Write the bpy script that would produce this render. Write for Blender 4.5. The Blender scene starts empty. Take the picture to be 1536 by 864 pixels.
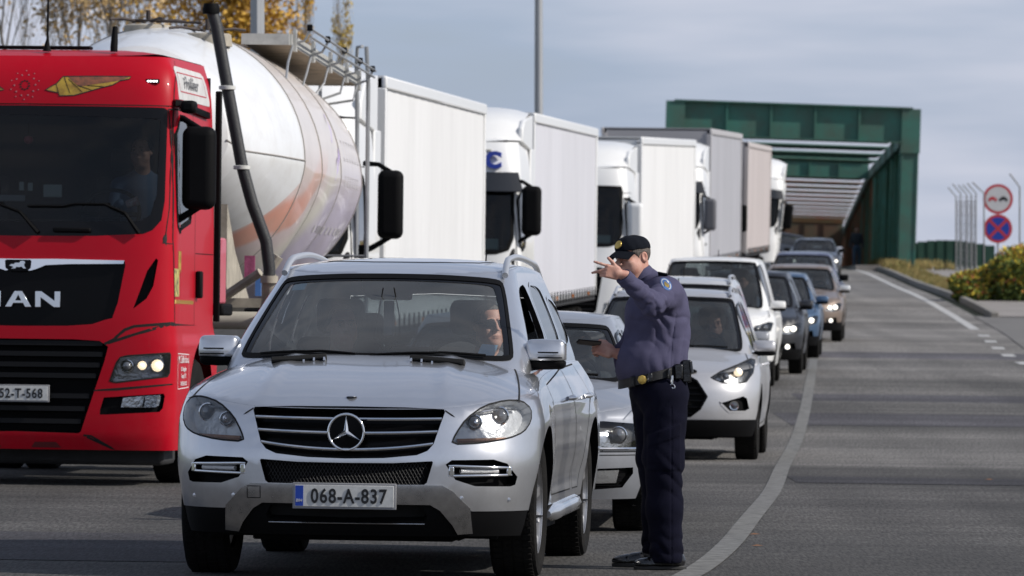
import bpy, math, random
import numpy as np
from mathutils import Vector, Matrix
from mathutils.geometry import delaunay_2d_cdt

random.seed(7)
rng = np.random.default_rng(7)
PI = math.pi
R = math.radians
scene = bpy.context.scene
col = scene.collection

# ------------------------------------------------------------------ camera
CAM_H = 1.38
FPX = 9000.0                       # focal length in pixels of a 1536 px wide frame
cam_d = bpy.data.cameras.new('camera')
cam = bpy.data.objects.new('camera', cam_d)
col.objects.link(cam)
cam.location = (0, 0, CAM_H)
cam.rotation_euler = (R(90), 0, 0)
cam_d.sensor_width = 36.0
cam_d.lens = FPX / 1536 * 36.0
cam_d.shift_y = (475 - 432) / 1536
cam_d.clip_start = 1.0
cam_d.clip_end = 6000
cam_d.dof.use_dof = True
cam_d.dof.focus_distance = 34.0
cam_d.dof.aperture_fstop = 9.0
scene.camera = cam
scene.render.resolution_x = 1024
scene.render.resolution_y = 576

# ------------------------------------------------------------------ light
SUN_TO = Vector((0.88, -0.24, 0.62)).normalized()      # direction towards the sun
sun_d = bpy.data.lights.new('sun', 'SUN')
sun = bpy.data.objects.new('sun', sun_d)
col.objects.link(sun)
sun_d.energy = 4.4
sun_d.angle = R(0.5)
sun_d.color = (1.0, 0.95, 0.88)
sun.rotation_euler = SUN_TO.to_track_quat('Z', 'Y').to_euler()
world = bpy.data.worlds.new('World')
scene.world = world
world.use_nodes = True
wn, wl = world.node_tree.nodes, world.node_tree.links
wn.clear()
w_out = wn.new('ShaderNodeOutputWorld')
w_bg = wn.new('ShaderNodeBackground')
w_sky = wn.new('ShaderNodeTexSky')
w_sky.sky_type = 'NISHITA'
w_sky.sun_disc = False
w_sky.sun_elevation = math.asin(SUN_TO.z)
w_sky.sun_rotation = math.atan2(SUN_TO.x, SUN_TO.y)
w_sky.dust_density = 1.2
w_sky.ozone_density = 1.2
# soft grey cloud layers over the physical sky, the same all round
w_tc = wn.new('ShaderNodeTexCoord')
w_map = wn.new('ShaderNodeMapping')
w_map.inputs['Scale'].default_value = (2.4, 2.4, 16.0)
w_map.inputs['Location'].default_value = (0.35, 0.1, 0.55)
w_n = wn.new('ShaderNodeTexNoise')
w_n.inputs['Scale'].default_value = 2.6
w_n.inputs['Detail'].default_value = 5
w_n.inputs['Roughness'].default_value = 0.5
w_ramp = wn.new('ShaderNodeValToRGB')
w_ramp.color_ramp.elements[0].position = 0.36
w_ramp.color_ramp.elements[0].color = (0.62, 0.62, 0.62, 1)
w_ramp.color_ramp.elements[1].position = 0.62
w_ramp.color_ramp.elements[1].color = (0.9, 0.9, 0.9, 1)
w_cc = wn.new('ShaderNodeMixRGB')
w_cc.inputs[1].default_value = (5.4, 6.6, 9.2, 1)     # blue grey veil
w_cc.inputs[2].default_value = (8.0, 8.4, 10.0, 1)      # pale cloud
w_mix = wn.new('ShaderNodeMixRGB')
wl.new(w_tc.outputs['Generated'], w_map.inputs['Vector'])
wl.new(w_map.outputs[0], w_n.inputs['Vector'])
wl.new(w_n.outputs['Fac'], w_ramp.inputs['Fac'])
# cloud share cut overhead, out of view, to lower the ambient light
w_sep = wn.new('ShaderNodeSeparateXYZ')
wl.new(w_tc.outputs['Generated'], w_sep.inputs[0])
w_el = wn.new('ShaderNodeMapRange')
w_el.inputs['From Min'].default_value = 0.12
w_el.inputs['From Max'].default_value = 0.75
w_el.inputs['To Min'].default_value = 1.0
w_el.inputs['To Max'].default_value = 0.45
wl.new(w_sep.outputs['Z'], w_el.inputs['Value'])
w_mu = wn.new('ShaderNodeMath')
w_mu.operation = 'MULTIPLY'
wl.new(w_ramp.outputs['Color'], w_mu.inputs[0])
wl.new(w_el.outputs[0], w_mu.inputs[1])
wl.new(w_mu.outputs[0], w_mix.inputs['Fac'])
wl.new(w_n.outputs['Fac'], w_cc.inputs['Fac'])
w_r2 = wn.new('ShaderNodeMapRange')
w_r2.inputs['From Min'].default_value = 0.42
w_r2.inputs['From Max'].default_value = 0.6
wl.new(w_n.outputs['Fac'], w_r2.inputs['Value'])
wl.new(w_r2.outputs[0], w_cc.inputs['Fac'])
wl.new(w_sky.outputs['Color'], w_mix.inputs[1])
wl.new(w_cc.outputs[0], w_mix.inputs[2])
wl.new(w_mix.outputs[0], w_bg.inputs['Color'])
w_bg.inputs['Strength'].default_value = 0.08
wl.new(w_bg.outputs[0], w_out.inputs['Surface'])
vs = scene.view_settings
scene.display_settings.display_device = 'sRGB'
vs.view_transform = 'Standard'
vs.look = 'None'
vs.exposure = 0.0
vs.gamma = 1.0
vs.use_curve_mapping = False
scene.cycles.max_bounces = 7
scene.cycles.diffuse_bounces = 3
scene.cycles.glossy_bounces = 4
scene.cycles.transmission_bounces = 6
scene.cycles.transparent_max_bounces = 12
scene.cycles.use_denoising = True

# ------------------------------------------------------------------ materials
MATS = {}
def mat(name, c=(0.5, 0.5, 0.5), rough=0.5, metal=0.0, coat=0.0, bump=0.0, bscale=40.0, var=0.0, vscale=3.0,
        c2=None, spec=0.5, flake=False, emit=None, estr=0.0, sheen=0.0, bstretch=None, aniso_dirt=0.0):
    if name in MATS:
        return MATS[name]
    m = bpy.data.materials.new(name)
    m.use_nodes = True
    nt = m.node_tree
    b = nt.nodes['Principled BSDF']
    b.inputs['Base Color'].default_value = (*c, 1)
    b.inputs['Roughness'].default_value = rough
    b.inputs['Metallic'].default_value = metal
    b.inputs['Coat Weight'].default_value = coat
    b.inputs['Coat Roughness'].default_value = 0.04
    b.inputs['Specular IOR Level'].default_value = spec
    if sheen:
        b.inputs['Sheen Weight'].default_value = sheen
    if emit:
        b.inputs['Emission Color'].default_value = (*emit, 1)
        b.inputs['Emission Strength'].default_value = estr
    tc = nt.nodes.new('ShaderNodeTexCoord')
    src = tc.outputs['Object']
    if bstretch:
        mp = nt.nodes.new('ShaderNodeMapping')
        mp.inputs['Scale'].default_value = bstretch
        nt.links.new(src, mp.inputs['Vector'])
        src = mp.outputs[0]
    if var or c2:
        n = nt.nodes.new('ShaderNodeTexNoise')
        n.inputs['Scale'].default_value = vscale
        n.inputs['Detail'].default_value = 6
        n.inputs['Roughness'].default_value = 0.65
        nt.links.new(src, n.inputs['Vector'])
        mr = nt.nodes.new('ShaderNodeMapRange')
        mr.inputs['From Min'].default_value = 0.35
        mr.inputs['From Max'].default_value = 0.68
        nt.links.new(n.outputs['Fac'], mr.inputs['Value'])
        mx = nt.nodes.new('ShaderNodeMixRGB')
        k2 = c2 or tuple(x * (1 - var) for x in c)
        mx.inputs[1].default_value = (*c, 1)
        mx.inputs[2].default_value = (*k2, 1)
        nt.links.new(mr.outputs[0], mx.inputs['Fac'])
        nt.links.new(mx.outputs[0], b.inputs['Base Color'])
        mr2 = nt.nodes.new('ShaderNodeMapRange')
        mr2.inputs['To Min'].default_value = rough
        mr2.inputs['To Max'].default_value = min(1, rough + 0.12)
        nt.links.new(n.outputs['Fac'], mr2.inputs['Value'])
        nt.links.new(mr2.outputs[0], b.inputs['Roughness'])
    if bump:
        n2 = nt.nodes.new('ShaderNodeTexNoise')
        n2.inputs['Scale'].default_value = bscale
        n2.inputs['Detail'].default_value = 4
        nt.links.new(src, n2.inputs['Vector'])
        bp = nt.nodes.new('ShaderNodeBump')
        bp.inputs['Strength'].default_value = bump
        bp.inputs['Distance'].default_value = 0.02
        nt.links.new(n2.outputs['Fac'], bp.inputs['Height'])
        nt.links.new(bp.outputs[0], b.inputs['Normal'])
    MATS[name] = m
    return m

def glass(name, tint=(0.55, 0.6, 0.62), rough=0.0, refl=1.0, glare=0.0):
    """thin pane: tinted see-through with fresnel reflection; film = share of pale diffuse painted in for sky reflection"""
    if name in MATS:
        return MATS[name]
    m = bpy.data.materials.new(name)
    m.use_nodes = True
    nt = m.node_tree
    nt.nodes.clear()
    o = nt.nodes.new('ShaderNodeOutputMaterial')
    tr = nt.nodes.new('ShaderNodeBsdfTransparent')
    tr.inputs['Color'].default_value = (*tint, 1)
    gl = nt.nodes.new('ShaderNodeBsdfGlossy')
    gl.inputs['Roughness'].default_value = rough + 0.02
    gl.inputs['Color'].default_value = (refl, refl, refl, 1)
    fr = nt.nodes.new('ShaderNodeFresnel')
    fr.inputs['IOR'].default_value = 1.5
    mx = nt.nodes.new('ShaderNodeMixShader')
    nt.links.new(fr.outputs[0], mx.inputs[0])
    nt.links.new(tr.outputs[0], mx.inputs[1])
    nt.links.new(gl.outputs[0], mx.inputs[2])
    last = mx
    if glare:  # pale diffuse veil standing in for sky reflection on the pane
        df = nt.nodes.new('ShaderNodeBsdfDiffuse')
        df.inputs['Color'].default_value = (0.6, 0.62, 0.62, 1)
        m2 = nt.nodes.new('ShaderNodeMixShader')
        n = nt.nodes.new('ShaderNodeTexNoise')
        n.inputs['Scale'].default_value = 3.0
        mr = nt.nodes.new('ShaderNodeMapRange')
        mr.inputs['To Min'].default_value = glare * 0.4
        mr.inputs['To Max'].default_value = glare * 1.6
        tc = nt.nodes.new('ShaderNodeTexCoord')
        nt.links.new(tc.outputs['Object'], n.inputs['Vector'])
        nt.links.new(n.outputs['Fac'], mr.inputs['Value'])
        nt.links.new(mr.outputs[0], m2.inputs[0])
        nt.links.new(mx.outputs[0], m2.inputs[1])
        nt.links.new(df.outputs[0], m2.inputs[2])
        last = m2
    nt.links.new(last.outputs[0], o.inputs['Surface'])
    MATS[name] = m
    return m

def paint(name, c, metal=0.0, rough=0.35, coat=0.8, dirt=0.08):
    """car paint with clear coat, faint flake and road dust low on the body"""
    if name in MATS:
        return MATS[name]
    m = mat(name, c, rough, metal, coat)
    nt = m.node_tree
    b = nt.nodes['Principled BSDF']
    tc = nt.nodes.new('ShaderNodeTexCoord')
    n = nt.nodes.new('ShaderNodeTexNoise')
    n.inputs['Scale'].default_value = 5.0
    n.inputs['Detail'].default_value = 8
    n.inputs['Roughness'].default_value = 0.7
    nt.links.new(tc.outputs['Object'], n.inputs['Vector'])
    sp = nt.nodes.new('ShaderNodeSeparateXYZ')
    nt.links.new(tc.outputs['Object'], sp.inputs[0])
    h = nt.nodes.new('ShaderNodeMapRange')
    h.inputs['From Min'].default_value = 0.9
    h.inputs['From Max'].default_value = 0.25
    h.inputs['To Min'].default_value = 0.25
    h.inputs['To Max'].default_value = 1.0
    nt.links.new(sp.outputs['Z'], h.inputs['Value'])
    mr = nt.nodes.new('ShaderNodeMapRange')
    mr.inputs['From Min'].default_value = 0.4
    mr.inputs['From Max'].default_value = 0.75
    mr.inputs['To Max'].default_value = dirt * 3
    nt.links.new(n.outputs['Fac'], mr.inputs['Value'])
    mu = nt.nodes.new('ShaderNodeMath')
    mu.operation = 'MULTIPLY'
    nt.links.new(h.outputs[0], mu.inputs[0])
    nt.links.new(mr.outputs[0], mu.inputs[1])
    mx = nt.nodes.new('ShaderNodeMixRGB')
    mx.inputs[1].default_value = (*c, 1)
    mx.inputs[2].default_value = (0.16, 0.145, 0.125, 1)
    nt.links.new(mu.outputs[0], mx.inputs['Fac'])
    nt.links.new(mx.outputs[0], b.inputs['Base Color'])
    ad = nt.nodes.new('ShaderNodeMath')
    ad.operation = 'MULTIPLY_ADD'
    ad.inputs[1].default_value = 0.5
    ad.inputs[2].default_value = 0.03
    nt.links.new(mu.outputs[0], ad.inputs[0])
    nt.links.new(ad.outputs[0], b.inputs['Coat Roughness'])
    return m

# ------------------------------------------------------------------ object helpers
def mk(name, V, F, m, parent=None, smooth=False, bevel=0.0, normals=None, seg=2, autosmooth=None):
    me = bpy.data.meshes.new(name)
    V = V.tolist() if isinstance(V, np.ndarray) else V
    F = F.tolist() if isinstance(F, np.ndarray) else F
    me.from_pydata(V, [], F)
    ms = m if isinstance(m, (list, tuple)) else [m]
    for k in ms:
        me.materials.append(k)
    if smooth:
        me.polygons.foreach_set('use_smooth', [True] * len(me.polygons))
    me.update()
    if normals is not None:
        me.normals_split_custom_set_from_vertices([tuple(n) for n in normals])
    elif autosmooth is not None:
        me.polygons.foreach_set('use_smooth', [True] * len(me.polygons))
        me.set_sharp_from_angle(angle=R(autosmooth))
    o = bpy.data.objects.new(name, me)
    col.objects.link(o)
    if parent is not None:
        o.parent = parent
    if bevel:
        b = o.modifiers.new('bevel', 'BEVEL')
        b.width = bevel
        b.segments = seg
        b.limit_method = 'ANGLE'
        b.angle_limit = R(35)
        b.harden_normals = False
        me.polygons.foreach_set('use_smooth', [True] * len(me.polygons))
        me.set_sharp_from_angle(angle=R(45))
    return o

def thing(name, label, cat, loc=(0, 0, 0), rot=(0, 0, 0), group=None):
    o = bpy.data.objects.new(name, None)
    o.empty_display_size = 0.2
    col.objects.link(o)
    o.location = loc
    o.rotation_euler = rot
    o['label'] = label
    o['category'] = cat
    if group:
        o['group'] = group
    return o

def tag(o, label=None, cat=None, group=None, kind=None):
    if label: o['label'] = label
    if cat: o['category'] = cat
    if group: o['group'] = group
    if kind: o['kind'] = kind
    return o

def copy_tree(o, parent=None):
    c = o.copy()
    col.objects.link(c)
    if parent is not None:
        c.parent = parent
    for ch in list(o.children):
        copy_tree(ch, c)
    return c

class MB:
    """collects shapes, built as one mesh"""
    def __init__(s):
        s.V, s.F = [], []
    def add(s, V, F):
        n = len(s.V)
        s.V += [tuple(v) for v in V]
        s.F += [tuple(i + n for i in f) for f in F]
        return s
    def box(s, c, d, rot=None, taper=None):
        x, y, z = [k / 2 for k in d]
        P = [(-x, -y, -z), (x, -y, -z), (x, y, -z), (-x, y, -z), (-x, -y, z), (x, -y, z), (x, y, z), (-x, y, z)]
        if taper:
            P = [(p[0] * (taper[0] if p[2] > 0 else 1), p[1] * (taper[1] if p[2] > 0 else 1), p[2]) for p in P]
        if rot is not None:
            M = rot if isinstance(rot, Matrix) else Matrix.Rotation(rot[0], 3, 'X') if False else euler(rot)
            P = [M @ Vector(p) for p in P]
        P = [(p[0] + c[0], p[1] + c[1], p[2] + c[2]) for p in P]
        return s.add(P, [(0, 3, 2, 1), (4, 5, 6, 7), (0, 1, 5, 4), (1, 2, 6, 5), (2, 3, 7, 6), (3, 0, 4, 7)])
    def bx(s, x0, x1, y0, y1, z0, z1):
        return s.box(((x0 + x1) / 2, (y0 + y1) / 2, (z0 + z1) / 2), (abs(x1 - x0), abs(y1 - y0), abs(z1 - z0)))
    def tube(s, pts, r, n=10, cap=True):
        pts = [Vector(p) for p in pts]
        rs = r if isinstance(r, (list, tuple)) else [r] * len(pts)
        rings = []
        up = None
        for i, p in enumerate(pts):
            a = pts[max(0, i - 1)]
            b = pts[min(len(pts) - 1, i + 1)]
            t = (b - a).normalized()
            if up is None:
                up = Vector((0, 0, 1)) if abs(t.z) < 0.9 else Vector((1, 0, 0))
            e1 = t.cross(up).normalized()
            up = e1.cross(t).normalized()
            rings.append([p + (e1 * math.cos(2 * PI * k / n) + up * math.sin(2 * PI * k / n)) * rs[i] for k in range(n)])
        V = [v for q in rings for v in q]
        F = []
        for i in range(len(pts) - 1):
            for k in range(n):
                F.append((i * n + k, i * n + (k + 1) % n, (i + 1) * n + (k + 1) % n, (i + 1) * n + k))
        if cap:
            F.append(tuple(range(n))[::-1])
            F.append(tuple((len(pts) - 1) * n + k for k in range(n)))
        return s.add(V, F)
    def lathe(s, prof, n=24, axis='z', c=(0, 0, 0), cap=True):
        """prof: list of (radius, height along axis)"""
        V, F = [], []
        for r, h in prof:
            for k in range(n):
                a = 2 * PI * k / n
                u, v = r * math.cos(a), r * math.sin(a)
                p = {'z': (u, v, h), 'y': (u, h, v), 'x': (h, u, v)}[axis]
                V.append((p[0] + c[0], p[1] + c[1], p[2] + c[2]))
        for i in range(len(prof) - 1):
            for k in range(n):
                f = (i * n + k, i * n + (k + 1) % n, (i + 1) * n + (k + 1) % n, (i + 1) * n + k)
                F.append(f if axis != 'y' else f[::-1])
        if cap:
            F.append(tuple(range(n))[::-1] if axis != 'y' else tuple(range(n)))
            F.append(tuple((len(prof) - 1) * n + k for k in range(n)) if axis != 'y' else tuple((len(prof) - 1) * n + k for k in range(n))[::-1])
        return s.add(V, F)
    def prism(s, poly, y0, y1, axis='y'):
        """poly in the plane (x,z) for axis y, (y,z) for axis x, (x,y) for axis z, extruded"""
        n = len(poly)
        def P(a, b, h):
            return {'y': (a, h, b), 'x': (h, a, b), 'z': (a, b, h)}[axis]
        V = [P(a, b, y0) for a, b in poly] + [P(a, b, y1) for a, b in poly]
        F = [tuple(range(n)), tuple(range(n, 2 * n))[::-1]]
        for i in range(n):
            j = (i + 1) % n
            F.append((i, i + n, j + n, j))
        return s.add(V, F)
    def xf(s, M):
        s.V = [tuple(M @ Vector(v)) for v in s.V]
        return s
    def build(s, name, m, parent=None, bevel=0.0, smooth=False, seg=2, autosmooth=None):
        return mk(name, s.V, s.F, m, parent, smooth, bevel, seg=seg, autosmooth=autosmooth)

def euler(r):
    return Matrix.Rotation(r[2], 3, 'Z') @ Matrix.Rotation(r[1], 3, 'Y') @ Matrix.Rotation(r[0], 3, 'X')

def text_mesh(name, body, size, m, parent=None, loc=(0, 0, 0), rot=(R(90), 0, 0), depth=0.002, sx=1.0, bold=0.0, align='CENTER', spacing=1.0):
    cu = bpy.data.curves.new(name, 'FONT')
    cu.body = body
    cu.size = size
    cu.extrude = depth
    cu.offset = bold
    cu.align_x = align
    cu.align_y = 'CENTER'
    cu.space_character = spacing
    cu.resolution_u = 4
    to = bpy.data.objects.new(name, cu)
    col.objects.link(to)
    bpy.context.view_layer.update()
    dg = bpy.context.evaluated_depsgraph_get()
    me = bpy.data.meshes.new_from_object(to.evaluated_get(dg))
    bpy.data.objects.remove(to)
    me.materials.clear()
    me.materials.append(m)
    o = bpy.data.objects.new(name, me)
    col.objects.link(o)
    o.parent = parent
    o.location = loc
    o.rotation_euler = rot
    o.scale = (sx, 1, 1)
    return o

# ------------------------------------------------------------------ curved panels cut from a body surface
def inpoly(P, poly):
    poly = np.asarray(poly, float)
    x, y = P[:, 0], P[:, 1]
    c = np.zeros(len(P), bool)
    j = len(poly) - 1
    for i in range(len(poly)):
        xi, yi = poly[i]
        xj, yj = poly[j]
        if yi != yj:
            t = ((yi > y) != (yj > y)) & (x < (xj - xi) * (y - yi) / (yj - yi) + xi)
            c ^= t
        j = i
    return c

def resample(poly, step, closed=True):
    out = []
    n = len(poly)
    for i in range(n if closed else n - 1):
        a, b = np.array(poly[i], float), np.array(poly[(i + 1) % n], float)
        k = max(1, int(math.ceil(np.linalg.norm(b - a) / step)))
        for j in range(k):
            out.append(tuple(a + (b - a) * j / k))
    if not closed:
        out.append(tuple(poly[-1]))
    return out

def smooth_poly(poly, it=2, closed=True, sharp=()):
    """corner rounding (Chaikin); corners listed in sharp stay"""
    P = [(np.array(p, float), i in sharp) for i, p in enumerate(poly)]
    for _ in range(it):
        Q = []
        n = len(P)
        for i in range(n):
            (p, s) = P[i]
            if s:
                Q.append((p, True))
                continue
            a, b = P[i - 1][0], P[(i + 1) % n][0]
            Q.append((p * 0.78 + a * 0.22, False))
            Q.append((p * 0.78 + b * 0.22, False))
        P = Q
    return [tuple(p) for p, s in P]

def cut(outline, holes, step, bnd=None):
    bnd = bnd or step
    pts, edges = [], []
    for poly in [outline] + list(holes):
        q = resample(poly, bnd)
        n0 = len(pts)
        pts += q
        edges += [(n0 + i, n0 + (i + 1) % len(q)) for i in range(len(q))]
    B = np.array(pts)
    lo, hi = np.array(outline).min(0), np.array(outline).max(0)
    xs = np.arange(lo[0] + step * 0.5, hi[0], step)
    ys = np.arange(lo[1] + step * 0.5, hi[1], step)
    G = np.stack(np.meshgrid(xs, ys), -1).reshape(-1, 2)
    G[:, 0] += ((np.round((G[:, 1] - lo[1]) / step).astype(int) % 2) * 0.5 - 0.25) * step
    ok = inpoly(G, outline)
    for h in holes:
        ok &= ~inpoly(G, h)
    G = G[ok]
    if len(G):
        keep = np.ones(len(G), bool)
        for i in range(0, len(G), 2000):
            d = ((G[i:i + 2000, None, :] - B[None]) ** 2).sum(-1).min(1)
            keep[i:i + 2000] = d > (0.45 * min(step, bnd)) ** 2
        G = G[keep]
    allp = [Vector(p) for p in pts] + [Vector(p) for p in G]
    res = delaunay_2d_cdt(allp, edges, [], 0, 1e-6)
    V2 = np.array([tuple(v) for v in res[0]])
    T = np.array([f for f in res[2]])
    C = V2[T].mean(1)
    ok = inpoly(C, outline)
    for h in holes:
        ok &= ~inpoly(C, h)
    T = T[ok]
    used = np.unique(T)
    remap = -np.ones(len(V2), int)
    remap[used] = np.arange(len(used))
    return V2[used], remap[T]

def fdn(S, Q, e=0.004):
    p = S(Q)
    a = S(Q + [e, 0]) - S(Q - [e, 0])
    b = S(Q + [0, e]) - S(Q - [0, e])
    n = np.cross(a, b)
    n /= np.maximum(np.linalg.norm(n, axis=1, keepdims=True), 1e-12)
    return p, n

def patch(name, S, outline, holes, m, parent, step=0.05, bnd=None, off=0.0, normf=None, sgn=1, offf=None):
    """S maps (n,2) domain points to (n,3); normals come from the smooth surface itself"""
    V2, T = cut(outline, holes, step, bnd)
    p, n = fdn(S, V2)
    n = n * sgn
    if normf is not None:
        n = normf(V2, n)
    p = p + n * off
    if offf is not None:
        p = p + n * offf(V2)[:, None]
    # orient faces along the normals
    fn = np.cross(p[T[:, 1]] - p[T[:, 0]], p[T[:, 2]] - p[T[:, 0]])
    flip = (fn * n[T[:, 0]]).sum(1) < 0
    T[flip] = T[flip][:, ::-1]
    return mk(name, p, T, m, parent, True, normals=n if offf is None else None)

def rim(name, S, poly, m, parent, depth, off=0.0, step=0.04, sgn=1, width=0.0, closed=True, dirv=None):
    """wall running inward from a cut edge"""
    q = np.array(resample(poly, step, closed))
    p, n = fdn(S, q)
    n = n * sgn
    if dirv is not None:
        n = np.tile(-np.array(dirv, float), (len(q), 1))
    a = p + n * off
    b = p - n * depth
    k = len(q)
    F = [(i, (i + 1) % k, k + (i + 1) % k, k + i) for i in range(k if closed else k - 1)]
    return mk(name, np.vstack([a, b]), F, m, parent, autosmooth=40)

def ribbon(name, S, line, m, parent, w=0.006, off=0.0015, step=0.04, sgn=1, closed=False, thick=0.0):
    """thin strip lying on a surface along a line of domain points"""
    q = np.array(resample(line, step, closed))
    t = np.gradient(q, axis=0)
    t /= np.maximum(np.linalg.norm(t, axis=1, keepdims=True), 1e-9)
    nn = np.stack([-t[:, 1], t[:, 0]], 1)
    L, Rr = q + nn * w / 2, q - nn * w / 2
    a, na = fdn(S, L)
    b, nb = fdn(S, Rr)
    a = a + na * sgn * off
    b = b + nb * sgn * off
    k = len(q)
    if thick:
        c = a + (na * sgn) * thick
        d = b + (nb * sgn) * thick
        V = np.vstack([a, c, d, b])
        F = []
        for i in range(k if closed else k - 1):
            j = (i + 1) % k
            F += [(i, j, k + j, k + i), (k + i, k + j, 2 * k + j, 2 * k + i), (2 * k + i, 2 * k + j, 3 * k + j, 3 * k + i)]
        return mk(name, V, F, m, parent, autosmooth=30)
    V = np.vstack([a, b])
    F = [(i, (i + 1) % k, k + (i + 1) % k, k + i) for i in range(k if closed else k - 1)]
    return mk(name, V, F, m, parent, True)

def pw(xs, ys):
    xs, ys = np.array(xs, float), np.array(ys, float)
    def f(t):
        return np.interp(t, xs, ys)
    return f

def pws(xs, ys):
    """smooth monotone-ish interpolation (hermite)"""
    xs, ys = np.array(xs, float), np.array(ys, float)
    h = np.diff(xs)
    dl = np.diff(ys) / h
    m = np.zeros(len(xs))
    m[0], m[-1] = dl[0], dl[-1]
    for i in range(1, len(xs) - 1):
        m[i] = 0 if dl[i - 1] * dl[i] <= 0 else 2 * dl[i - 1] * dl[i] / (dl[i - 1] + dl[i])
    def f(t):
        t = np.asarray(t, float)
        i = np.clip(np.searchsorted(xs, t) - 1, 0, len(xs) - 2)
        u = (t - xs[i]) / h[i]
        uc = np.clip(u, 0, 1)
        a = 2 * uc**3 - 3 * uc**2 + 1
        b = uc**3 - 2 * uc**2 + uc
        c = -2 * uc**3 + 3 * uc**2
        d = uc**3 - uc**2
        r = a * ys[i] + b * h[i] * m[i] + c * ys[i + 1] + d * h[i] * m[i + 1]
        r = r + np.where(u < 0, u * h[i] * m[0], 0) + np.where(u > 1, (u - 1) * h[i] * m[-1], 0)
        return r
    return f

class Shell:
    """wall of a vehicle body. For each height z the plan outline is a superellipse nose, straight sides and a superellipse
    tail. Domain: (u, z); u runs in metres from the nose centre round the right side (+) or left side (-)."""
    def __init__(s, hw, nose, tail, Lf=0.7, Lr=0.6, p=2.8, pr=3.5, hwref=None, side=None, L=4.8):
        s.hw, s.nose, s.tail, s.Lf, s.Lr, s.p, s.pr, s.side, s.L = hw, nose, tail, Lf, Lr, p, pr, side, L
        s.ref = hwref
        t = np.linspace(0, PI / 2, 400)
        def tab(L_, p_):
            x = s.ref * np.sin(t) ** (2 / p_)
            y = L_ * (1 - np.cos(t) ** (2 / p_))
            a = np.concatenate([[0], np.cumsum(np.hypot(np.diff(x), np.diff(y)))])
            return a
        s.t, s.af, s.ar = t, tab(Lf, p), tab(Lr, pr)
        s.Uf, s.Ur = s.af[-1], s.ar[-1]
        s.Us = L - Lf - Lr
        s.U = s.Uf + s.Us + s.Ur
    def __call__(s, Q):
        Q = np.asarray(Q, float)
        u, z = Q[:, 0], Q[:, 1]
        sg = np.sign(u)
        a = np.abs(u)
        hw, n, tl = s.hw(z), s.nose(z), s.tail(z)
        tf = np.interp(a, s.af, s.t)
        x = hw * np.sin(tf) ** (2 / s.p)
        d = n + s.Lf * (1 - np.cos(tf) ** (2 / s.p))
        k = np.clip((a - s.Uf) / s.Us, 0, 1)
        d0, d1 = n + s.Lf, tl - s.Lr
        mid = a > s.Uf
        x = np.where(mid, hw, x)
        d = np.where(mid, d0 + (d1 - d0) * k, d)
        rear = a > s.Uf + s.Us
        tr = np.interp(s.U - a, s.ar, s.t)
        x = np.where(rear, hw * np.sin(tr) ** (2 / s.pr), x)
        d = np.where(rear, tl - s.Lr * (1 - np.cos(tr) ** (2 / s.pr)), d)
        if s.side is not None:
            x = x + s.side(d, z) * np.clip(np.abs(x) / np.maximum(hw, 1e-3), 0, 1) ** 3
        return np.stack([x * sg, d, z], 1)
    def uf(s, x, z):
        """u of the point at lateral x on the nose at height z"""
        x = np.asarray(x, float)
        hw = s.hw(np.asarray(z, float))
        q = np.clip(np.abs(x) / hw, 0, 1) ** (s.p / 2)
        return np.sign(x) * np.interp(np.arcsin(q), s.t, s.af)
    def us(s, d, z):
        """u on the right side at distance d behind the nose"""
        d = np.asarray(d, float)
        z = np.asarray(z, float)
        n, tl = s.nose(z), s.tail(z)
        d0, d1 = n + s.Lf, tl - s.Lr
        k = (d - d0) / (d1 - d0)
        u = s.Uf + s.Us * k
        q = np.clip(1 - (d - n) / s.Lf, 0, 1) ** (s.p / 2)
        uf = np.interp(np.arccos(q), s.t, s.af)
        qr = np.clip(1 - (tl - d) / s.Lr, 0, 1) ** (s.pr / 2)
        ur = s.U - np.interp(np.arccos(qr), s.t, s.ar)
        return np.where(k < 0, uf, np.where(k > 1, ur, u))
    def F(s, poly):
        """polygon in front-view coordinates (x, z) -> domain"""
        return [(float(s.uf(x, z)), z) for x, z in resample(poly, 0.03)]
    def Sd(s, poly, side=1):
        return [(side * float(s.us(d, z)), z) for d, z in resample(poly, 0.04)]
    def plan(s, z, n=60, side=None):
        """outline points at heights z (callable of u or number)"""
        us_ = np.linspace(-s.U, s.U, n)
        zz = z(us_) if callable(z) else np.full(n, z)
        return s(np.stack([us_, zz], 1)), us_, zz

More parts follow.
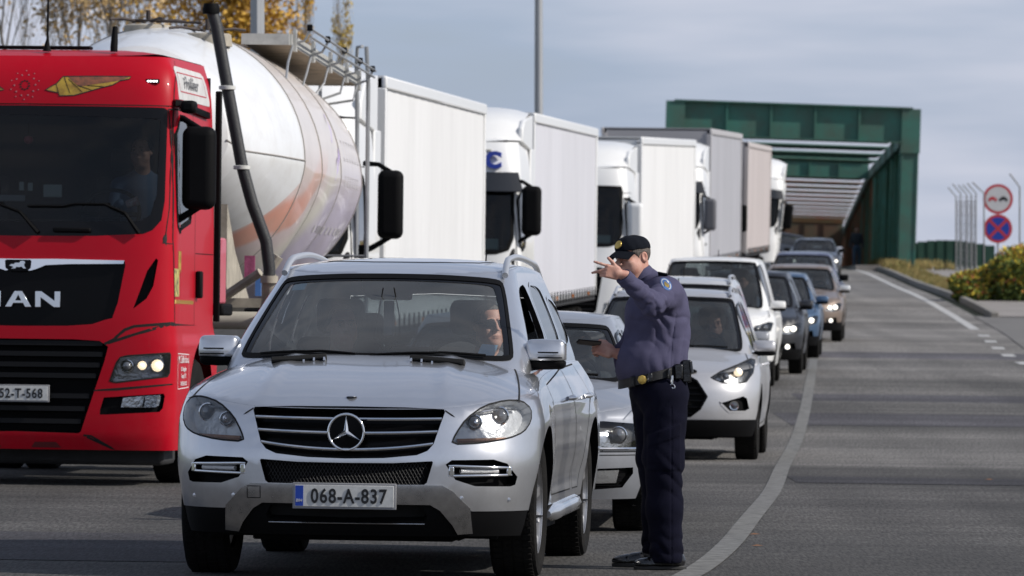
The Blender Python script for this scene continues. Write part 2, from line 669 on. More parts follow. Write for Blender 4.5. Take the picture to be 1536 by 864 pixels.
# ------------------------------------------------------------------ organic shapes: signed distance field -> surface
class SDF:
    """distances combined with smooth unions; meshed by surface nets"""
    def __init__(s):
        s.ops = []
    def cap(s, a, b, ra, rb=None, k=0.02, sub=False):
        s.ops.append(('cap', np.array(a, float), np.array(b, float), ra, ra if rb is None else rb, k, sub)); return s
    def ell(s, c, r, k=0.02, sub=False, rot=None):
        M = np.array(euler(rot)) if rot is not None else None
        s.ops.append(('ell', np.array(c, float), np.array(r, float), M, None, k, sub)); return s
    def box(s, c, h, rr, k=0.02, sub=False, rot=None):
        M = np.array(euler(rot)) if rot is not None else None
        s.ops.append(('box', np.array(c, float), np.array(h, float), M, rr, k, sub)); return s
    def fn(s, f, k=0.01, sub=False):
        s.ops.append(('fn', f, None, None, None, k, sub)); return s
    def post(s, f):
        s.ops.append(('post', f, None, None, None, 0, False)); return s
    def ev(s, P):
        D = None
        for op in s.ops:
            t = op[0]
            if t == 'cap':
                _, a, b, ra, rb, k, sub = op
                ab = b - a
                h = np.clip(((P - a) @ ab) / max(ab @ ab, 1e-9), 0, 1)
                d = np.sqrt(((P - a - h[..., None] * ab) ** 2).sum(-1)) - (ra + (rb - ra) * h)
            elif t == 'ell':
                _, c, r, M, _, k, sub = op
                q = P - c
                if M is not None:
                    q = q @ M
                l = np.sqrt(((q / r) ** 2).sum(-1))
                l2 = np.sqrt(((q / r ** 2) ** 2).sum(-1))
                d = l * (l - 1) / np.maximum(l2, 1e-6)
            elif t == 'box':
                _, c, hh, M, rr, k, sub = op
                q = P - c
                if M is not None:
                    q = q @ M
                q = np.abs(q) - (hh - rr)
                d = np.sqrt((np.maximum(q, 0) ** 2).sum(-1)) + np.minimum(q.max(-1), 0) - rr
            elif t == 'fn':
                d = op[1](P); k = op[5]; sub = op[6]
            else:
                D = op[1](P, D)
                continue
            if D is None:
                D = d
            elif sub:
                h = np.clip(0.5 - 0.5 * (D + d) / k, 0, 1)
                D = D * (1 - h) - d * h + k * h * (1 - h)
            else:
                h = np.clip(0.5 + 0.5 * (D - d) / k, 0, 1)
                D = D * (1 - h) + d * h - k * h * (1 - h)
        return D
    def mesh(s, lo, hi, step):
        lo, hi = np.array(lo, float), np.array(hi, float)
        n = np.ceil((hi - lo) / step).astype(int) + 1
        ax = [lo[i] + np.arange(n[i]) * step for i in range(3)]
        D = np.empty(n, np.float32)
        ch = 24
        for i in range(0, n[0], ch):
            P = np.stack(np.meshgrid(ax[0][i:i + ch], ax[1], ax[2], indexing='ij'), -1)
            D[i:i + ch] = s.ev(P)
        D[0], D[-1] = np.abs(D[0]) + 1e-4, np.abs(D[-1]) + 1e-4
        D[:, 0], D[:, -1] = np.abs(D[:, 0]) + 1e-4, np.abs(D[:, -1]) + 1e-4
        D[:, :, 0], D[:, :, -1] = np.abs(D[:, :, 0]) + 1e-4, np.abs(D[:, :, -1]) + 1e-4
        return nets(D, lo, step)

def nets(D, lo, step):
    ins = D < 0
    nx, ny, nz = D.shape
    acc = np.zeros((nx - 1, ny - 1, nz - 1, 3), np.float32)
    cnt = np.zeros((nx - 1, ny - 1, nz - 1), np.float32)
    c8 = [(i, j, k) for i in (0, 1) for j in (0, 1) for k in (0, 1)]
    for a in c8:
        for ax in range(3):
            if a[ax]:
                continue
            b = list(a); b[ax] = 1
            sa = tuple(slice(a[i], D.shape[i] - 1 + a[i]) for i in range(3))
            sb = tuple(slice(b[i], D.shape[i] - 1 + b[i]) for i in range(3))
            da, db = D[sa], D[sb]
            cr = ins[sa] != ins[sb]
            t = np.where(cr, da / np.where(cr, da - db, 1), 0)
            for i in range(3):
                acc[..., i] += np.where(cr, a[i] + (t if i == ax else 0), 0)
            cnt += cr
    m = cnt > 0
    idx = -np.ones(m.shape, int)
    idx[m] = np.arange(m.sum())
    ijk = np.argwhere(m)
    V = (ijk + acc[m] / cnt[m][:, None]) * step + lo
    F = []
    for ax in range(3):
        o = [i for i in range(3) if i != ax]
        sa = [slice(None)] * 3; sb = [slice(None)] * 3
        sa[ax] = slice(0, -1); sb[ax] = slice(1, None)
        cr = ins[tuple(sa)] != ins[tuple(sb)]
        dirn = ins[tuple(sa)]
        E = np.argwhere(cr)
        E = E[(E[:, o[0]] > 0) & (E[:, o[1]] > 0) & (E[:, o[0]] < D.shape[o[0]] - 1) & (E[:, o[1]] < D.shape[o[1]] - 1)]
        q = []
        for (p, r_) in ((0, 0), (-1, 0), (-1, -1), (0, -1)):
            c = E.copy()
            c[:, o[0]] += p
            c[:, o[1]] += r_
            q.append(idx[c[:, 0], c[:, 1], c[:, 2]])
        q = np.stack(q, 1)
        fl = dirn[E[:, 0], E[:, 1], E[:, 2]]
        if ax == 1:
            fl = ~fl
        q[~fl] = q[~fl][:, ::-1]
        F.append(q)
    F = np.vstack(F)
    F = F[(F >= 0).all(1)]
    return V, F

def sdf_obj(name, S, lo, hi, step, m, parent=None, subs=None):
    V, F = S.mesh(lo, hi, step)
    o = mk(name, V, F, m, parent, True)
    return o

# ------------------------------------------------------------------ lie of the land
_prof = pws([-200, 58, 75, 90, 107, 122, 136, 155, 175, 200, 243, 300], [0, 0, .16, .42, .66, .90, 1.13, 1.52, 1.95, 2.42, 3.28, 3.9])
_lane = pws([20, 32, 58, 90, 107, 122, 136, 200, 243, 363], [-1.5, -.85, 1.45, 3.3, 4.45, 5.6, 6.6, 9.9, 11.8, 16.5])
def lane_x(y):
    return _lane(y)
def sstep(a, b, t):
    t = np.clip((np.asarray(t, float) - a) / (b - a), 0, 1)
    return t * t * (3 - 2 * t)
def gz(x, y):
    y = np.asarray(y, float)
    x = np.asarray(x, float)
    yy = np.clip(y, -200, 252)
    z = np.where(yy < 58, 0, _prof(yy))
    dx = np.clip(x - lane_x(np.clip(y, 20, 363)), -9, 9)
    z = z - 0.012 * dx
    z = z + 0.28 * sstep(105, 145, y) * sstep(1.0, 1.8, -dx) * sstep(330, 243, y)
    return z
def gzf(x, y):
    return float(gz(x, y))
# ================================================================== shared materials
BLACK = mat('black plastic', (0.0035, 0.0035, 0.004), 0.65, bump=0.15, bscale=300, spec=.1)
BLACKG = mat('gloss black', (0.003, 0.003, 0.0035), 0.2, coat=0.0, spec=.1)
DARKIN = mat('cabin trim', (0.008, 0.008, 0.009), 0.8, bump=0.1, bscale=200)
SEAT = mat('seat cloth', (0.028, 0.028, 0.032), 0.85, bump=0.2, bscale=250)
SEATL = mat('light seat cloth', (0.12, 0.12, 0.125), 0.85, bump=0.2, bscale=250)
RUBBER = mat('tyre rubber', (0.007, 0.007, 0.007), 0.9, bump=0.4, bscale=60, var=0.4, vscale=9, c2=(0.014, 0.013, 0.012), spec=.15)
ALLOY = mat('alloy', (0.62, 0.62, 0.63), 0.3, 0.85, var=0.25, vscale=12)
CHROME = mat('chrome', (0.78, 0.79, 0.8), 0.09, 1.0)
SATIN = mat('satin metal', (0.58, 0.58, 0.59), 0.2, 1.0, var=0.35, vscale=14)
REFL = mat('lamp reflector', (0.6, 0.61, 0.62), 0.18, 0.9, bump=0.25, bscale=30)
LENS = glass('lamp glass', (0.92, 0.93, 0.94))
GLASS = glass('windscreen glass', (0.62, 0.68, 0.68), glare=0.03)
GLASSD = glass('tinted glass', (0.22, 0.25, 0.26), glare=0.03)
GLASST = glass('truck glass', (0.46, 0.50, 0.52), refl=.5, glare=0.004)
FRIT = mat('glass border', (0.004, 0.004, 0.005), 0.15, spec=.2)
PLATEW = mat('plate white', (0.62, 0.62, 0.6), 0.45, var=0.2, vscale=20)
PLATEB = mat('plate blue', (0.01, 0.05, 0.35), 0.45)
INK = mat('plate ink', (0.01, 0.01, 0.012), 0.5)
WHITEINK = mat('white print', (0.7, 0.7, 0.7), 0.5)
AMBER = mat('amber lens', (0.7, 0.22, 0.03), 0.2, coat=0.5)
REDL = mat('red lens', (0.4, 0.01, 0.01), 0.2, coat=0.6)
GAP = mat('shut line', (0.006, 0.006, 0.006), 0.9)
LAMPON = mat('lit lamp', (1, 1, 1), 0.3, emit=(1.0, 0.93, 0.8), estr=2.6)
LAMPWARM = mat('lit warm lamp', (1, 1, 1), 0.3, emit=(1.0, 0.78, 0.5), estr=1.1)
DRLON = mat('lit running lamp', (1, 1, 1), 0.3, emit=(0.95, 0.97, 1.0), estr=3.2)

def low_spec(m, v):
    m.node_tree.nodes['Principled BSDF'].inputs['Specular IOR Level'].default_value = v
    return m

def mirror_poly(half):
    """half outline from the centre line out and back to the centre line -> whole outline"""
    a = [tuple(p) for p in half]
    b = [(-x, z) for x, z in a[::-1] if abs(x) > 1e-6]
    return a + b

def neg(poly):
    return [(-x, z) for x, z in poly][::-1]

# ------------------------------------------------------------------ wheels
_wheels = {}
def wheel(parent, x, y, r=0.36, w=0.24, style='five', side=1, steer=0.0, rimc=None, rr=0.68):
    key = (r, w, style, rimc.name if rimc else '', rr)
    if key not in _wheels:
        rm = r * rr
        h = w / 2
        t = MB()
        t.lathe([(rm - .01, -h * .82), (rm + .01, -h * .9), (r - .055, -h * 1.0), (r - .018, -h * .93), (r - .004, -h * .74), (r, -h * .4), (r, h * .4), (r - .004, h * .74),
                 (r - .018, h * .93), (r - .055, h * 1.0), (rm + .01, h * .9), (rm - .01, h * .82)], 56, 'x', cap=False)
        # tread blocks
        for k in range(60):
            a = 2 * PI * k / 60
            for xo in (-h * .62, -h * .22, h * .22, h * .62):
                M = Matrix.Rotation(a + (0.03 if abs(xo) > h * .4 else 0), 4, 'X')
                b = MB().box((xo, 0, r - .001), (h * .34, 2 * PI * r / 60 * .74, .009))
                b.xf(M)
                t.add(b.V, b.F)
        tm = t.build('tyre_proto', RUBBER, None, autosmooth=35)
        rb = MB()
        rb.lathe([(rm, h * .84), (rm * .97, h * .86), (rm * .94, h * .6), (rm * .90, -h * .7), (.02, -h * .7)], 48, 'x', cap=False)
        rb.lathe([(0.001, h * .62), (.032, h * .62), (.062, h * .55), (.075, h * .3), (.08, 0)], 24, 'x', cap=False)
        n = {'five': 5, 'ten': 10, 'seven': 7, 'truck': 10, 'steel': 12}[style]
        for k in range(n):
            a = 2 * PI * k / n
            wd = {'five': .07, 'ten': .034, 'seven': .05, 'truck': .06, 'steel': .03}[style] * (rm / .24)
            s = MB()
            V = []
            for (rad, xo, hw_) in ((.05, h * .55, wd * .6), (rm * .5, h * .52, wd * .5), (rm * .96, h * .74, wd * .75)):
                V += [(xo, -hw_, rad), (xo, hw_, rad), (xo - .03, hw_ * .9, rad), (xo - .03, -hw_ * .9, rad)]
            F = []
            for i in range(2):
                for q in range(4):
                    F.append((i * 4 + q, i * 4 + (q + 1) % 4, i * 4 + 4 + (q + 1) % 4, i * 4 + 4 + q))
            s.add(V, F)
            s.xf(Matrix.Rotation(a, 4, 'X'))
            rb.add(s.V, s.F)
        rmob = rb.build('rim_proto', rimc or ALLOY, None, autosmooth=35)
        # dark brake disc / drum behind the spokes
        db = MB().lathe([(0.02, -h * .5), (rm * .88, -h * .5), (rm * .88, -h * .42), (.02, -h * .42)], 32, 'x')
        _wheels[key] = (tm.data, rmob.data, db.build('disc_proto', SATIN, None, autosmooth=30).data)
        for o in list(bpy.data.objects):
            if o.name in ('tyre_proto', 'rim_proto', 'disc_proto'):
                bpy.data.objects.remove(o)
    td, rd, dd = _wheels[key]
    o = bpy.data.objects.new('wheel', td)
    col.objects.link(o)
    o.parent = parent
    o.location = (x, y, r - .006)
    o.rotation_euler = (random.uniform(0, 6), 0, (0 if side > 0 else PI) + steer)
    for nm, dt in (('rim', rd), ('brake_disc', dd)):
        c = bpy.data.objects.new(nm, dt)
        col.objects.link(c)
        c.parent = o
    return o

def plate(parent, x, y, z, txt, w=0.52, h=0.112, frame=0.012, stripe=True, tilt=0.0, country=True):
    b = MB().bx(-w / 2 - frame, w / 2 + frame, 0, .012, -h / 2 - frame, h / 2 + frame)
    p = b.build('number_plate_holder', mat('plate frame', (0.25, 0.25, 0.26), 0.5), parent, bevel=0.003)
    p.location = (x, y, z)
    p.rotation_euler = (tilt, 0, 0)
    q = MB().bx(-w / 2, w / 2, -.004, .0, -h / 2, h / 2).build('number_plate', PLATEW, p, bevel=0.0015)
    text_mesh('plate_lettering', txt, h * 0.93, INK, p, (w * 0.045, -.0055, -h * .03), sx=0.80, bold=0.0022, spacing=1.12)
    if stripe:
        MB().bx(-w / 2 + .003, -w / 2 + .045, -.0055, -.004, -h / 2 + .003, h / 2 - .003).build('plate_stripe', PLATEB, p)
        if country:
            text_mesh('plate_country', 'BIH', .022, WHITEINK, p, (-w / 2 + .024, -.0065, -.025), depth=.0005)
    return p

def place(root, X, Y, psi, wb0=0.9, wb1=3.8, track=0.75):
    """stand a vehicle (nose centre at X,Y) on the road, nose towards the viewer, turned by psi"""
    s, c = math.sin(psi), math.cos(psi)
    def W(x, d):
        return X + x * c + d * s, Y - x * s + d * c
    pts = {}
    for k, (x, d) in {'a': (-track, wb0), 'b': (track, wb0), 'c': (-track, wb1), 'e': (track, wb1)}.items():
        px, py = W(x, d)
        pts[k] = Vector((px, py, gzf(px, py)))
    b = ((pts['c'] + pts['e']) - (pts['a'] + pts['b'])).normalized()
    r = ((pts['b'] + pts['e']) - (pts['a'] + pts['c'])).normalized()
    u = r.cross(b).normalized()
    r = b.cross(u).normalized()
    mid = (pts['a'] + pts['b']) / 2
    loc = mid - b * wb0
    M = Matrix((r, b, u)).transposed().to_4x4()
    M.translation = loc
    root.matrix_world = M
    root['_m'] = [list(x) for x in M]
    return M

def wpt(root, p):
    M = Matrix(root['_m'])
    return M @ Vector(p)

# ------------------------------------------------------------------ lamps
def lamp(S, poly, parent, name='headlight', depth=0.07, bulbs=(), refl=None, lens=None, step=0.03, sgn=1, bars=None):
    """poly in the domain of S; bulbs: (x, z, radius, depth, material or None) in front-view coordinates"""
    base = patch(name, S, poly, [], refl or REFL, parent, step, step, off=-depth)
    rim('lamp_housing', S, poly, BLACKG if refl is None else refl, base, depth)
    for (x, z, r, dep, m) in bulbs:
        u = float(S.uf(x, z))
        p, n = fdn(S, np.array([[u, z]]))
        p, n = p[0], n[0]
        q = MB()
        q.lathe([(r * 1.12, 0), (r * 1.12, .012), (r, .014), (r * .98, -.01), (r * .6, .008), (0.001, .016)], 28, 'y', cap=False)
        ob = q.build('projector_ring', CHROME, base, autosmooth=40)
        ob.location = (p[0] - n[0] * dep, p[1] + dep * .9, p[2])
        ob.rotation_euler = (PI, 0, 0)
        le = MB().lathe([(r * .95, 0), (r * .8, .018), (r * .5, .032), (0.001, .038)], 24, 'y', cap=False).build(
            'projector_lens', m or mat('projector lens', (0.10, 0.105, 0.115), 0.06, coat=1.0, spec=0.9), base, autosmooth=60)
        le.location = (p[0] - n[0] * dep, p[1] + dep * .9 - .004, p[2])
        le.rotation_euler = (PI, 0, 0)
    patch('lamp_lens', S, poly, [], lens or LENS, base, step, step, off=0.001)
    return base

# ------------------------------------------------------------------ car body
class CarBody:
    def __init__(s, P):
        s.P = P
        L, W = P['L'], P['W'] / 2
        s.L, s.W = L, W
        hz, hv = P.get('hw', ([.18, .3, .5, .75, .92, 1.05, 1.25], [.93, .97, .995, 1.0, .975, .93, .86]))
        zk = P.get('zk', 1.0)
        hwf = pws([z * zk for z in hz], [v * W for v in hv])
        nz, nv = P['nose']
        s.lo = Shell(hwf, pws(nz, nv), (lambda f: (lambda z: L - f(z)))(pws(*P.get('tailp', ([.2, .5, .8, 1.1], [.1, .0, .03, .12])))),
                     P.get('Lf', .75), P.get('Lr', .5), P.get('p', 2.8), 4.0, W, P.get('side'), L)
        s.E = pws(*P['edge'])
        s.C = pws(*P['crown'])
        s.q = P.get('q', 3.2)
        G = P['green']       # z list, half width list, nose(z) list, tail(z) list
        s.hi = Shell(pws(G['z'], G['w']), pws(G['z'], G['nose']), pws(G['z'], G['tail']), G.get('Lf', .42), G.get('Lr', .35), G.get('p', 3.2), 3.2, G['w'][0],
                     None, G['tail'][0] - G['nose'][0])
        s.ER = pws(*P['redge'])
        s.CR = pws(*P['rcrown'])
        s.qr = P.get('qr', 3.0)
    def top_z(s, S, E, us_):
        z = np.full(len(us_), float(E(0.5 if S is s.lo else (s.P['green']['nose'][-1] + .3))))
        for _ in range(14):
            p = S(np.stack([us_, z], 1))
            z = 0.5 * z + 0.5 * E(p[:, 1])
        return z
    def r_of(s, S, zf):
        """normalised plan radius about the spine"""
        def r(Q):
            x, d = Q[:, 0], Q[:, 1]
            z = zf(d)
            hw, n, t = S.hw(z), S.nose(z), S.tail(z)
            df = np.clip((n + S.Lf - d) / S.Lf, 0, 1.5)
            dr = np.clip((d - (t - S.Lr)) / S.Lr, 0, 1.5)
            rf = ((np.abs(x) / hw) ** S.p + df ** S.p) ** (1 / S.p)
            rr = ((np.abs(x) / hw) ** S.pr + dr ** S.pr) ** (1 / S.pr)
            return np.where(df > 0, rf, np.where(dr > 0, rr, np.abs(x) / hw))
        return r
    def T(s, Q):
        Q = np.asarray(Q, float)
        r = s.r_of(s.lo, s.E)(Q)
        x, d = Q[:, 0], Q[:, 1]
        z = s.E(d) + s.C(d) * (1 - np.clip(r, 0, 1.02) ** s.q)
        if 'hoodf' in s.P:
            z = z + s.P['hoodf'](x, d, r)
        return np.stack([x, d, z], 1)
    def TR(s, Q):
        Q = np.asarray(Q, float)
        r = s.r_of(s.hi, s.ER)(Q)
        x, d = Q[:, 0], Q[:, 1]
        return np.stack([x, d, s.ER(d) + s.CR(d) * (1 - np.clip(r, 0, 1.02) ** s.qr)], 1)
    def edge_blend(s, S, E, topf, width, kind, planr):
        """normals near the top edge are shared by wall and cap, so the edge shades round"""
        if kind == 'wall':
            def f(V2, n):
                zt = s.top_z(S, E, V2[:, 0])
                w = 1 - sstep(0, width, zt - V2[:, 1])
                p = S(np.stack([V2[:, 0], zt], 1))
                q = p[:, :2].copy()
                cen = np.stack([np.zeros(len(q)), np.clip(q[:, 1], S.Lf + .3, S.L - .6)], 1)
                q = q + (cen - q) * 0.02
                _, nt = fdn(topf, q)
                nn = n * (1 - 0.5 * w[:, None]) + nt * (0.5 * w[:, None])
                return nn / np.linalg.norm(nn, axis=1, keepdims=True)
            return f
        def g(V2, n):
            r = planr(V2)
            w = sstep(1 - width / S.ref, 1.0, r)
            o = np.stack([V2[:, 0], np.zeros(len(V2)), np.zeros(len(V2))], 1)
            dcen = np.clip(V2[:, 1], S.nose(E(V2[:, 1])) + S.Lf, S.tail(E(V2[:, 1])) - S.Lr)
            o[:, 0] = np.sign(V2[:, 0]) * (np.abs(V2[:, 0]) / S.ref) ** (S.p - 1)
            o[:, 1] = np.sign(V2[:, 1] - dcen) * (np.abs(V2[:, 1] - dcen) / S.Lf) ** (S.p - 1)
            o[:, 2] = 0.12
            o /= np.maximum(np.linalg.norm(o, axis=1, keepdims=True), 1e-6)
            nn = n * (1 - 0.5 * w[:, None]) + o * (0.5 * w[:, None])
            return nn / np.linalg.norm(nn, axis=1, keepdims=True)
        return g

def arch(d, r, z0, n=22, zc=None):
    zc = zc if zc is not None else r
    return [(d - r, z0)] + [(d + r * math.cos(PI - PI * i / n), zc + r * math.sin(PI - PI * i / n)) for i in range(n + 1)] + [(d + r, z0)]

def build_car(root, P, pm, step=0.07, detail=False):
    """body, bonnet, doors, glass, roof, wheels and cabin of one car; returns the CarBody for extra work"""
    B = CarBody(P)
    S, G = B.lo, B.hi
    z0 = P.get('z0', .24)
    fo, wb, tr = P['fo'], P['wb'], P['tr']
    n = 180 if detail else 90
    us_ = np.linspace(-S.U, S.U, n)
    zt = B.top_z(S, B.E, us_)
    outline = [(float(u), z0) for u in us_] + [(float(u), float(z)) for u, z in zip(us_[::-1], zt[::-1])]
    holes, feats = [], P.get('feats', {})
    front_holes = {}
    for k, v in feats.items():
        polys = [v] if not k.endswith('*') else [v, neg(v)]
        if k.endswith('|'):
            polys = [mirror_poly(v)]
        front_holes[k] = [S.F(q) for q in polys]
        holes += front_holes[k]
    ra = tr * P.get('archk', 1.16)
    arches = []
    for side in (1, -1):
        for d in (fo, fo + wb):
            a = S.Sd(arch(d, ra, z0 - .05, zc=tr * 1.0), side)
            arches.append(a)
    holes += arches
    doors = P.get('doors', [])
    dpolys = []
    for dd in doors:
        for side in (1, -1):
            q = []
            for d, z in dd:
                q.append((d, z if z < 50 else float(B.E(d)) - .012))
            q = resample(q, .12)
            q = [(d, min(z, float(B.E(d)) - .012)) for d, z in q]
            dp = S.Sd(q, side)
            if side == -1:
                dp = dp[::-1]
            dpolys.append((side, dp))
    nb = B.edge_blend(S, B.E, B.T, .035, 'wall', None)
    tb = B.edge_blend(S, B.E, None, .045, 'cap', B.r_of(S, B.E))
    body = patch('body_shell', S, outline, holes + [d for _, d in dpolys], pm, root, step, min(step, .05), normf=nb)
    for side, dp in dpolys:
        dr = patch('door', S, dp, [], pm, root, step, .05, normf=nb)
        ribbon('door_seam', S, dp, GAP, dr, w=.008, off=.0008, closed=True)
    for a in arches:
        rim('arch_lip', S, a, BLACK, body, .10, off=.0)
    # dark wheel housings and chassis
    c = MB()
    for side in (1, -1):
        for d in (fo, fo + wb):
            x1, x0 = side * (B.W - .06), side * (B.W - .42)
            for i in range(14):
                a0, a1 = PI * i / 14, PI * (i + 1) / 14
                rr_ = ra + .015
                pts = [(x1, d + rr_ * math.cos(a0), tr + rr_ * math.sin(a0)), (x1, d + rr_ * math.cos(a1), tr + rr_ * math.sin(a1)),
                       (x0, d + rr_ * math.cos(a1), tr + rr_ * math.sin(a1)), (x0, d + rr_ * math.cos(a0), tr + rr_ * math.sin(a0))]
                c.add(pts, [(0, 1, 2, 3)])
            c.add([(x0, d - rr_, .2), (x0, d + rr_, .2), (x0, d + rr_, tr + rr_), (x0, d - rr_, tr + rr_)], [(0, 1, 2, 3)])
    c.bx(-B.W + .44, B.W - .44, .35, B.L - .35, .2, .34)
    c.bx(-B.W + .16, B.W - .16, fo + ra + .05, fo + wb - ra - .05, .2, .36)
    c.bx(-B.W + .2, B.W - .2, .32, .42, .22, .6)
    c.build('chassis', BLACK, root)
    # bonnet / deck with a hole for the cabin
    ct, uu, zz = S.plan(lambda u: B.top_z(S, B.E, u), n)
    ring = [(float(p[0]) * .9985, float(p[1])) for p in ct]
    GP = P['green']
    gz0 = lambda d: B.E(d)
    # cabin opening follows the greenhouse foot
    foot_z = float(B.E(P['dc'] + .8)) + .02
    gp, gu, _ = G.plan(foot_z, n)
    hole = [(float(x) * .96, float(d) + (.03 if d < P['dc'] + 1 else -.03)) for x, d, z in gp]
    cd = P['dc'] - .02
    hood_cut = P.get('hood_cut')
    top = patch('bonnet', B.T, ring, [hole], pm, root, step, .05, normf=tb)
    # greenhouse
    zr = B.top_z(G, B.ER, np.linspace(-G.U, G.U, n))
    gu = np.linspace(-G.U, G.U, n)
    lowz = []
    for u in gu:
        z = 1.0
        for _ in range(8):
            p = G(np.array([[u, z]]))
            z = 0.5 * z + 0.5 * (float(B.T(p[:, :2])[0, 2]) - .02)
        lowz.append(z)
    gout = [(float(u), float(z)) for u, z in zip(gu, lowz)] + [(float(u), float(z)) for u, z in zip(gu[::-1], zr[::-1])]
    ws = G.F(smooth_poly(mirror_poly(P['screen']), 2))
    wins = []
    for w in P['windows']:
        w = smooth_poly(w, 2)
        for side in (1, -1):
            q = G.Sd(w, side)
            wins.append((side, q if side == 1 else q[::-1]))
    # rear window: tail of the shell
    rw = []
    for x, z in resample(mirror_poly(P.get('rear_window', [(0, 1.2), (.55, 1.2), (.5, 1.45), (0, 1.47)])), .08):
        qv = np.clip(abs(x) / float(G.hw(z)), 0, 1) ** (G.pr / 2)
        ur = float(np.interp(np.arcsin(qv), G.t, G.ar))
        rw.append((x, z, ur))
    # the seam runs through the rear window, so it is cut as two halves
    rwr = [(G.U - ur, z) for x, z, ur in rw if x >= 0]
    rwl = [(-(G.U - ur), z) for x, z, ur in rw if x <= 0]
    nbg = B.edge_blend(G, B.ER, B.TR, .03, 'wall', None)
    tbg = B.edge_blend(G, B.ER, None, .05, 'cap', B.r_of(G, B.ER))
    gh = patch('pillars', G, gout, [ws] + [w for _, w in wins] + ([rwr, rwl] if len(rwr) > 3 else []), P.get('pillar_mat', pm), root, step, min(step, .05), normf=nbg)
    clear = G.F(smooth_poly(mirror_poly([(x * P.get('frit', .955), z + (.012 if z < P['screen'][-1][1] - .15 else -.022)) for x, z in P['screen']]), 2))
    w1 = patch('windscreen', G, ws, [], P.get('glass', GLASS), root, step, .05, off=-.004)
    ribbon('screen_seal', G, ws, BLACK, w1, w=.026, off=.003, closed=True)
    patch('screen_border', G, ws, [clear], FRIT, w1, .08, .04, off=-.001)
    for i, (side, q) in enumerate(wins):
        if P.get('open_window') == i:
            rim('window_seal', G, q, BLACK, gh, .03, off=.002)
            continue
        wd = patch('side_window', G, q, [], P.get('sglass', GLASSD), root, .1, .06, off=-.006)
        ribbon('window_trim', G, q, P.get('wtrim', BLACKG), wd, w=.022, off=.003, closed=True)
    for q in ((rwr, rwl) if len(rwr) > 3 else ()):
        patch('rear_window', G, q, [], GLASSD, root, .12, .08, off=-.004)
    rp, _, _ = G.plan(lambda u: B.top_z(G, B.ER, u), n)
    ring = [(float(p[0]) * .998, float(p[1])) for p in rp]
    roof = patch('roof', B.TR, ring, [], P.get('roof_mat', pm), root, step, .05, normf=tbg)
    # wheels
    wx = B.W - P.get('tw', .23) / 2 - .015
    for d in (fo, fo + wb):
        for side in (1, -1):
            wheel(root, side * wx, d, tr, P.get('tw', .23), P.get('wheel', 'five'), side, rimc=P.get('rimc'), rr=P.get('rr', .68))
    # cabin
    zb = float(B.E(P['dc'] + .6))
    cw = float(G.hw(zb)) - .07
    k = MB()
    k.bx(-cw, cw, P['dc'] + .1, P['dc'] + 2.7, .40, .45)
    fl = k.build('cabin_floor', DARKIN, root)
    hv = MB()
    d0 = P['dc'] + .12
    dash = MB().prism([(d0, zb - .1), (d0 + .05, zb + .02), (d0 + .45, zb + .03), (d0 + .55, zb - .06), (d0 + .5, zb - .35), (d0, zb - .35)], -cw, cw, 'x')
    dash.build('dashboard', DARKIN, root, bevel=.02)
    for s_ in (1, -1):
        MB().bx(s_ * cw, s_ * (cw + .04), d0, d0 + 2.5, .45, zb - .03).build('door_lining', DARKIN, root)
    hd = P.get('seat_d', P['dc'] + 1.25)
    hh = P.get('seat_h', zb + .28)
    sm = P.get('seat_mat', SEAT)
    for i, (sx, sd) in enumerate(((-.38, hd), (.38, hd), (-.38, hd + .95), (.38, hd + .95))):
        lowk = .08 if i > 1 else 0
        st = MB().prism([(sd - .5, .5), (sd - .52, .62), (sd - .05, .60), (sd + .1, hh - .1 - lowk), (sd + .2, hh - .1 - lowk), (sd + .14, .5)], sx - .25, sx + .25, 'x')
        so = st.build('seat', sm, root, bevel=.05, seg=3)
        hr = MB().box((sx, sd + .15, hh + .02 - lowk), (.27, .1, .2))
        hr.build('headrest', sm, so, bevel=.045, seg=3)
    cx = P.get('drive', 1) * .38
    stw = MB()
    pts = []
    for i in range(25):
        a = 2 * PI * i / 24
        v = Vector((.18 * math.cos(a), 0, .18 * math.sin(a)))
        v = Matrix.Rotation(R(-25), 3, 'X') @ v
        pts.append((cx + v.x, d0 + .6 + v.y, zb + .02 + v.z))
    stw.tube(pts, .014, 8, cap=False)
    stw.box((cx, d0 + .59, zb + .02), (.13, .05, .1), rot=(R(-25), 0, 0))
    stw.box((cx, d0 + .595, zb + .02), (.34, .02, .03), rot=(R(-25), 0, 0))
    stw.build('steering_wheel', BLACK, root, autosmooth=40)
    # rear-view mirror
    zs = P['screen'][-1][1]
    pm_ = G(np.array([[0, zs - .07]]))[0]
    MB().box((0, pm_[1] + .09, zs - .1), (.24, .03, .065)).build('inside_mirror', mat('mirror back', (.2, .2, .21), .5), root, bevel=.015)
    return B

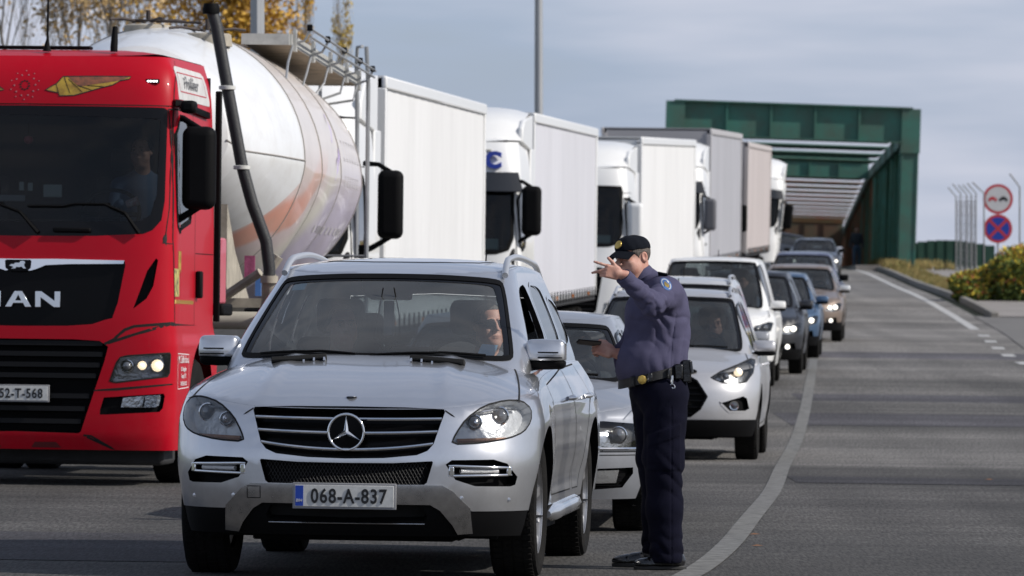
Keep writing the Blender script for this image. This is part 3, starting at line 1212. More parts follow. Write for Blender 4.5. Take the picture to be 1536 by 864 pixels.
def door_mirror(root, B, side, d, z, m, w=.24, h=.15, out=.13, lower=BLACK, slots=False):
    """side mirror: painted cap, black foot, glass on the rear face"""
    x = float(B.lo.hw(min(z - .12, 1.05))) if True else 0
    x = side * (x - .03)
    xo = x + side * (out + w / 2)
    s = SDF()
    s.box((xo, d, z), (w / 2, .085, h / 2), .032, k=.01)
    s.ell((xo, d - .055, z), (w / 2 * .90, .055, h / 2 * .85), k=.03)
    def cutf(Pp):
        return -(Pp[..., 1] - (d + .055)) * -1 if False else (Pp[..., 1] - (d + .06))
    s.post(lambda Pp, D: np.maximum(D, Pp[..., 1] - (d + .06)))
    s2 = s.ops[:]
    up = SDF(); up.ops = s2 + [('post', lambda Pp, D: np.maximum(D, (z - h * .20) - Pp[..., 2]), None, None, None, 0, False)]
    dn = SDF(); dn.ops = s2 + [('post', lambda Pp, D: np.maximum(D + .002, Pp[..., 2] - (z - h * .20)), None, None, None, 0, False)]
    lo = (xo - w / 2 - .06, d - .16, z - h / 2 - .05)
    hi = (xo + w / 2 + .06, d + .1, z + h / 2 + .05)
    st = .0085 if slots else .016
    o = sdf_obj('door_mirror', up, lo, hi, st, m, root)
    b = sdf_obj('mirror_foot', dn, lo, hi, st, lower, o)
    a = MB().box((x + side * (out / 2), d + .01, z - h * .4), (out + .16, .06, .045), rot=(0, side * R(-8), 0)).build('mirror_arm', lower, o, bevel=.015)
    MB().box((xo, d + .062, z), (w * .82, .006, h * .78)).build('mirror_glass', mat('mirror glass', (.5, .52, .55), .03, 1.0), o, bevel=.004)
    if slots:
        for k, zz in enumerate((z + .012, z - .017)):
            MB().box((xo + side * (.02 + .01 * k), d - .108, zz), (w * (.52 + .1 * k), .02, .007)).build('indicator_slot', FRIT, o)
    return o
# ================================================================== the silver SUV in front
SILVER = paint('silver paint', (0.62, 0.63, 0.655), metal=0.85, rough=0.28, coat=1.0, dirt=0.10)
def make_suv():
    root = thing('parked_suv', 'silver SUV heading the queue, star emblem on its grille, beside the policeman', 'car')
    fog = [(.52, .615), (.55, .638), (.76, .642), (.825, .62), (.872, .55), (.862, .508), (.84, .50), (.67, .502), (.57, .535)]
    lampp = [(.545, .720), (.565, .775), (.615, .855), (.70, .922), (.80, .950), (.875, .948), (.918, .905), (.922, .84), (.895, .785), (.83, .752), (.70, .728)]
    grille = [(0, .912), (.30, .910), (.50, .902), (.505, .885), (.485, .82), (.455, .72), (.425, .685), (.37, .662), (.2, .645), (0, .640)]
    mesh = [(0, .618), (.25, .62), (.45, .632), (.455, .625), (.425, .52), (.41, .508), (0, .505)]
    skid = [(0, .502), (.50, .505), (.555, .475), (.64, .385), (.648, .255), (.60, .25), (.54, .25), (.0, .25)]
    P = dict(L=4.80, W=1.93, fo=.90, wb=2.915, tr=.375, tw=.255, rr=.66, wheel='ten', dc=1.25, z0=.37,
             nose=([.2, .35, .5, .62, .75, .9, 1.0, 1.15], [.10, .03, .0, .0, .03, .085, .16, .3]),
             hw=([.18, .3, .45, .62, .80, .95, 1.05, 1.15], [.95, .97, .985, 1.0, 1.0, .975, .93, .86]),
             Lf=.72, p=2.75,
             edge=([0, .1, .25, .5, .8, 1.2, 1.6, 2.5, 3.5, 4.3, 4.8], [.89, .90, .935, .965, 1.0, 1.045, 1.07, 1.10, 1.125, 1.13, 1.1]),
             crown=([0, .15, .5, 1.2, 1.6, 4.8], [.035, .05, .10, .14, .10, .05]), q=3.0,
             hoodf=lambda x, d, r: .012 * np.exp(-((np.abs(x) - .50 + .06 * d) / .045) ** 2) * sstep(.1, .5, d) * sstep(2.0, 1.3, d) - .008 * np.exp(-(x / .25) ** 2) * sstep(.1, .5, d),
             side=lambda d, z: (.022 * np.exp(-((d - .90) / .42) ** 2) + .028 * np.exp(-((d - 3.815) / .5) ** 2)) * sstep(.30, .6, z) * sstep(1.1, .8, z)
                               - .02 * np.exp(-((z - .52) / .1) ** 2) * sstep(1.35, 1.6, d) * sstep(3.4, 3.1, d) + .008 * np.exp(-((z - .93) / .03) ** 2) * sstep(1.2, 1.6, d) * sstep(4.5, 4.0, d),
             green=dict(z=[.95, 1.15, 1.3, 1.5, 1.62, 1.75], w=[.86, .82, .775, .70, .655, .60], nose=[.93, 1.17, 1.42, 1.80, 2.03, 2.3],
                        tail=[4.7, 4.66, 4.55, 4.40, 4.28, 4.1], Lf=.38, p=3.0),
             redge=([1.8, 2.05, 2.4, 3.0, 4.0, 4.5], [1.60, 1.618, 1.655, 1.675, 1.64, 1.57]),
             rcrown=([1.8, 2.3, 3, 4.5], [.02, .035, .04, .03]), qr=2.6,
             screen=[(0, 1.17), (.55, 1.165), (.72, 1.16), (.74, 1.18), (.618, 1.555), (.58, 1.585), (.3, 1.602), (0, 1.606)],
             windows=[[(1.52, 1.15), (1.62, 1.20), (2.12, 1.50), (2.30, 1.555), (2.70, 1.575), (2.74, 1.15)],
                      [(2.84, 1.15), (2.80, 1.58), (3.4, 1.575), (3.60, 1.52), (3.66, 1.17)],
                      [(3.76, 1.2), (3.70, 1.51), (4.05, 1.49), (4.28, 1.40), (4.30, 1.24)]],
             open_window=0, rear_window=[(0, 1.2), (.6, 1.2), (.52, 1.5), (0, 1.52)],
             doors=[[(1.48, 1.02), (1.46, .75), (1.55, .42), (2.72, .42), (2.80, .6), (2.80, 99)], [(2.83, 99), (2.83, .6), (2.86, .42), (3.18, .42), (3.30, .62), (3.52, .85), (3.76, .95), (3.78, 99)]],
             feats={'grille|': grille, 'mesh|': mesh, 'fog*': fog, 'lamp*': smooth_poly(lampp, 1), 'skid|': [(0, .502), (.50, .505), (.555, .475), (.62, .405), (.66, .36), (0, .36)]},
             frit=.945, seat_d=2.62, seat_h=1.36, wtrim=CHROME, glass=glass('suv windscreen', (0.76, 0.82, 0.82), glare=0.07))
    B = build_car(root, P, SILVER, step=0.05, detail=True)
    S = B.lo
    # grille: recessed black box, mesh and three chrome blades
    gp = S.F(mirror_poly(grille))
    g = patch('grille', S, gp, [], BLACKG, root, .05, .04, off=-.075)
    rim('grille_frame', S, gp, BLACKG, g, .075)
    bar = MB()
    def sx(x, z, off=0):
        p, n = fdn(S, np.array([[float(S.uf(x, z)), z]]))
        return p[0] + n[0] * off
    for (z, hwid, sag) in ((.852, .49, .006), (.785, .472, .012), (.722, .452, .035)):
        pts_t, pts_b = [], []
        V, F = [], []
        N = 41
        for i in range(N):
            t = -1 + 2 * i / (N - 1)
            x = hwid * t
            zz = z - sag * (1 - t * t)
            a = sx(x, zz, .004)
            b_ = .0070
            V += [(a[0], a[1], zz + b_), (a[0], a[1] - .004, zz), (a[0], a[1], zz - b_), (a[0], a[1] + .04, zz - b_ * .5), (a[0], a[1] + .04, zz + b_ * .5)]
        for i in range(N - 1):
            for k in range(5):
                F.append((i * 5 + k, i * 5 + (k + 1) % 5, i * 5 + 5 + (k + 1) % 5, i * 5 + 5 + k))
        mk('grille_blade', V, F, CHROME, g, autosmooth=30)
    # star emblem
    c = sx(0, .778, .018)
    st = thing_child = MB()
    pts = [(.093 * math.cos(2 * PI * i / 48), 0, .093 * math.sin(2 * PI * i / 48)) for i in range(49)]
    ring = MB().tube(pts, .0075, 8, cap=False)
    em = ring.build('star_emblem', CHROME, g, autosmooth=50)
    em.location = (0, c[1] - .012, .778)
    MB().lathe([(.088, .016), (.088, .010), (.001, .008)], 40, 'y', cap=False).build('emblem_disc', BLACKG, em)
    V = [(0, -.014, 0), (0, .006, 0)]
    F = []
    for k in range(6):
        a = PI / 2 + k * PI / 3
        rr_ = .090 if k % 2 == 0 else .0135
        V.append((rr_ * math.cos(a), .003 if k % 2 == 0 else -.001, rr_ * math.sin(a)))
    for k in range(6):
        F.append((0, 2 + k, 2 + (k + 1) % 6))
    mk('emblem_star', V, F, CHROME, em)
    # lower mesh
    mp = S.F(mirror_poly(mesh))
    m = patch('air_intake', S, mp, [], BLACK, root, .05, .04, off=-.05)
    rim('intake_edge', S, mp, BLACKG, m, .05)
    lat = MB()
    for k in range(-46, 47):
        for sgn in (1, -1):
            x0, x1 = k * .019, k * .019 + sgn * .07
            for q in range(3):
                xa = x0 + (x1 - x0) * q / 3; xb = x0 + (x1 - x0) * (q + 1) / 3
                za = .505 + .125 * q / 3; zb_ = .505 + .125 * (q + 1) / 3
                if max(abs(xa), abs(xb)) > .45 - (.63 - za) * .3: continue
                a, b_ = sx(xa, za, -.018), sx(xb, zb_, -.018)
                lat.tube([a, b_], .0016, 4, cap=False)
    lat.build('intake_lattice', mat('lattice plastic', (.012, .012, .013), .6), m)
    # chrome skid, lower opening, black apron
    zlow = .235
    us_ = np.linspace(-S.U, S.U, 90)
    ap = [(float(u), zlow) for u in np.linspace(-S.Uf - .25, S.Uf + .25, 60)] + [(float(u), .372) for u in np.linspace(S.Uf + .25, -S.Uf - .25, 60)]
    skp = S.F(mirror_poly(skid))
    hol = S.F(mirror_poly([(0, .405), (.33, .405), (.40, .39), (.425, .34), (.41, .315), (0, .305)]))
    apr = patch('lower_apron', S, ap, [skp] + [S.Sd(arch(.90, .375 * 1.17, .1, zc=.375), s_) for s_ in (1, -1)], BLACK, root, .06, .05, off=-.004)
    skin = S.F(mirror_poly([(0, .504), (.50, .507), (.555, .477), (.642, .387), (.65, .255), (.575, .25), (.55, .30), (.49, .375), (.44, .405), (.0, .405)]))
    patch('skid_plate', S, skin, [], SATIN, root, .03, .03, off=.008)
    rim('skid_edge', S, skin, SATIN, bpy.data.objects['skid_plate'], .03, off=.008)
    patch('skid_back', S, S.F(mirror_poly([(0, .41), (.45, .41), (.56, .30), (.585, .24), (0, .24)])), [hol], BLACK, apr, .04, .04, off=-.006)
    patch('lower_grille', S, hol, [], GAP, apr, .06, .05, off=-.06)
    rim('lower_grille_edge', S, hol, BLACK, apr, .06, off=-.005)
    MB().tube([tuple(sx(x, .303, .004)) for x in np.linspace(-.41, .41, 16)], .003, 6).build('skid_line', SATIN, apr)
    ribbon('tow_cover', S, S.F([(-.52, .49), (-.45, .49), (-.45, .43), (-.52, .43)]), GAP, apr, w=.004, off=.0105, closed=True)
    # fog lamp recesses
    for sd in (1, -1):
        fp = fog if sd == 1 else neg(fog)
        q = S.F(fp)
        f = patch('fog_recess', S, q, [], BLACK, root, .04, .03, off=-.06)
        rim('fog_edge', S, q, BLACKG, f, .06)
        for (za, zb_, h_) in ((.608, .598, .008), (.555, .560, .008)):
            pts = [tuple(sx(sd * x, za + (zb_ - za) * (x - .55) / .3, -.004)) for x in np.linspace(.535, .848, 10)]
            MB().tube(pts, [.005] + [.0085] * 8 + [.005], 8).build('chrome_strip', CHROME, f, autosmooth=60)
        for xx in (.55, .835):
            a = sx(sd * xx, .58, -.006)
            MB().box((a[0], a[1], .58), (.03, .02, .05), rot=(0, 0, sd * R(18 if xx < .7 else 35))).build('strip_end', CHROME, f, bevel=.006)
        a0, a1 = sx(sd * .60, .58, -.018), sx(sd * .79, .58, -.018)
        MB().tube([tuple(a0), tuple((a0 + a1) / 2 + np.array([0, -.006, 0])), tuple(a1)], .014, 8).build('running_lamp', mat('unlit running lamp', (.5, .5, .5), .15, coat=1, bump=.5, bscale=60), f, autosmooth=50)
        # headlight
        lp = smooth_poly(lampp, 1)
        lp = lp if sd == 1 else neg(lp)
        q = S.F(lp)
        lam = lamp(S, q, root, bulbs=[(sd * .805, .868, .045, .05, None), (sd * .672, .835, .036, .04, mat('reflector bowl', (.7, .7, .72), .12, .9, bump=.5, bscale=25))], depth=.055,
                   refl=mat('headlight bowl', (.58, .59, .60), .3, .3, bump=.5, bscale=22))
        ribbon('headlight_seal', S, q, GAP, lam, w=.009, off=.002, closed=True)
        ba = [tuple(sx(sd * x, .745 + .02 * (x - .57), -.028)) for x in np.linspace(.58, .83, 8)]
        MB().tube(ba, .013, 6).build('indicator_lamp', mat('amber behind glass', (.38, .2, .12), .25, .3), lam, autosmooth=50)
        ba = [tuple(sx(sd * x, .905 + .12 * (x - .7) - .9 * (x - .76) ** 2, -.03)) for x in np.linspace(.66, .87, 8)]
        MB().tube(ba, .007, 6).build('chrome_brow', CHROME, lam, autosmooth=50)
        # parking sensors
        for xx, zz in ((.60, .44), (.83, .43)):
            a = sx(sd * xx, zz, .0)
            MB().lathe([(.012, .002), (.011, -.003), (.001, -.004)], 16, 'y', c=tuple(a), cap=False).build('parking_sensor', SILVER, root)
        # bonnet louvres
        c = B.T(np.array([[sd * .36, .94]]))[0]
        lo_ = MB().box((sd * .375, .94, c[2] + .010), (.30, .05, .026), rot=(R(-20), sd * R(4), sd * R(-6))).build('bonnet_louvre', GAP, root, bevel=.006)
        for t in range(6):
            x = sd * (.235 + .056 * t)
            MB().box((x, .922 + .0055 * t, c[2] + .008 - .0040 * t), (.010, .03, .018), rot=(R(-20), 0, 0)).build('louvre_rib', SILVER, lo_)
        # bonnet shut line and wing seam
        ln = []
        for d in np.linspace(.30, 1.33, 30):
            ln.append((sd * (.895 - .05 * d - .045 * d * d), d))
        ribbon('bonnet_seam', B.T, ln, GAP, root, w=.009, off=.002, sgn=1)
        bl = [(sd * (x), z) for x, z in ((.51, .90), (.53, .885), (.58, .90), (.66, .925))]
        ribbon('bumper_seam', S, S.F([(sd * .505, .895), (sd * .56, .86)])[:-1], GAP, root, w=.007, off=.0012)
        # roof rail
        pts, q2 = [], []
        for t in np.linspace(0, 1, 24):
            d = 2.12 + 2.1 * t
            xx = sd * (float(B.hi.hw(float(B.ER(d)))) - .035)
            zz = float(B.TR(np.array([[xx, d]]))[0, 2]) + .052 * min(1, min(t, 1 - t) * 9) ** .6 - .006
            pts.append((xx, d, zz))
        rl = MB().tube(pts, .018, 8).build('roof_rail', mat('rail alloy', (.55, .56, .58), .35, .7), root, autosmooth=60)
        # door handles
        for d in (2.52, 3.50):
            u = float(S.us(d, .93))
            p, nn = fdn(S, np.array([[sd * u, .935]]))
            a = p[0] + nn[0] * .03
            h = MB().tube([(p[0][0], d - .12, .935), (a[0], d - .09, .937), (a[0], d + .07, .94), (p[0][0], d + .1, .94)], [.012, .014, .014, .012], 8).build('door_handle', SILVER, root, autosmooth=60)
        # sill trim
        V = []
        pts = [(sd * (float(S.hw(.35)) - .005), d, .32 + .01 * (d - 1.5)) for d in np.linspace(1.38, 3.28, 8)]
        MB().tube(pts, [.02, .05, .05, .05, .05, .05, .05, .02], 8).build('side_sill', SILVER, root, autosmooth=60)
        pl = [(1.365, 1.165), (1.42, 1.21), (2.04, 1.60)]
    # panoramic roof glass and antenna fin
    sr = smooth_poly([(-.47, 2.36), (.47, 2.36), (.47, 3.6), (-.47, 3.6)], 2)
    patch('sunroof', B.TR, sr, [], mat('sunroof glass', (.01, .01, .012), .05, coat=1), root, .08, .05, off=.003)
    MB().tube([(0.33, 3.9, 1.70), (0.33, 3.93, 1.76)], .004, 6).build('roof_aerial', BLACK, root)
    # bonnet badge
    c = B.T(np.array([[0, .24]]))[0]
    MB().lathe([(.028, .002), (.026, .005), (.02, .004), (.001, .006)], 28, 'z', c=(0, .235, c[2] - .002), cap=False).build('bonnet_badge', SATIN, root, autosmooth=40)
    MB().lathe([(.018, .0), (.001, .0012)], 28, 'z', c=(0, .235, c[2] + .003), cap=False).build('badge_inlay', mat('badge blue', (.05, .06, .09), .2, .3), root)
    # number plate
    plate(root, 0, -.035, .445, '068-A-837', tilt=R(2))
    # mirrors
    for sd in (1, -1):
        door_mirror(root, B, sd, 1.60, 1.185, SILVER, w=.215, h=.165, out=-.075, slots=True)
    # wipers
    for x0, x1 in ((-.62, -.10), (-.02, .60)):
        pts = []
        for t in np.linspace(0, 1, 9):
            x = x0 + (x1 - x0) * t
            z = 1.158 + .014 * math.sin(t * PI) + (.004 if t > .5 else 0)
            p, n_ = fdn(B.hi, np.array([[float(B.hi.uf(x, z)), z]]))
            a = p[0] + n_[0] * .02
            pts.append(tuple(a))
        MB().tube(pts, .008, 6).build('wiper', BLACK, root)
    # stickers on the screen, camera pod
    G = B.hi
    patch('toll_sticker', G, G.F([(-.555, 1.525), (-.545, 1.565), (-.47, 1.57), (-.478, 1.53)]), [], mat('sticker blue', (.25, .42, .5), .5), root, .03, .03, off=-.006)
    patch('parking_sticker', G, G.F([(.555, 1.19), (.57, 1.245), (.655, 1.24), (.645, 1.18)]), [], mat('sticker pale blue', (.22, .33, .45), .5), root, .03, .03, off=-.007)
    pod = G.F([(-.17, 1.60), (-.155, 1.53), (-.11, 1.49), (.11, 1.49), (.155, 1.53), (.17, 1.60)])
    patch('camera_pod', G, pod, [], FRIT, root, .04, .03, off=-.006)
    # phone holder and cables
    MB().bx(-.03, .03, 1.86, 1.88, 1.27, 1.47).build('phone_holder', mat('holder grey', (.25, .25, .26), .5), root, bevel=.01)
    for x in (-.05, .07):
        MB().tube([(x * .5, 1.80, 1.54), (x, 1.78, 1.38), (x * 1.2 - .01, 1.75, 1.26), (x * .3, 1.72, 1.2)], .004, 6).build('charging_cable', BLACK, root)
    return root, B
suv, suvB = make_suv()
place(suv, -.876, 31.3, R(5.5), .90, 3.815, .8)
# ================================================================== lorries
TRUCKRED = low_spec(paint('truck red', (0.40, 0.003, 0.014), rough=0.4, coat=0.10, dirt=0.03), .12)
TRUCKPINK = paint('faded red', (0.50, 0.10, 0.14), rough=0.45, coat=0.3, dirt=0.1)
WHITEP = paint('white truck paint', (0.74, 0.74, 0.73), rough=0.4, coat=0.4, dirt=0.07)
TARP = mat('white tarpaulin', (0.70, 0.70, 0.70), 0.5, bump=0.12, bscale=2.0, var=0.10, vscale=1.2, bstretch=(1, 1, .25))
TARPG = mat('grey tarpaulin', (0.36, 0.36, 0.39), 0.5, bump=0.12, bscale=2.0, var=0.12, vscale=1.2, bstretch=(1, 1, .25))
TARPB = mat('beige tarpaulin', (0.46, 0.41, 0.40), 0.5, bump=0.12, bscale=2.0, var=0.12, vscale=1.2, bstretch=(1, 1, .25))
TRIM = mat('trailer aluminium', (0.50, 0.50, 0.50), 0.4, 0.5, var=0.2)
STEELRIM = mat('grey steel rim', (0.28, 0.28, 0.28), 0.5, 0.5, var=0.4, vscale=10)
FRAMEM = mat('chassis grey', (0.03, 0.03, 0.032), 0.7, var=0.4)

def cab_shell(root, P, pm, name='cab'):
    hw = P.get('hw', 1.24)
    S = Shell(pws(P.get('hz', [.2, .6, 1.2, 2.0, 2.6, 3.1, 3.35, 3.6]), [hw * k for k in P.get('hk', [.985, 1, 1, 1, .99, .965, .94, .90])]),
              pws(*P['nose']), lambda z: P['L'] + 0 * np.asarray(z, float), P.get('Lf', .34), .12, P.get('p', 4.2), 6.0, hw, P.get('side'), P['L'])
    zt, z0 = P['top'], P['z0']
    us_ = np.linspace(-S.U, S.U, 120)
    outline = [(float(u), z0) for u in us_] + [(float(u), zt) for u in us_[::-1]]
    holes = []
    F = P['feats']
    for k, v in F.items():
        if k.endswith('|'):
            holes.append(S.F(mirror_poly(v)))
        elif k.endswith('*'):
            holes += [S.F(v), S.F(neg(v))]
        elif k.endswith('+'):
            holes += [S.Sd(v, 1), S.Sd(v, -1)[::-1]]
    ra = P.get('ra', .62)
    for sd in (1, -1):
        holes.append(S.Sd(arch(P['fo'], ra, z0 - .05, zc=P.get('rz', .52)), sd))
    st = P.get('step', .08)
    sh = patch(name, S, outline, holes, pm, root, st, min(st, .06))
    # roof
    ctr = S(np.stack([us_, np.full(len(us_), zt)], 1))
    n0, hwt = float(S.nose(zt)), float(S.hw(zt))
    cr = P.get('crown', .07)
    def Tp(Q):
        x, d = Q[:, 0], Q[:, 1]
        r = np.maximum((np.abs(x) / hwt), np.abs(d - (n0 + P['L']) / 2) / ((P['L'] - n0) / 2))
        return np.stack([x, d, zt + cr * (1 - np.clip(r, 0, 1) ** 4)], 1)
    patch('cab_roof', Tp, [(float(a), float(b)) for a, b, _ in ctr], [], P.get('roofm', pm), root, .1, .08)
    return S, sh

def truck_mirror(root, x, d, z, side, w=.26, h=.66, m=BLACK, arm=True, two=True):
    o = MB().box((x + side * w / 2, d, z), (w, .17, h)).build('side_mirror', m, root, bevel=.075, seg=5)
    MB().box((x + side * w / 2, d + .088, z), (w * .84, .008, h * .9)).build('mirror_glass', mat('mirror glass', (.5, .52, .55), .03, 1.0), o, bevel=.003)
    if arm:
        a = MB()
        a.tube([(x - side * .16, d + .1, z - h * .5 - .13), (x - side * .05, d + .02, z - h * .5 - .09), (x + side * w * .5, d, z - h * .5 + .02)], [.035, .03, .025], 10)
        a.build('mirror_arm', BLACK, o, autosmooth=60)
        a = MB().tube([(x - side * .16, d + .12, z + h * .5 + .07), (x + side * .0, d + .05, z + h * .5 + .06), (x + side * w * .5, d, z + h * .5 - .02)], [.03, .025, .025], 10)
        a.build('mirror_arm', BLACK, o, autosmooth=60)
        MB().box((x - side * .19, d + .11, z - h * .5 - .15), (.13, .12, .17)).build('mirror_base', BLACK, o, bevel=.025)
    return o

def steering(root, x, d, z, r=.24, tilt=35):
    pts = []
    for i in range(25):
        a = 2 * PI * i / 24
        v = Matrix.Rotation(R(-tilt), 3, 'X') @ Vector((r * math.cos(a), 0, r * math.sin(a)))
        pts.append((x + v.x, d + v.y, z + v.z))
    s = MB().tube(pts, .016, 8, cap=False)
    s.box((x, d, z), (.16, .05, .1), rot=(R(-tilt), 0, 0))
    s.box((x, d, z), (r * 1.9, .02, .035), rot=(R(-tilt), 0, 0))
    return s.build('steering_wheel', BLACK, root, autosmooth=40)

def cab_inside(root, S, P, z, dash=.32):
    hw = P.get('hw', 1.24) - .08
    k = MB()
    k.bx(-hw, hw, .35, P['L'] - .08, z - .72, z - .66)
    k.build('cab_floor', DARKIN, root)
    MB().bx(-hw, hw, P['L'] - .10, P['L'] - .07, z - .7, P['top'] - .1).build('cab_back_wall', mat('cab curtain', (.035, .035, .04), .9, bump=.3, bscale=14), root)
    n = float(S.nose(z))
    MB().prism([(n + .08, z - .1), (n + .12, z + .03), (n + .55, z + .05), (n + .62, z - .05), (n + .55, z - .5), (n + .1, z - .5)], -hw, hw, 'x').build('dashboard', DARKIN, root, bevel=.03)
    for x in (-.62, .62):
        so = MB().prism([(n + .75, z - .55), (n + .72, z - .35), (n + 1.2, z - .33), (n + 1.32, z + .42), (n + 1.42, z + .42), (n + 1.36, z - .5)], x - .26, x + .26, 'x').build('seat', SEAT, root, bevel=.05, seg=3)
        MB().box((x, n + 1.38, z + .55), (.28, .1, .2)).build('headrest', SEAT, so, bevel=.04)
    steering(root, .62, n + .55, z + .10)

# ------------------------------------------------------------------ red tractor unit
def make_red_truck():
    root = thing('red_truck', 'red tractor unit with gold wing stickers on its forehead, pulling the silo tank', 'truck')
    gr = [(0, 1.775), (.30, 1.775), (.845, 1.775), (.85, 1.74), (.80, 1.45), (.765, 1.345), (.76, 1.325), (.70, 1.31), (.60, 1.275), (.4, 1.26), (0, 1.255)]
    lg = [(0, 1.155), (.45, 1.155), (.66, 1.145), (.73, 1.10), (.70, .98), (.52, .43), (.50, .415), (0, .425)]
    scr = [(0, 1.965), (.6, 1.97), (.98, 1.99), (1.05, 2.02), (1.115, 2.10), (1.135, 2.25), (1.135, 2.97), (1.11, 2.99), (.6, 2.995), (0, 2.998)]
    hl = [(.745, .825), (.80, .98), (.83, 1.018), (.88, 1.03), (1.20, 1.055), (1.205, 1.04), (1.20, .90), (1.185, .87), (.80, .82)]
    fg = [(.67, .60), (.70, .70), (1.16, .735), (1.17, .715), (1.155, .62), (1.13, .59), (.72, .565), (.67, .565)]
    df = [(.92, 1.40), (.975, 1.56), (1.02, 1.70), (1.085, 1.80), (1.10, 1.785), (1.07, 1.58), (1.02, 1.48)]
    sw = smooth_poly([(.32, 2.00), (.30, 2.25), (.34, 2.93), (.95, 2.93), (1.12, 2.80), (1.15, 2.12), (.62, 2.05)], 1)
    P = dict(L=2.28, z0=.285, top=3.40, fo=1.42, hw=1.245, rz=.50, ra=.64, Lf=.34, p=4.0, crown=.07, step=.06,
             nose=([.25, .42, .6, 1.2, 1.8, 2.0, 3.0, 3.15, 3.3, 3.42], [.06, .01, 0, 0, .045, .07, .19, .22, .29, .40]),
             hz=[.2, .6, 1.2, 1.25, 2.0, 2.6, 3.0, 3.2, 3.42], hk=[.985, 1, 1, .985, .985, .975, .965, .95, .90],
             side=lambda d, z: -.02 * sstep(1.1, 1.2, z) * sstep(.45, .55, d) - .02 * np.exp(-((z - 1.19) / .018) ** 2),
             feats={'grille|': gr, 'lower|': lg, 'scr|': scr, 'hl*': hl, 'fog*': fg, 'slot*': df, 'sidewin+': sw})
    S, sh = cab_shell(root, P, TRUCKRED)
    def sx(x, z, off=0):
        p, n = fdn(S, np.array([[float(S.uf(x, z)), z]]))
        return p[0] + n[0] * off
    w = patch('windscreen', S, S.F(mirror_poly(scr)), [], GLASST, root, .08, .06, off=-.004)
    patch('screen_border', S, S.F(mirror_poly(scr)), [S.F(mirror_poly([(0, 2.08), (.95, 2.09), (1.03, 2.14), (1.075, 2.3), (1.085, 2.90), (0, 2.925)]))], FRIT, w, .08, .06, off=-.001)
    for sd in (1, -1):
        q = S.Sd(sw, sd)
        q = q if sd == 1 else q[::-1]
        g = patch('side_window', S, q, [], GLASSD, root, .1, .06, off=-.008)
        ribbon('window_seal', S, q, BLACK, g, w=.035, off=.002, closed=True)
    # upper grille
    q = S.F(mirror_poly(gr))
    g = patch('grille', S, q, [], BLACKG, root, .08, .05, off=-.03)
    rim('grille_edge', S, q, TRUCKRED, g, .03)
    ch = [(0, 1.70), (.10, 1.69), (.15, 1.705), (.22, 1.735), (.40, 1.745), (.835, 1.752), (.842, 1.778), (.3, 1.785), (0, 1.782)]
    patch('chrome_strip', S, S.F(mirror_poly(ch)), [], CHROME, g, .05, .04, off=.012)
    rim('chrome_edge', S, S.F(mirror_poly(ch)), CHROME, g, .03, off=.012)
    c = sx(0, 1.735, .018)
    bd = patch('lion_badge', S, S.F(mirror_poly([(0, 1.685), (.075, 1.69), (.10, 1.71), (.105, 1.765), (.095, 1.775), (0, 1.775)])), [], BLACKG, g, .03, .03, off=.018)
    lion = [(-.07, .0), (-.05, .012), (-.035, .01), (-.02, .022), (.01, .022), (.022, .036), (.048, .038), (.06, .022), (.05, .014), (.052, -.005), (.065, -.022), (.045, -.022), (.03, -.008),
            (.01, -.012), (-.01, -.01), (-.02, -.022), (-.055, -.024), (-.035, -.014), (-.045, -.006)]
    MB().prism([(x, z + 1.73) for x, z in lion], c[1] - .006, c[1] + .002).build('lion_emblem', CHROME, bd)
    # letters
    def prism_letter(poly_list, x0, m=CHROME):
        for poly in poly_list:
            pts = [(x0 + x, 1.405 + z) for x, z in poly]
            y = sx(x0 + .08, 1.46, 0)[1]
            MB().prism(pts, y - .018, y + .03).build('chrome_letter', m, g, bevel=.002)
    H = .125
    prism_letter([[(0, 0), (.045, 0), (.045, .07), (.105, .0), (.165, .07), (.165, 0), (.21, 0), (.21, H), (.165, H), (.105, .06), (.045, H), (0, H)]], -.34)
    prism_letter([[(0, 0), (.05, 0), (.066, .03), (.144, .03), (.16, 0), (.21, 0), (.135, H), (.075, H)]], -.095)
    prism_letter([[(0, 0), (.045, 0), (.045, .075), (.15, 0), (.20, 0), (.20, H), (.155, H), (.155, .05), (.05, H), (0, H)]], .145)
    MB().prism([(-.0 + .01 + x, 1.405 + z) for x, z in ((-.024, .05), (.024, .05), (0, .098))], sx(0, 1.46)[1] - .0195, sx(0, 1.46)[1] - .017).build('letter_counter', BLACKG, g)
    # lower grille with slats
    q = S.F(mirror_poly(lg))
    g2 = patch('lower_grille', S, q, [], BLACK, root, .08, .06, off=-.10)
    rim('lower_grille_edge', S, q, BLACK, g2, .10)
    for i, z in enumerate((1.115, 1.03, .945, .86, .70, .60, .50)):
        xm = np.interp(z, [.43, .98, 1.10, 1.155], [.51, .69, .715, .66]) - .015
        V = []
        for x in np.linspace(-xm, xm, 15):
            a = sx(x, z, -.012)
            V += [(a[0], a[1], z + .028), (a[0], a[1] - .004, z - .01), (a[0], a[1] + .06, z - .02)]
        F = [(i_ * 3 + k, i_ * 3 + (k + 1) % 3, i_ * 3 + 3 + (k + 1) % 3, i_ * 3 + 3 + k) for i_ in range(14) for k in range(3)]
        mk('grille_slat', V, F, mat('dark slat', (.0035, .0035, .004), .5, spec=.2), g2, autosmooth=30)
    plate(root, 0, -.03, .725, 'E52-T-568', stripe=False, tilt=0)
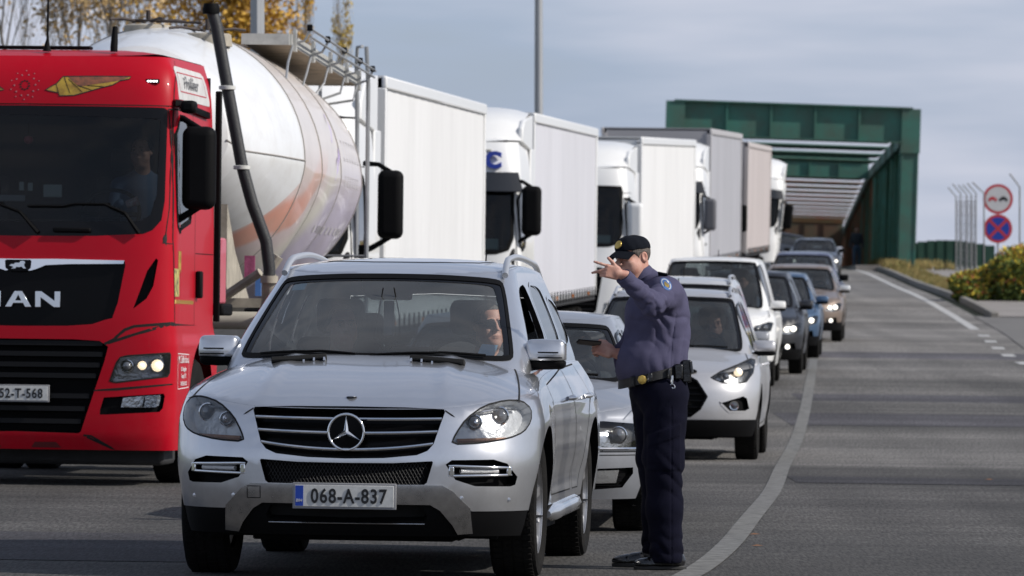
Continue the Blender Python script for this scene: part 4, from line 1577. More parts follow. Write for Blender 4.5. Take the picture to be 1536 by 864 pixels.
    # bumper centre steps: recess shade painted as flat darker red patches
    for sd in (1, -1):
        for x0 in (.12, .50 if False else .42):
            pl = [(sd * x0, .30), (sd * (x0 + .03), .345), (sd * (x0 + .20), .345), (sd * (x0 + .24), .30)]
            if x0 > .3: continue
            qq = S.F(pl if sd > 0 else pl[::-1])
            patch('recess_shade', S, qq, [], mat('red recess shade', (.10, .003, .006), .6), root, .05, .05, off=.002)
        q = S.F(hl if sd > 0 else neg(hl))
        lam = lamp(S, q, root, depth=.08, refl=mat('truck lamp bowl', (.30, .30, .31), .25, .7, bump=.5, bscale=25),
                   bulbs=[(sd * 1.12, .955, .048, .03, LAMPWARM), (sd * 1.00, .955, .036, .035, LAMPWARM), (sd * .88, .95, .045, .03, None)])
        ribbon('headlight_seal', S, q, GAP, lam, w=.012, off=.002, closed=True)
        q = S.F(fg if sd > 0 else neg(fg))
        f = patch('fog_recess', S, q, [], BLACK, root, .06, .05, off=-.03)
        rim('fog_edge', S, q, BLACK, f, .03)
        fl = [(.835, .625), (.85, .70), (1.14, .725), (1.145, .70), (1.13, .64), (1.10, .625)]
        fq = S.F(fl if sd > 0 else neg(fl))
        fo = patch('fog_lamp', S, fq, [], REFL, f, .04, .03, off=-.02)
        patch('fog_lens', S, fq, [], LENS, fo, .04, .03, off=-.001)
        ribbon('fog_divider', S, S.F([(sd * 1.01, .63), (sd * 1.02, .71)]), BLACK, fo, w=.012, off=-.002)
        q = S.F(df if sd > 0 else neg(df))
        d_ = patch('air_slot', S, q, [], GAP, root, .06, .05, off=-.08)
        rim('slot_edge', S, q, BLACK, d_, .08)
        # seams
        ribbon('bumper_seam', S, S.F([(sd * x, z) for x, z in ((.70, 1.12), (.78, 1.16), (.86, 1.235), (.93, 1.262), (1.22, 1.29))]), GAP, root, w=.022, off=.001)
        ribbon('bumper_seam', S, S.Sd([(.16, 1.28), (.40, 1.25), (1.0, 1.25), (2.2, 1.25)], sd), GAP, root, w=.018, off=.001)
        ribbon('lamp_seam', S, S.F([(sd * x, z) for x, z in ((.54, .40), (.60, .395), (.78, .29))]), GAP, root, w=.016, off=.001)
        ribbon('lamp_seam', S, S.F([(sd * x, z) for x, z in ((.62, .755), (.80, .76), (1.15, .80), (1.22, .81))]), GAP, root, w=.01, off=.001)
        ribbon('front_panel_seam', S, S.F([(sd * x, z) for x, z in ((1.165, 3.38), (1.17, 3.1), (1.17, 2.2), (1.15, 1.99), (1.13, 1.92), (1.2, 1.915))]), GAP, root, w=.008, off=.001)
        ribbon('front_panel_seam', S, S.F([(sd * x, z) for x, z in ((0, 3.01), (.5, 3.008), (1.16, 3.005))]), GAP, root, w=.008, off=.001)
        ribbon('door_seam', S, S.Sd([(.22, 1.27), (.22, 1.95), (.26, 2.3), (.30, 2.98), (1.22, 2.98), (1.25, 2.2), (1.25, 1.27)], sd), GAP, root, w=.012, off=.001)
        ribbon('door_seam', S, S.Sd([(1.28, 1.85), (2.2, 1.85)], sd), GAP, root, w=.008, off=.001)
        ribbon('door_stripe', S, S.Sd([(.22, 1.46), (1.22, 1.455)], sd), mat('gold tape', (.55, .33, .08), .4), root, w=.03, off=.0015)
        ribbon('rain_gutter', S, S.Sd([(.34, 3.03), (.5, 3.025), (1.9, 2.98)], sd), BLACK, root, w=.05, off=.002, thick=.03)
        # cab corner pillar is fresher red, door paler below
        h = MB().box((sd * 1.232, 1.34, 1.60), (.05, .10, .22)).build('door_handle', BLACK, root, bevel=.015)
        truck_mirror(root, sd * 1.235, .42, 2.52, sd, w=.27, h=.66)
        MB().box((sd * 1.30, .32, 3.00), (.12, .16, .1)).build('kerb_mirror', BLACK, root, bevel=.03)
        # side deflector behind the cab
        MB().box((sd * 1.21, 2.52, 1.72), (.04, .42, .55)).build('side_deflector', TRUCKPINK, root, bevel=.02)
        MB().box((sd * 1.215, 2.33, 2.25), (.05, .06, 1.9)).build('cab_rear_trim', BLACK, root, bevel=.01)
        MB().box((sd * 1.20, 2.60, 1.40), (.14, .5, .10)).build('battery_cover', BLACK, root, bevel=.02)
        # wing stickers on the forehead
        GOLD = mat('gold sticker', (.50, .33, .04), .45, var=.5, vscale=14, c2=(.22, .12, .02))
        BROWN = mat('worn brown sticker', (.10, .05, .03), .6, var=.5, vscale=22, c2=(.32, .1, .05))
        wing = [(.165, 3.12), (.21, 3.15), (.255, 3.175), (.30, 3.23), (.55, 3.235), (.84, 3.235), (.83, 3.215), (.76, 3.20), (.70, 3.165), (.62, 3.145), (.52, 3.115), (.40, 3.08), (.28, 3.075), (.27, 3.10)]
        wq = S.F(wing if sd > 0 else neg(wing))
        wo = patch('wing_sticker', S, wq, [], GOLD, root, .03, .02, off=.0015)
        br = [(.34, 3.228), (.55, 3.232), (.83, 3.231), (.76, 3.203), (.66, 3.185), (.52, 3.165), (.44, 3.15), (.38, 3.19)]
        patch('wing_shade', S, S.F(br if sd > 0 else neg(br)), [], BROWN, wo, .03, .02, off=.0025)
        ribbon('wing_outline', S, wq, INK, wo, w=.007, off=.003, closed=True)
        for a, b in (((.31, 3.225), (.37, 3.085)), ((.345, 3.21), (.47, 3.10)), ((.42, 3.16), (.55, 3.12)), ((.25, 3.17), (.28, 3.08)), ((.5, 3.16), (.64, 3.15))):
            ribbon('feather_line', S, S.F([(sd * a[0], a[1]), (sd * b[0], b[1])]), INK, wo, w=.005, off=.0035)
        # marker lamp
        a = sx(sd * 1.01, 3.20, .0)
        ml = MB().box((a[0], a[1] - .004, 3.20), (.11, .02, .035)).build('marker_lamp', BLACK, root, bevel=.006)
        for k in range(4):
            MB().box((a[0] - .033 + .022 * k, a[1] - .016, 3.20), (.016, .006, .014)).build('marker_diode', DRLON, ml, bevel=.003)
        # white side badge panel
        bp = [(.52, 3.10), (.50, 3.30), (.60, 3.335), (1.85, 3.325), (1.95, 3.30), (2.08, 3.10), (2.06, 3.06), (.56, 3.07)]
        bq = S.Sd(bp, sd)
        bo = patch('side_panel', S, bq if sd > 0 else bq[::-1], [], mat('white worn panel', (.58, .57, .56), .5, var=.2, vscale=8), root, .06, .05, off=.003)
        ribbon('panel_border', S, S.Sd([(.66, 3.135), (.62, 3.285), (1.85, 3.28), (1.93, 3.13)], sd), TRUCKRED, bo, w=.009, off=.0045, closed=True)
        um = float(S.us(1.2, 3.2))
        pt = S(np.array([[sd * um, 3.2]]))[0]
        text_mesh('panel_lettering', 'Profiliner', .15, mat('grey ink', (.12, .12, .13), .6), bo, (pt[0] + sd * .008, 1.20, 3.205), rot=(R(90), 0, sd * R(90)), sx=1.25, depth=.001)
        # little gold wing pair on the door
        for dd in (.42, .78):
            for k in range(1):
                pl = [(dd - .10 + .0, 1.86), (dd + .08, 1.86), (dd + .09, 1.74), (dd + .05, 1.66), (dd - .0, 1.72), (dd - .05, 1.80)]
                if dd > .6: pl = [(1.2 - x, z) for x, z in pl][::-1]
                qq = S.Sd(pl, sd)
                patch('door_wing', S, qq if sd > 0 else qq[::-1], [], GOLD, root, .04, .03, off=.002)
        qq = S.Sd([(.22, 1.72), (.38, 1.72), (.38, 1.50), (.22, 1.50)], sd)
        patch('yellow_sticker', S, qq if sd > 0 else qq[::-1], [], mat('yellow sticker', (.6, .5, .15), .5, var=.6, vscale=16, c2=(.05, .05, .04)), root, .04, .03, off=.002)
        um = float(S.us(.46, 1.0)); pt = S(np.array([[sd * um, .95]]))[0]
        fr = S.Sd([(.26, 1.05), (.78, 1.04), (.78, .78), (.26, .77)], sd)
        fo_ = ribbon('firm_frame', S, fr, WHITEINK, root, w=.006, off=.002, closed=True)
        for k, (t, sz) in enumerate((('M. Zulfo d.o.o.', .085), ('D. Dragaljev', .05), ('Tesanj 1371', .05), ('Tel 032 62 93 25', .045))):
            text_mesh('firm_lettering', t, sz, WHITEINK, fo_, (pt[0] + sd * .004, .52, (1.0, .925, .87, .81)[k]), rot=(R(90), 0, sd * R(90)), sx=1.0 if k else .95, depth=.001)
    # faded sprocket emblem
    for k in range(10):
        a = 2 * PI * k / 10
        for rr_, sz, mt in ((.035, .009, INK), (.085, .008, mat('worn pink print', (.5, .2, .22), .6)), (.115, .006, mat('worn pink print', (.5, .2, .22), .6))):
            x, z = .0 + rr_ * math.cos(a + rr_ * 30), 3.16 + rr_ * math.sin(a + rr_ * 30)
            p = sx(x, z, .002)
            MB().box((p[0], p[1], z), (sz * 1.4, .003, sz * 1.4), rot=(0, a, 0)).build('emblem_dot', mt, root)
    # wipers, roof gear
    for x0, x1, xb in ((.06, .72, .95), (-.80, -.14, .15)):
        w1 = [tuple(sx(x, 2.20 + (0.02 if x > (x0 + x1) / 2 else 0), .02)) for x in np.linspace(x0, x1, 8)]
        MB().tube(w1, .011, 6).build('wiper', BLACK, root)
        MB().tube([tuple(sx(x1 - .05, 2.22, .04)), tuple(sx((x1 + xb) / 2, 2.15, .05)), tuple(sx(xb, 1.99, .03))], [.01, .013, .018], 6).build('wiper_arm', BLACK, root)
    p = sx(.42, 2.02, .0)
    MB().box((.42, p[1] - .01, 2.015), (.30, .05, .035)).build('screen_step', BLACK, root, bevel=.01)
    for x, h_ in ((.12, .62), (.66, .10)):
        m_ = MB().tube([(x, .50, 3.44), (x, .50, 3.48), (x, .52, 3.54), (x, .54, 3.54 + h_)], [.035, .025, .010, .006] if h_ > .3 else [.03, .03, .028, .02], 8).build('roof_aerial', BLACK, root, autosmooth=60)
    MB().bx(-1.0, .42, .75, .9, 3.47, 3.495).build('roof_hatch', BLACK, root, bevel=.008)
    cab_inside(root, S, P, 2.05)
    # dashboard clutter
    z = 2.15; n = float(S.nose(2.2))
    for (x, zz, w_, h_, m_) in ((.23, 2.345, .15, .10, mat('card white', (.4, .45, .42), .5)), (-.02, 2.38, .04, .07, mat('card white', (.4, .45, .42), .5)), (.05, 2.375, .04, .065, mat('card white', (.4, .45, .42), .5)),
                                (-.10, 2.285, .22, .05, mat('tissue grey', (.25, .27, .28), .7)), (-.22, 2.36, .07, .13, BLACK)):
        MB().box((x, n + .14, zz - .02), (w_, .012, h_)).build('dash_card', m_, root, bevel=.008)
    cup = MB().lathe([(.028, -.05), (.036, .05), (.001, .05)], 16, 'z').build('paper_cup', mat('cup white', (.5, .5, .5), .5, var=.3, vscale=40, c2=(.3, .1, .1)), root, autosmooth=50)
    cup.location = (.86, n + .2, 2.24); cup.rotation_euler = (0, R(70), 0)
    MB().tube([(-.0 - .0, n + .3, 2.86), (0, n + .3, 2.78)], .003, 4).build('charm_string', BLACK, root)
    MB().lathe([(.001, -.035), (.03, -.02), (.038, 0), (.03, .025), (.001, .035)], 14, 'z', c=(0, n + .3, 2.73)).build('hanging_charm', mat('charm pink', (.4, .05, .08), .5), root, autosmooth=60)
    # chassis and wheels
    MB().bx(-1.12, 1.12, .35, .95, .16, .42).build('under_shade_box', FRAMEM, root, bevel=.04)  # added dark box, so the gap under the bumper reads as shade
    c = MB().bx(-.45, .45, .3, 5.6, .62, .95).bx(-1.0, 1.0, .25, 1.0, .35, .6)
    c.bx(-1.15, -.75, 2.5, 3.4, .45, 1.0).bx(.75, 1.15, 2.5, 3.4, .45, 1.0)
    c.build('chassis', FRAMEM, root)
    MB().lathe([(.45, .95), (.6, 1.02), (.4, 1.05)], 24, 'z', c=(0, 4.6, .05)).build('fifth_wheel', FRAMEM, root, autosmooth=40)
    for sd in (1, -1):
        wheel(root, sd * 1.06, 1.42, .50, .32, 'truck', sd, rimc=STEELRIM, rr=.57)
        for k in (0, 1):
            wheel(root, sd * (1.05 - .33 * k), 5.0, .50, .28, 'truck', sd, rimc=STEELRIM, rr=.57)
        MB().tube([(sd * 1.0, 3.4, .95), (sd * 1.0, 5.7, 1.05)], .05, 8).build('mudguard_bar', FRAMEM, root)
    return root
red_truck = make_red_truck()
place(red_truck, -3.915, 47.25, R(6.3), 1.42, 5.0, 1.0)

# ------------------------------------------------------------------ silo tank trailer
def tank_material():
    m = mat('tank print', (.66, .65, .63), .32, 0.0, .3)
    nt = m.node_tree
    b = nt.nodes['Principled BSDF']
    tc = nt.nodes.new('ShaderNodeTexCoord')
    sp = nt.nodes.new('ShaderNodeSeparateXYZ')
    nt.links.new(tc.outputs['Object'], sp.inputs[0])
    # diagonal colour bands printed on the barrel (behind the front head)
    a = nt.nodes.new('ShaderNodeMath'); a.operation = 'MULTIPLY_ADD'
    a.inputs[1].default_value = -.42
    nt.links.new(sp.outputs['Z'], a.inputs[0])
    c = nt.nodes.new('ShaderNodeMath'); c.operation = 'MULTIPLY'; c.inputs[1].default_value = .145
    nt.links.new(sp.outputs['Y'], c.inputs[0])
    nt.links.new(c.outputs[0], a.inputs[2])
    n = nt.nodes.new('ShaderNodeTexNoise'); n.inputs['Scale'].default_value = .7; n.inputs['Detail'].default_value = 2
    nt.links.new(tc.outputs['Object'], n.inputs['Vector'])
    d = nt.nodes.new('ShaderNodeMath'); d.operation = 'MULTIPLY_ADD'; d.inputs[1].default_value = .22
    nt.links.new(n.outputs['Fac'], d.inputs[0]); nt.links.new(a.outputs[0], d.inputs[2])
    f = nt.nodes.new('ShaderNodeMath'); f.operation = 'ADD'; f.inputs[1].default_value = 1.15
    nt.links.new(d.outputs[0], f.inputs[0])
    r = nt.nodes.new('ShaderNodeValToRGB')
    r.color_ramp.interpolation = 'EASE'
    E = r.color_ramp.elements
    E[0].position, E[0].color = 0, (.60, .50, .42, 1)
    E[1].position, E[1].color = 1.0, (.55, .50, .62, 1)
    for p_, cc in ((.30, (.56, .47, .38, 1)), (.42, (.62, .50, .46, 1)), (.55, (.64, .50, .48, 1)), (.60, (.68, .33, .25, 1)), (.69, (.68, .36, .28, 1)), (.72, (.66, .55, .55, 1)),
                   (.85, (.66, .63, .56, 1))):
        e = E.new(p_); e.color = cc
    nt.links.new(f.outputs[0], r.inputs['Fac'])
    # white head in front
    g = nt.nodes.new('ShaderNodeMapRange'); g.inputs['From Min'].default_value = 1.98; g.inputs['From Max'].default_value = 2.02
    nt.links.new(sp.outputs['Y'], g.inputs['Value'])
    g2 = nt.nodes.new('ShaderNodeMath'); g2.operation = 'LESS_THAN'; g2.inputs[1].default_value = -.02
    e1 = nt.nodes.new('ShaderNodeMath'); e1.operation = 'MULTIPLY_ADD'; e1.inputs[1].default_value = -.60; e1.inputs[2].default_value = -1.35
    nt.links.new(sp.outputs['Y'], e1.inputs[0])
    e2 = nt.nodes.new('ShaderNodeMath'); e2.operation = 'ADD'
    nt.links.new(sp.outputs['Z'], e2.inputs[0]); nt.links.new(e1.outputs[0], e2.inputs[1])
    nt.links.new(e2.outputs[0], g2.inputs[0])
    mxx = nt.nodes.new('ShaderNodeMath'); mxx.operation = 'MAXIMUM'
    nt.links.new(g.outputs[0], mxx.inputs[0]); nt.links.new(g2.outputs[0], mxx.inputs[1])
    n2 = nt.nodes.new('ShaderNodeTexNoise'); n2.inputs['Scale'].default_value = 3; n2.inputs['Detail'].default_value = 8; n2.inputs['Roughness'].default_value = .7
    nt.links.new(tc.outputs['Object'], n2.inputs['Vector'])
    mr = nt.nodes.new('ShaderNodeMapRange'); mr.inputs['From Min'].default_value = .45; mr.inputs['From Max'].default_value = .8; mr.inputs['To Max'].default_value = .35
    nt.links.new(n2.outputs['Fac'], mr.inputs['Value'])
    mx = nt.nodes.new('ShaderNodeMixRGB')
    mx.inputs[1].default_value = (.70, .71, .72, 1)
    nt.links.new(mxx.outputs[0], mx.inputs['Fac']); hz = nt.nodes.new('ShaderNodeMapRange'); hz.inputs['From Min'].default_value = 2.35; hz.inputs['From Max'].default_value = 2.9
    nt.links.new(sp.outputs['Z'], hz.inputs['Value'])
    up = nt.nodes.new('ShaderNodeMixRGB'); up.inputs[2].default_value = (.66, .60, .56, 1)
    nt.links.new(hz.outputs[0], up.inputs['Fac']); nt.links.new(r.outputs['Color'], up.inputs[1]); nt.links.new(up.outputs[0], mx.inputs[2])
    m2 = nt.nodes.new('ShaderNodeMixRGB'); m2.inputs[2].default_value = (.36, .32, .27, 1)
    nt.links.new(mr.outputs[0], m2.inputs['Fac']); nt.links.new(mx.outputs[0], m2.inputs[1])
    nt.links.new(m2.outputs[0], b.inputs['Base Color'])
    return m

def make_tank():
    root = thing('silo_trailer', 'white and coral silo tank behind the red tractor, black hose up its front', 'trailer')
    TM = tank_material()
    dirty = mat('cement-dusty steel', (.42, .38, .31), .7, .1, var=.4, vscale=6)
    # sections: d, half width, top, mid, bottom
    sec = [(0, .55, 3.45, 2.95, 2.5), (.05, .72, 3.62, 2.85, 2.42), (.25, .86, 3.66, 2.74, 2.25), (1.1, 1.08, 3.79, 2.72, 1.95), (2.0, 1.25, 3.89, 2.70, 1.62), (2.9, 1.26, 3.89, 2.66, 1.40), (3.6, 1.26, 3.89, 2.66, 1.62),
           (4.6, 1.26, 3.89, 2.66, 1.38), (5.6, 1.26, 3.88, 2.66, 1.62), (6.6, 1.26, 3.86, 2.65, 1.38), (8.2, 1.24, 3.78, 2.64, 1.62), (9.6, 1.12, 3.48, 2.62, 1.7), (10.3, .80, 3.25, 2.62, 1.95), (10.5, .5, 3.0, 2.62, 2.3)]
    sec = np.array(sec)
    ds = np.unique(np.concatenate([np.linspace(0, 2, 18), np.linspace(2, 10.5, 50)]))
    V, F = [], []
    N = 72
    for d in ds:
        w, zt, zm, zb = [np.interp(d, sec[:, 0], sec[:, k]) for k in (1, 2, 3, 4)]
        for k in range(N):
            a = 2 * PI * k / N
            cx, sz = math.cos(a), math.sin(a)
            if sz >= 0:
                V.append((w * cx, d, zm + (zt - zm) * sz))
            else:
                e = 1.35
                V.append((w * math.copysign(abs(cx) ** .8, cx), d, zm - (zm - zb) * abs(sz) ** e))
    for i in range(len(ds) - 1):
        for k in range(N):
            F.append((i * N + k, i * N + (k + 1) % N, (i + 1) * N + (k + 1) % N, (i + 1) * N + k))
    F.append(tuple(range(N))[::-1])
    F.append(tuple((len(ds) - 1) * N + k for k in range(N)))
    tk = mk('tank_barrel', V, F, TM, root, autosmooth=14)
    # weld seams
    SEAM = mat('weld seam', (.30, .28, .26), .6)
    def ringpts(d, k=1.003):
        w, zt, zm, zb = [np.interp(d, sec[:, 0], sec[:, q]) for q in (1, 2, 3, 4)]
        r = []
        for q in range(N + 1):
            a = 2 * PI * q / N
            cx, sz = math.cos(a), math.sin(a)
            if sz >= 0: r.append((w * k * cx, d, zm + (zt - zm) * k * sz))
            else: r.append((w * k * math.copysign(abs(cx) ** .8, cx), d, zm - (zm - zb) * k * abs(sz) ** 1.35))
        return r
    for d in (2.0, 3.6, 5.6, 8.2):
        MB().tube(ringpts(d), .005, 5, cap=False).build('weld_seam', SEAM, tk)
    for sd in (1, -1):
        MB().tube([(sd * np.interp(d, sec[:, 0], sec[:, 1]) * 1.003, d, np.interp(d, sec[:, 0], sec[:, 3]) + .02) for d in np.linspace(.1, 2.0, 12)], .008, 5).build('weld_seam', SEAM, tk)
    # faded emblem and unreadable faded lettering
    PUR = mat('faded purple print', (.44, .36, .58), .5)
    FG = mat('faded grey print', (.50, .48, .50), .5)
    def side(d, z):
        w, zt, zm, zb = [float(np.interp(d, sec[:, 0], sec[:, q])) for q in (1, 2, 3, 4)]
        if z >= zm: return w * math.sqrt(max(0, 1 - ((z - zm) / (zt - zm)) ** 2)) + .004
        return w * (1 - (((zm - z) / (zm - zb)) ** (1 / 1.35)) ** 2) ** .4 + .004
    def decal(nm, pts, m):
        V = [(side(d, z), d, z) for d, z in pts]
        mk(nm, V, [tuple(range(len(V)))], m, tk)
    for (d, z, s_) in ((5.0, 2.95, .16), (5.0, 2.60, .13), (5.35, 2.75, .10)):
        decal('faded_emblem', [(d, z), (d + s_ * 2.2, z + s_ * .9), (d + s_ * 2.4, z + s_ * 1.9), (d + s_ * 1.0, z + s_ * 1.4)], PUR)
    for i in range(7):
        decal('faded_letter', [(6.1 + .34 * i, 2.82), (6.22 + .34 * i, 2.82), (6.22 + .34 * i, 3.02), (6.1 + .34 * i, 3.02)], FG)
    for i in range(6):
        decal('faded_letter', [(6.1 + .3 * i, 2.58), (6.2 + .3 * i, 2.58), (6.2 + .3 * i, 2.68), (6.1 + .3 * i, 2.68)], FG)
    for i in range(12):
        decal('faded_letter', [(4.4 + .26 * i, 2.12), (4.5 + .26 * i, 2.12), (4.5 + .26 * i, 2.19), (4.4 + .26 * i, 2.19)], FG)
    # top hatches with clamp arms
    IR = mat('rusty clamp iron', (.07, .055, .05), .6, .4, var=.4)
    for (x, d) in ((-.15, 2.0), (.42, 1.6), (-.1, 4.5), (-.1, 7.0)):
        zt = 3.89 if d > 1.9 else 3.8
        h = MB().lathe([(.22, -.10), (.21, .0), (.19, .012), (.001, .02)], 24, 'z', c=(x, d, zt)).build('tank_hatch', dirty, tk, autosmooth=40)
        for k in range(4):
            a = k * PI / 2 + .5
            MB().tube([(x + .08 * math.cos(a), d + .08 * math.sin(a), zt + .04), (x + .25 * math.cos(a), d + .25 * math.sin(a), zt + .06), (x + .36 * math.cos(a), d + .36 * math.sin(a), zt + .05)], .014, 6).build('hatch_clamp', IR, h)
        MB().tube([(x, d, zt + .04), (x, d, zt + .14)], .02, 8).build('hatch_spindle', IR, h)
    MB().tube([(-.45, 2.0, 3.95), (.35, 1.75, 3.91)], .012, 6).build('hatch_bar', IR, tk)
    # catwalk
    cw = MB().prism([(.48, 4.05), (.90, 4.05), (.99, 10.6), (.40, 10.6)], 3.84, 3.86, 'z').build('catwalk', mat('catwalk boards', (.30, .24, .17), .8, var=.4, vscale=5), root)
    cw.location = (0, 0, .085); cw.rotation_euler = (-.021, 0, 0)
    WG = mat('catwalk grey paint', (.44, .44, .42), .6, var=.3, vscale=8)
    MB().prism([(.46, 4.0), (.90, 4.0), (.90, 4.05), (.46, 4.05)], 3.83, 3.93, 'z').build('catwalk_end', WG, cw)
    for i, d in enumerate(np.linspace(4.05, 10.6, 30)):
        x1 = .90 + (d - 4.05) / 6.55 * .09
        if i < 29:
            MB().bx(.47, x1 - .01, d + .01, d + .20, 3.865, 3.885).build('catwalk_plank', WG, cw)
    V = [(.90, 4.05, 3.83), (.92, 4.05, 3.83), (1.01, 10.6, 3.83), (.99, 10.6, 3.83), (.90, 4.05, 3.93), (.92, 4.05, 3.93), (1.01, 10.6, 3.93), (.99, 10.6, 3.93)]
    mk('catwalk_edge', V, [(0, 1, 2, 3), (4, 7, 6, 5), (0, 4, 5, 1), (1, 5, 6, 2), (2, 6, 7, 3), (3, 7, 4, 0)], WG, cw)
    ZN = mat('galvanised tube', (.42, .43, .44), .4, .7, var=.3)
    for d in (4.2, 5.8, 7.4, 9.0, 10.3):
        x1 = .92 + (d - 4.05) / 6.55 * .09
        MB().box((x1 + .015, d, 3.88), (.03, .14, .20)).build('rail_bracket', WG, cw)
        MB().tube([(x1 + .03, d, 3.86), (x1 + .10, d, 3.88), (x1 + .16, d, 3.99)], .013, 6).build('rail_hinge', ZN, cw)
        MB().tube([(x1, d - .1, 3.83), (x1 - .02, d - .3, 3.66), (side(d, 3.5) - .02, d - .5, 3.48)], .012, 6).build('catwalk_stay', ZN, cw)
        MB().box((x1 + .15, d, 4.0), (.05, .06, .06)).build('rail_joint', BLACK, cw, bevel=.01)
    MB().tube([(1.08, 4.2, 3.99), (1.17, 10.5, 3.99)], .012, 8).build('hand_rail', ZN, cw)
    MB().tube([(1.06, 4.4, 3.93), (1.15, 10.6, 3.93)], .012, 8).build('hand_rail', ZN, cw)
    # rear ladder
    ld = MB().tube([(.96, 10.75, 3.9), (.97, 10.8, 3.3), (.98, 10.8, 1.2)], .022, 8).build('ladder_rail', ZN, root)
    MB().tube([(1.08, 10.5, 4.1), (1.10, 10.55, 3.7), (1.10, 10.6, 1.2)], .022, 8).build('ladder_rail', ZN, root)
    MB().tube([(1.04, 10.5, 4.1), (.98, 10.6, 4.1), (.96, 10.7, 3.9)], .018, 8).build('ladder_hoop', ZN, root)
    for z in np.arange(1.4, 2.2, .28):
        MB().tube([(.58, 10.8, z), (1.09, 10.7, z)], .014, 6).build('ladder_rung', ZN, root)
    MB().tube([(.58, 10.85, 3.9), (.58, 10.85, 1.2)], .02, 8).build('ladder_rail', ZN, root)
    # hose up the front right
    pts = [(.66, -.30, 3.93), (.70, -.30, 3.80), (.80, -.30, 3.28), (.93, -.29, 2.62), (1.02, -.28, 2.30), (1.14, -.26, 1.98), (1.17, -.25, 1.75), (1.17, -.25, 1.66)]
    hs = MB().tube(pts, .052, 14).build('rubber_hose', mat('hose rubber', (.022, .023, .025), .55, bump=.2, bscale=80), root, autosmooth=60)
    for i, z in ((2, 3.27), (3, 2.60)):
        p = pts[i]
        MB().lathe([(.056, -.018), (.072, -.014), (.072, .014), (.056, .018)], 20, 'z', c=(p[0], p[1], z)).build('hose_band', mat('white band', (.55, .55, .52), .5), hs, autosmooth=40)
    MB().lathe([(.07, -.04), (.075, 0), (.06, .05)], 16, 'z', c=(.655, -.3, 3.93)).build('hose_end', BLACK, hs, autosmooth=50)
    # pipework and struts under the head
    st = MB().tube([(1.17, -.25, 1.70), (1.16, -.2, 1.5), (1.1, 0, 1.3)], [.06, .055, .05], 12).build('outlet_pipe', dirty, root, autosmooth=50)
    MB().lathe([(.075, -.03), (.075, .03)], 16, 'z', c=(1.17, -.25, 1.66)).build('pipe_flange', dirty, st, autosmooth=40)
    MB().tube([(1.20, .2, 1.86), (1.12, .2, 1.74)], .05, 10).build('pipe_valve', dirty, st)
    MB().tube([(1.08, -.1, 1.72), (.45, .1, 1.30)], .04, 8).build('head_strut', dirty, root)
    MB().tube([(-1.08, -.1, 1.72), (-.45, .1, 1.30)], .04, 8).build('head_strut', dirty, root)
    MB().tube([(-1.15, .05, 1.31), (1.15, .05, 1.31)], .075, 12).build('air_pipe', mat('dusty pipe', (.48, .45, .38), .6, var=.3), root, autosmooth=50)
    MB().bx(-1.2, 1.2, .3, .5, 1.42, 1.50).build('cross_member', dirty, root)
    for a_, b_ in ((-.75, -.68), (.68, .75)):
        MB().prism([(.3, 1.45), (.3, 2.3), (1.0, 1.9), (2.2, 1.5)], a_, b_, 'x').build('hopper_plate', dirty, root)
    MB().box((.98, -.02, 1.76), (.09, .02, .20)).build('warning_plate', mat('pink plate', (.5, .12, .25), .5, var=.5, vscale=30), root)
    MB().box((1.02, .32, 1.60), (.05, .03, .16)).build('blue_plate', mat('blue plate', (.08, .2, .5), .5), root)
    c = MB().bx(-.5, .5, .4, 10.6, 1.02, 1.30)
    c.bx(-1.2, 1.2, 10.4, 10.6, .5, .75)
    c.build('chassis_rail', FRAMEM, root)
    for (d) in (3.0, 4.6, 6.6):
        MB().lathe([(.45, 1.75), (.18, 1.25), (.15, 1.05)], 20, 'z', c=(0, d, 0)).build('hopper_cone', dirty, root, autosmooth=40)
    for sd in (1, -1):
        MB().bx(sd * 1.18, sd * 1.22, 3.4, 6.4, .55, .95).build('side_guard', TRIM, root)
        for d in (7.2, 8.5, 9.8):
            wheel(root, sd * 1.05, d, .50, .36, 'truck', sd, rimc=STEELRIM, rr=.57)
            MB().tube([(sd * 1.05, d + .56 * math.cos(a), .5 + .56 * math.sin(a)) for a in np.linspace(.3, PI - .3, 9)], .03, 6).build('mudguard', BLACK, root)
    return root
tank = make_tank()
place(tank, -3.22, 50.9, R(3.3), 3.0, 8.5, 1.0)

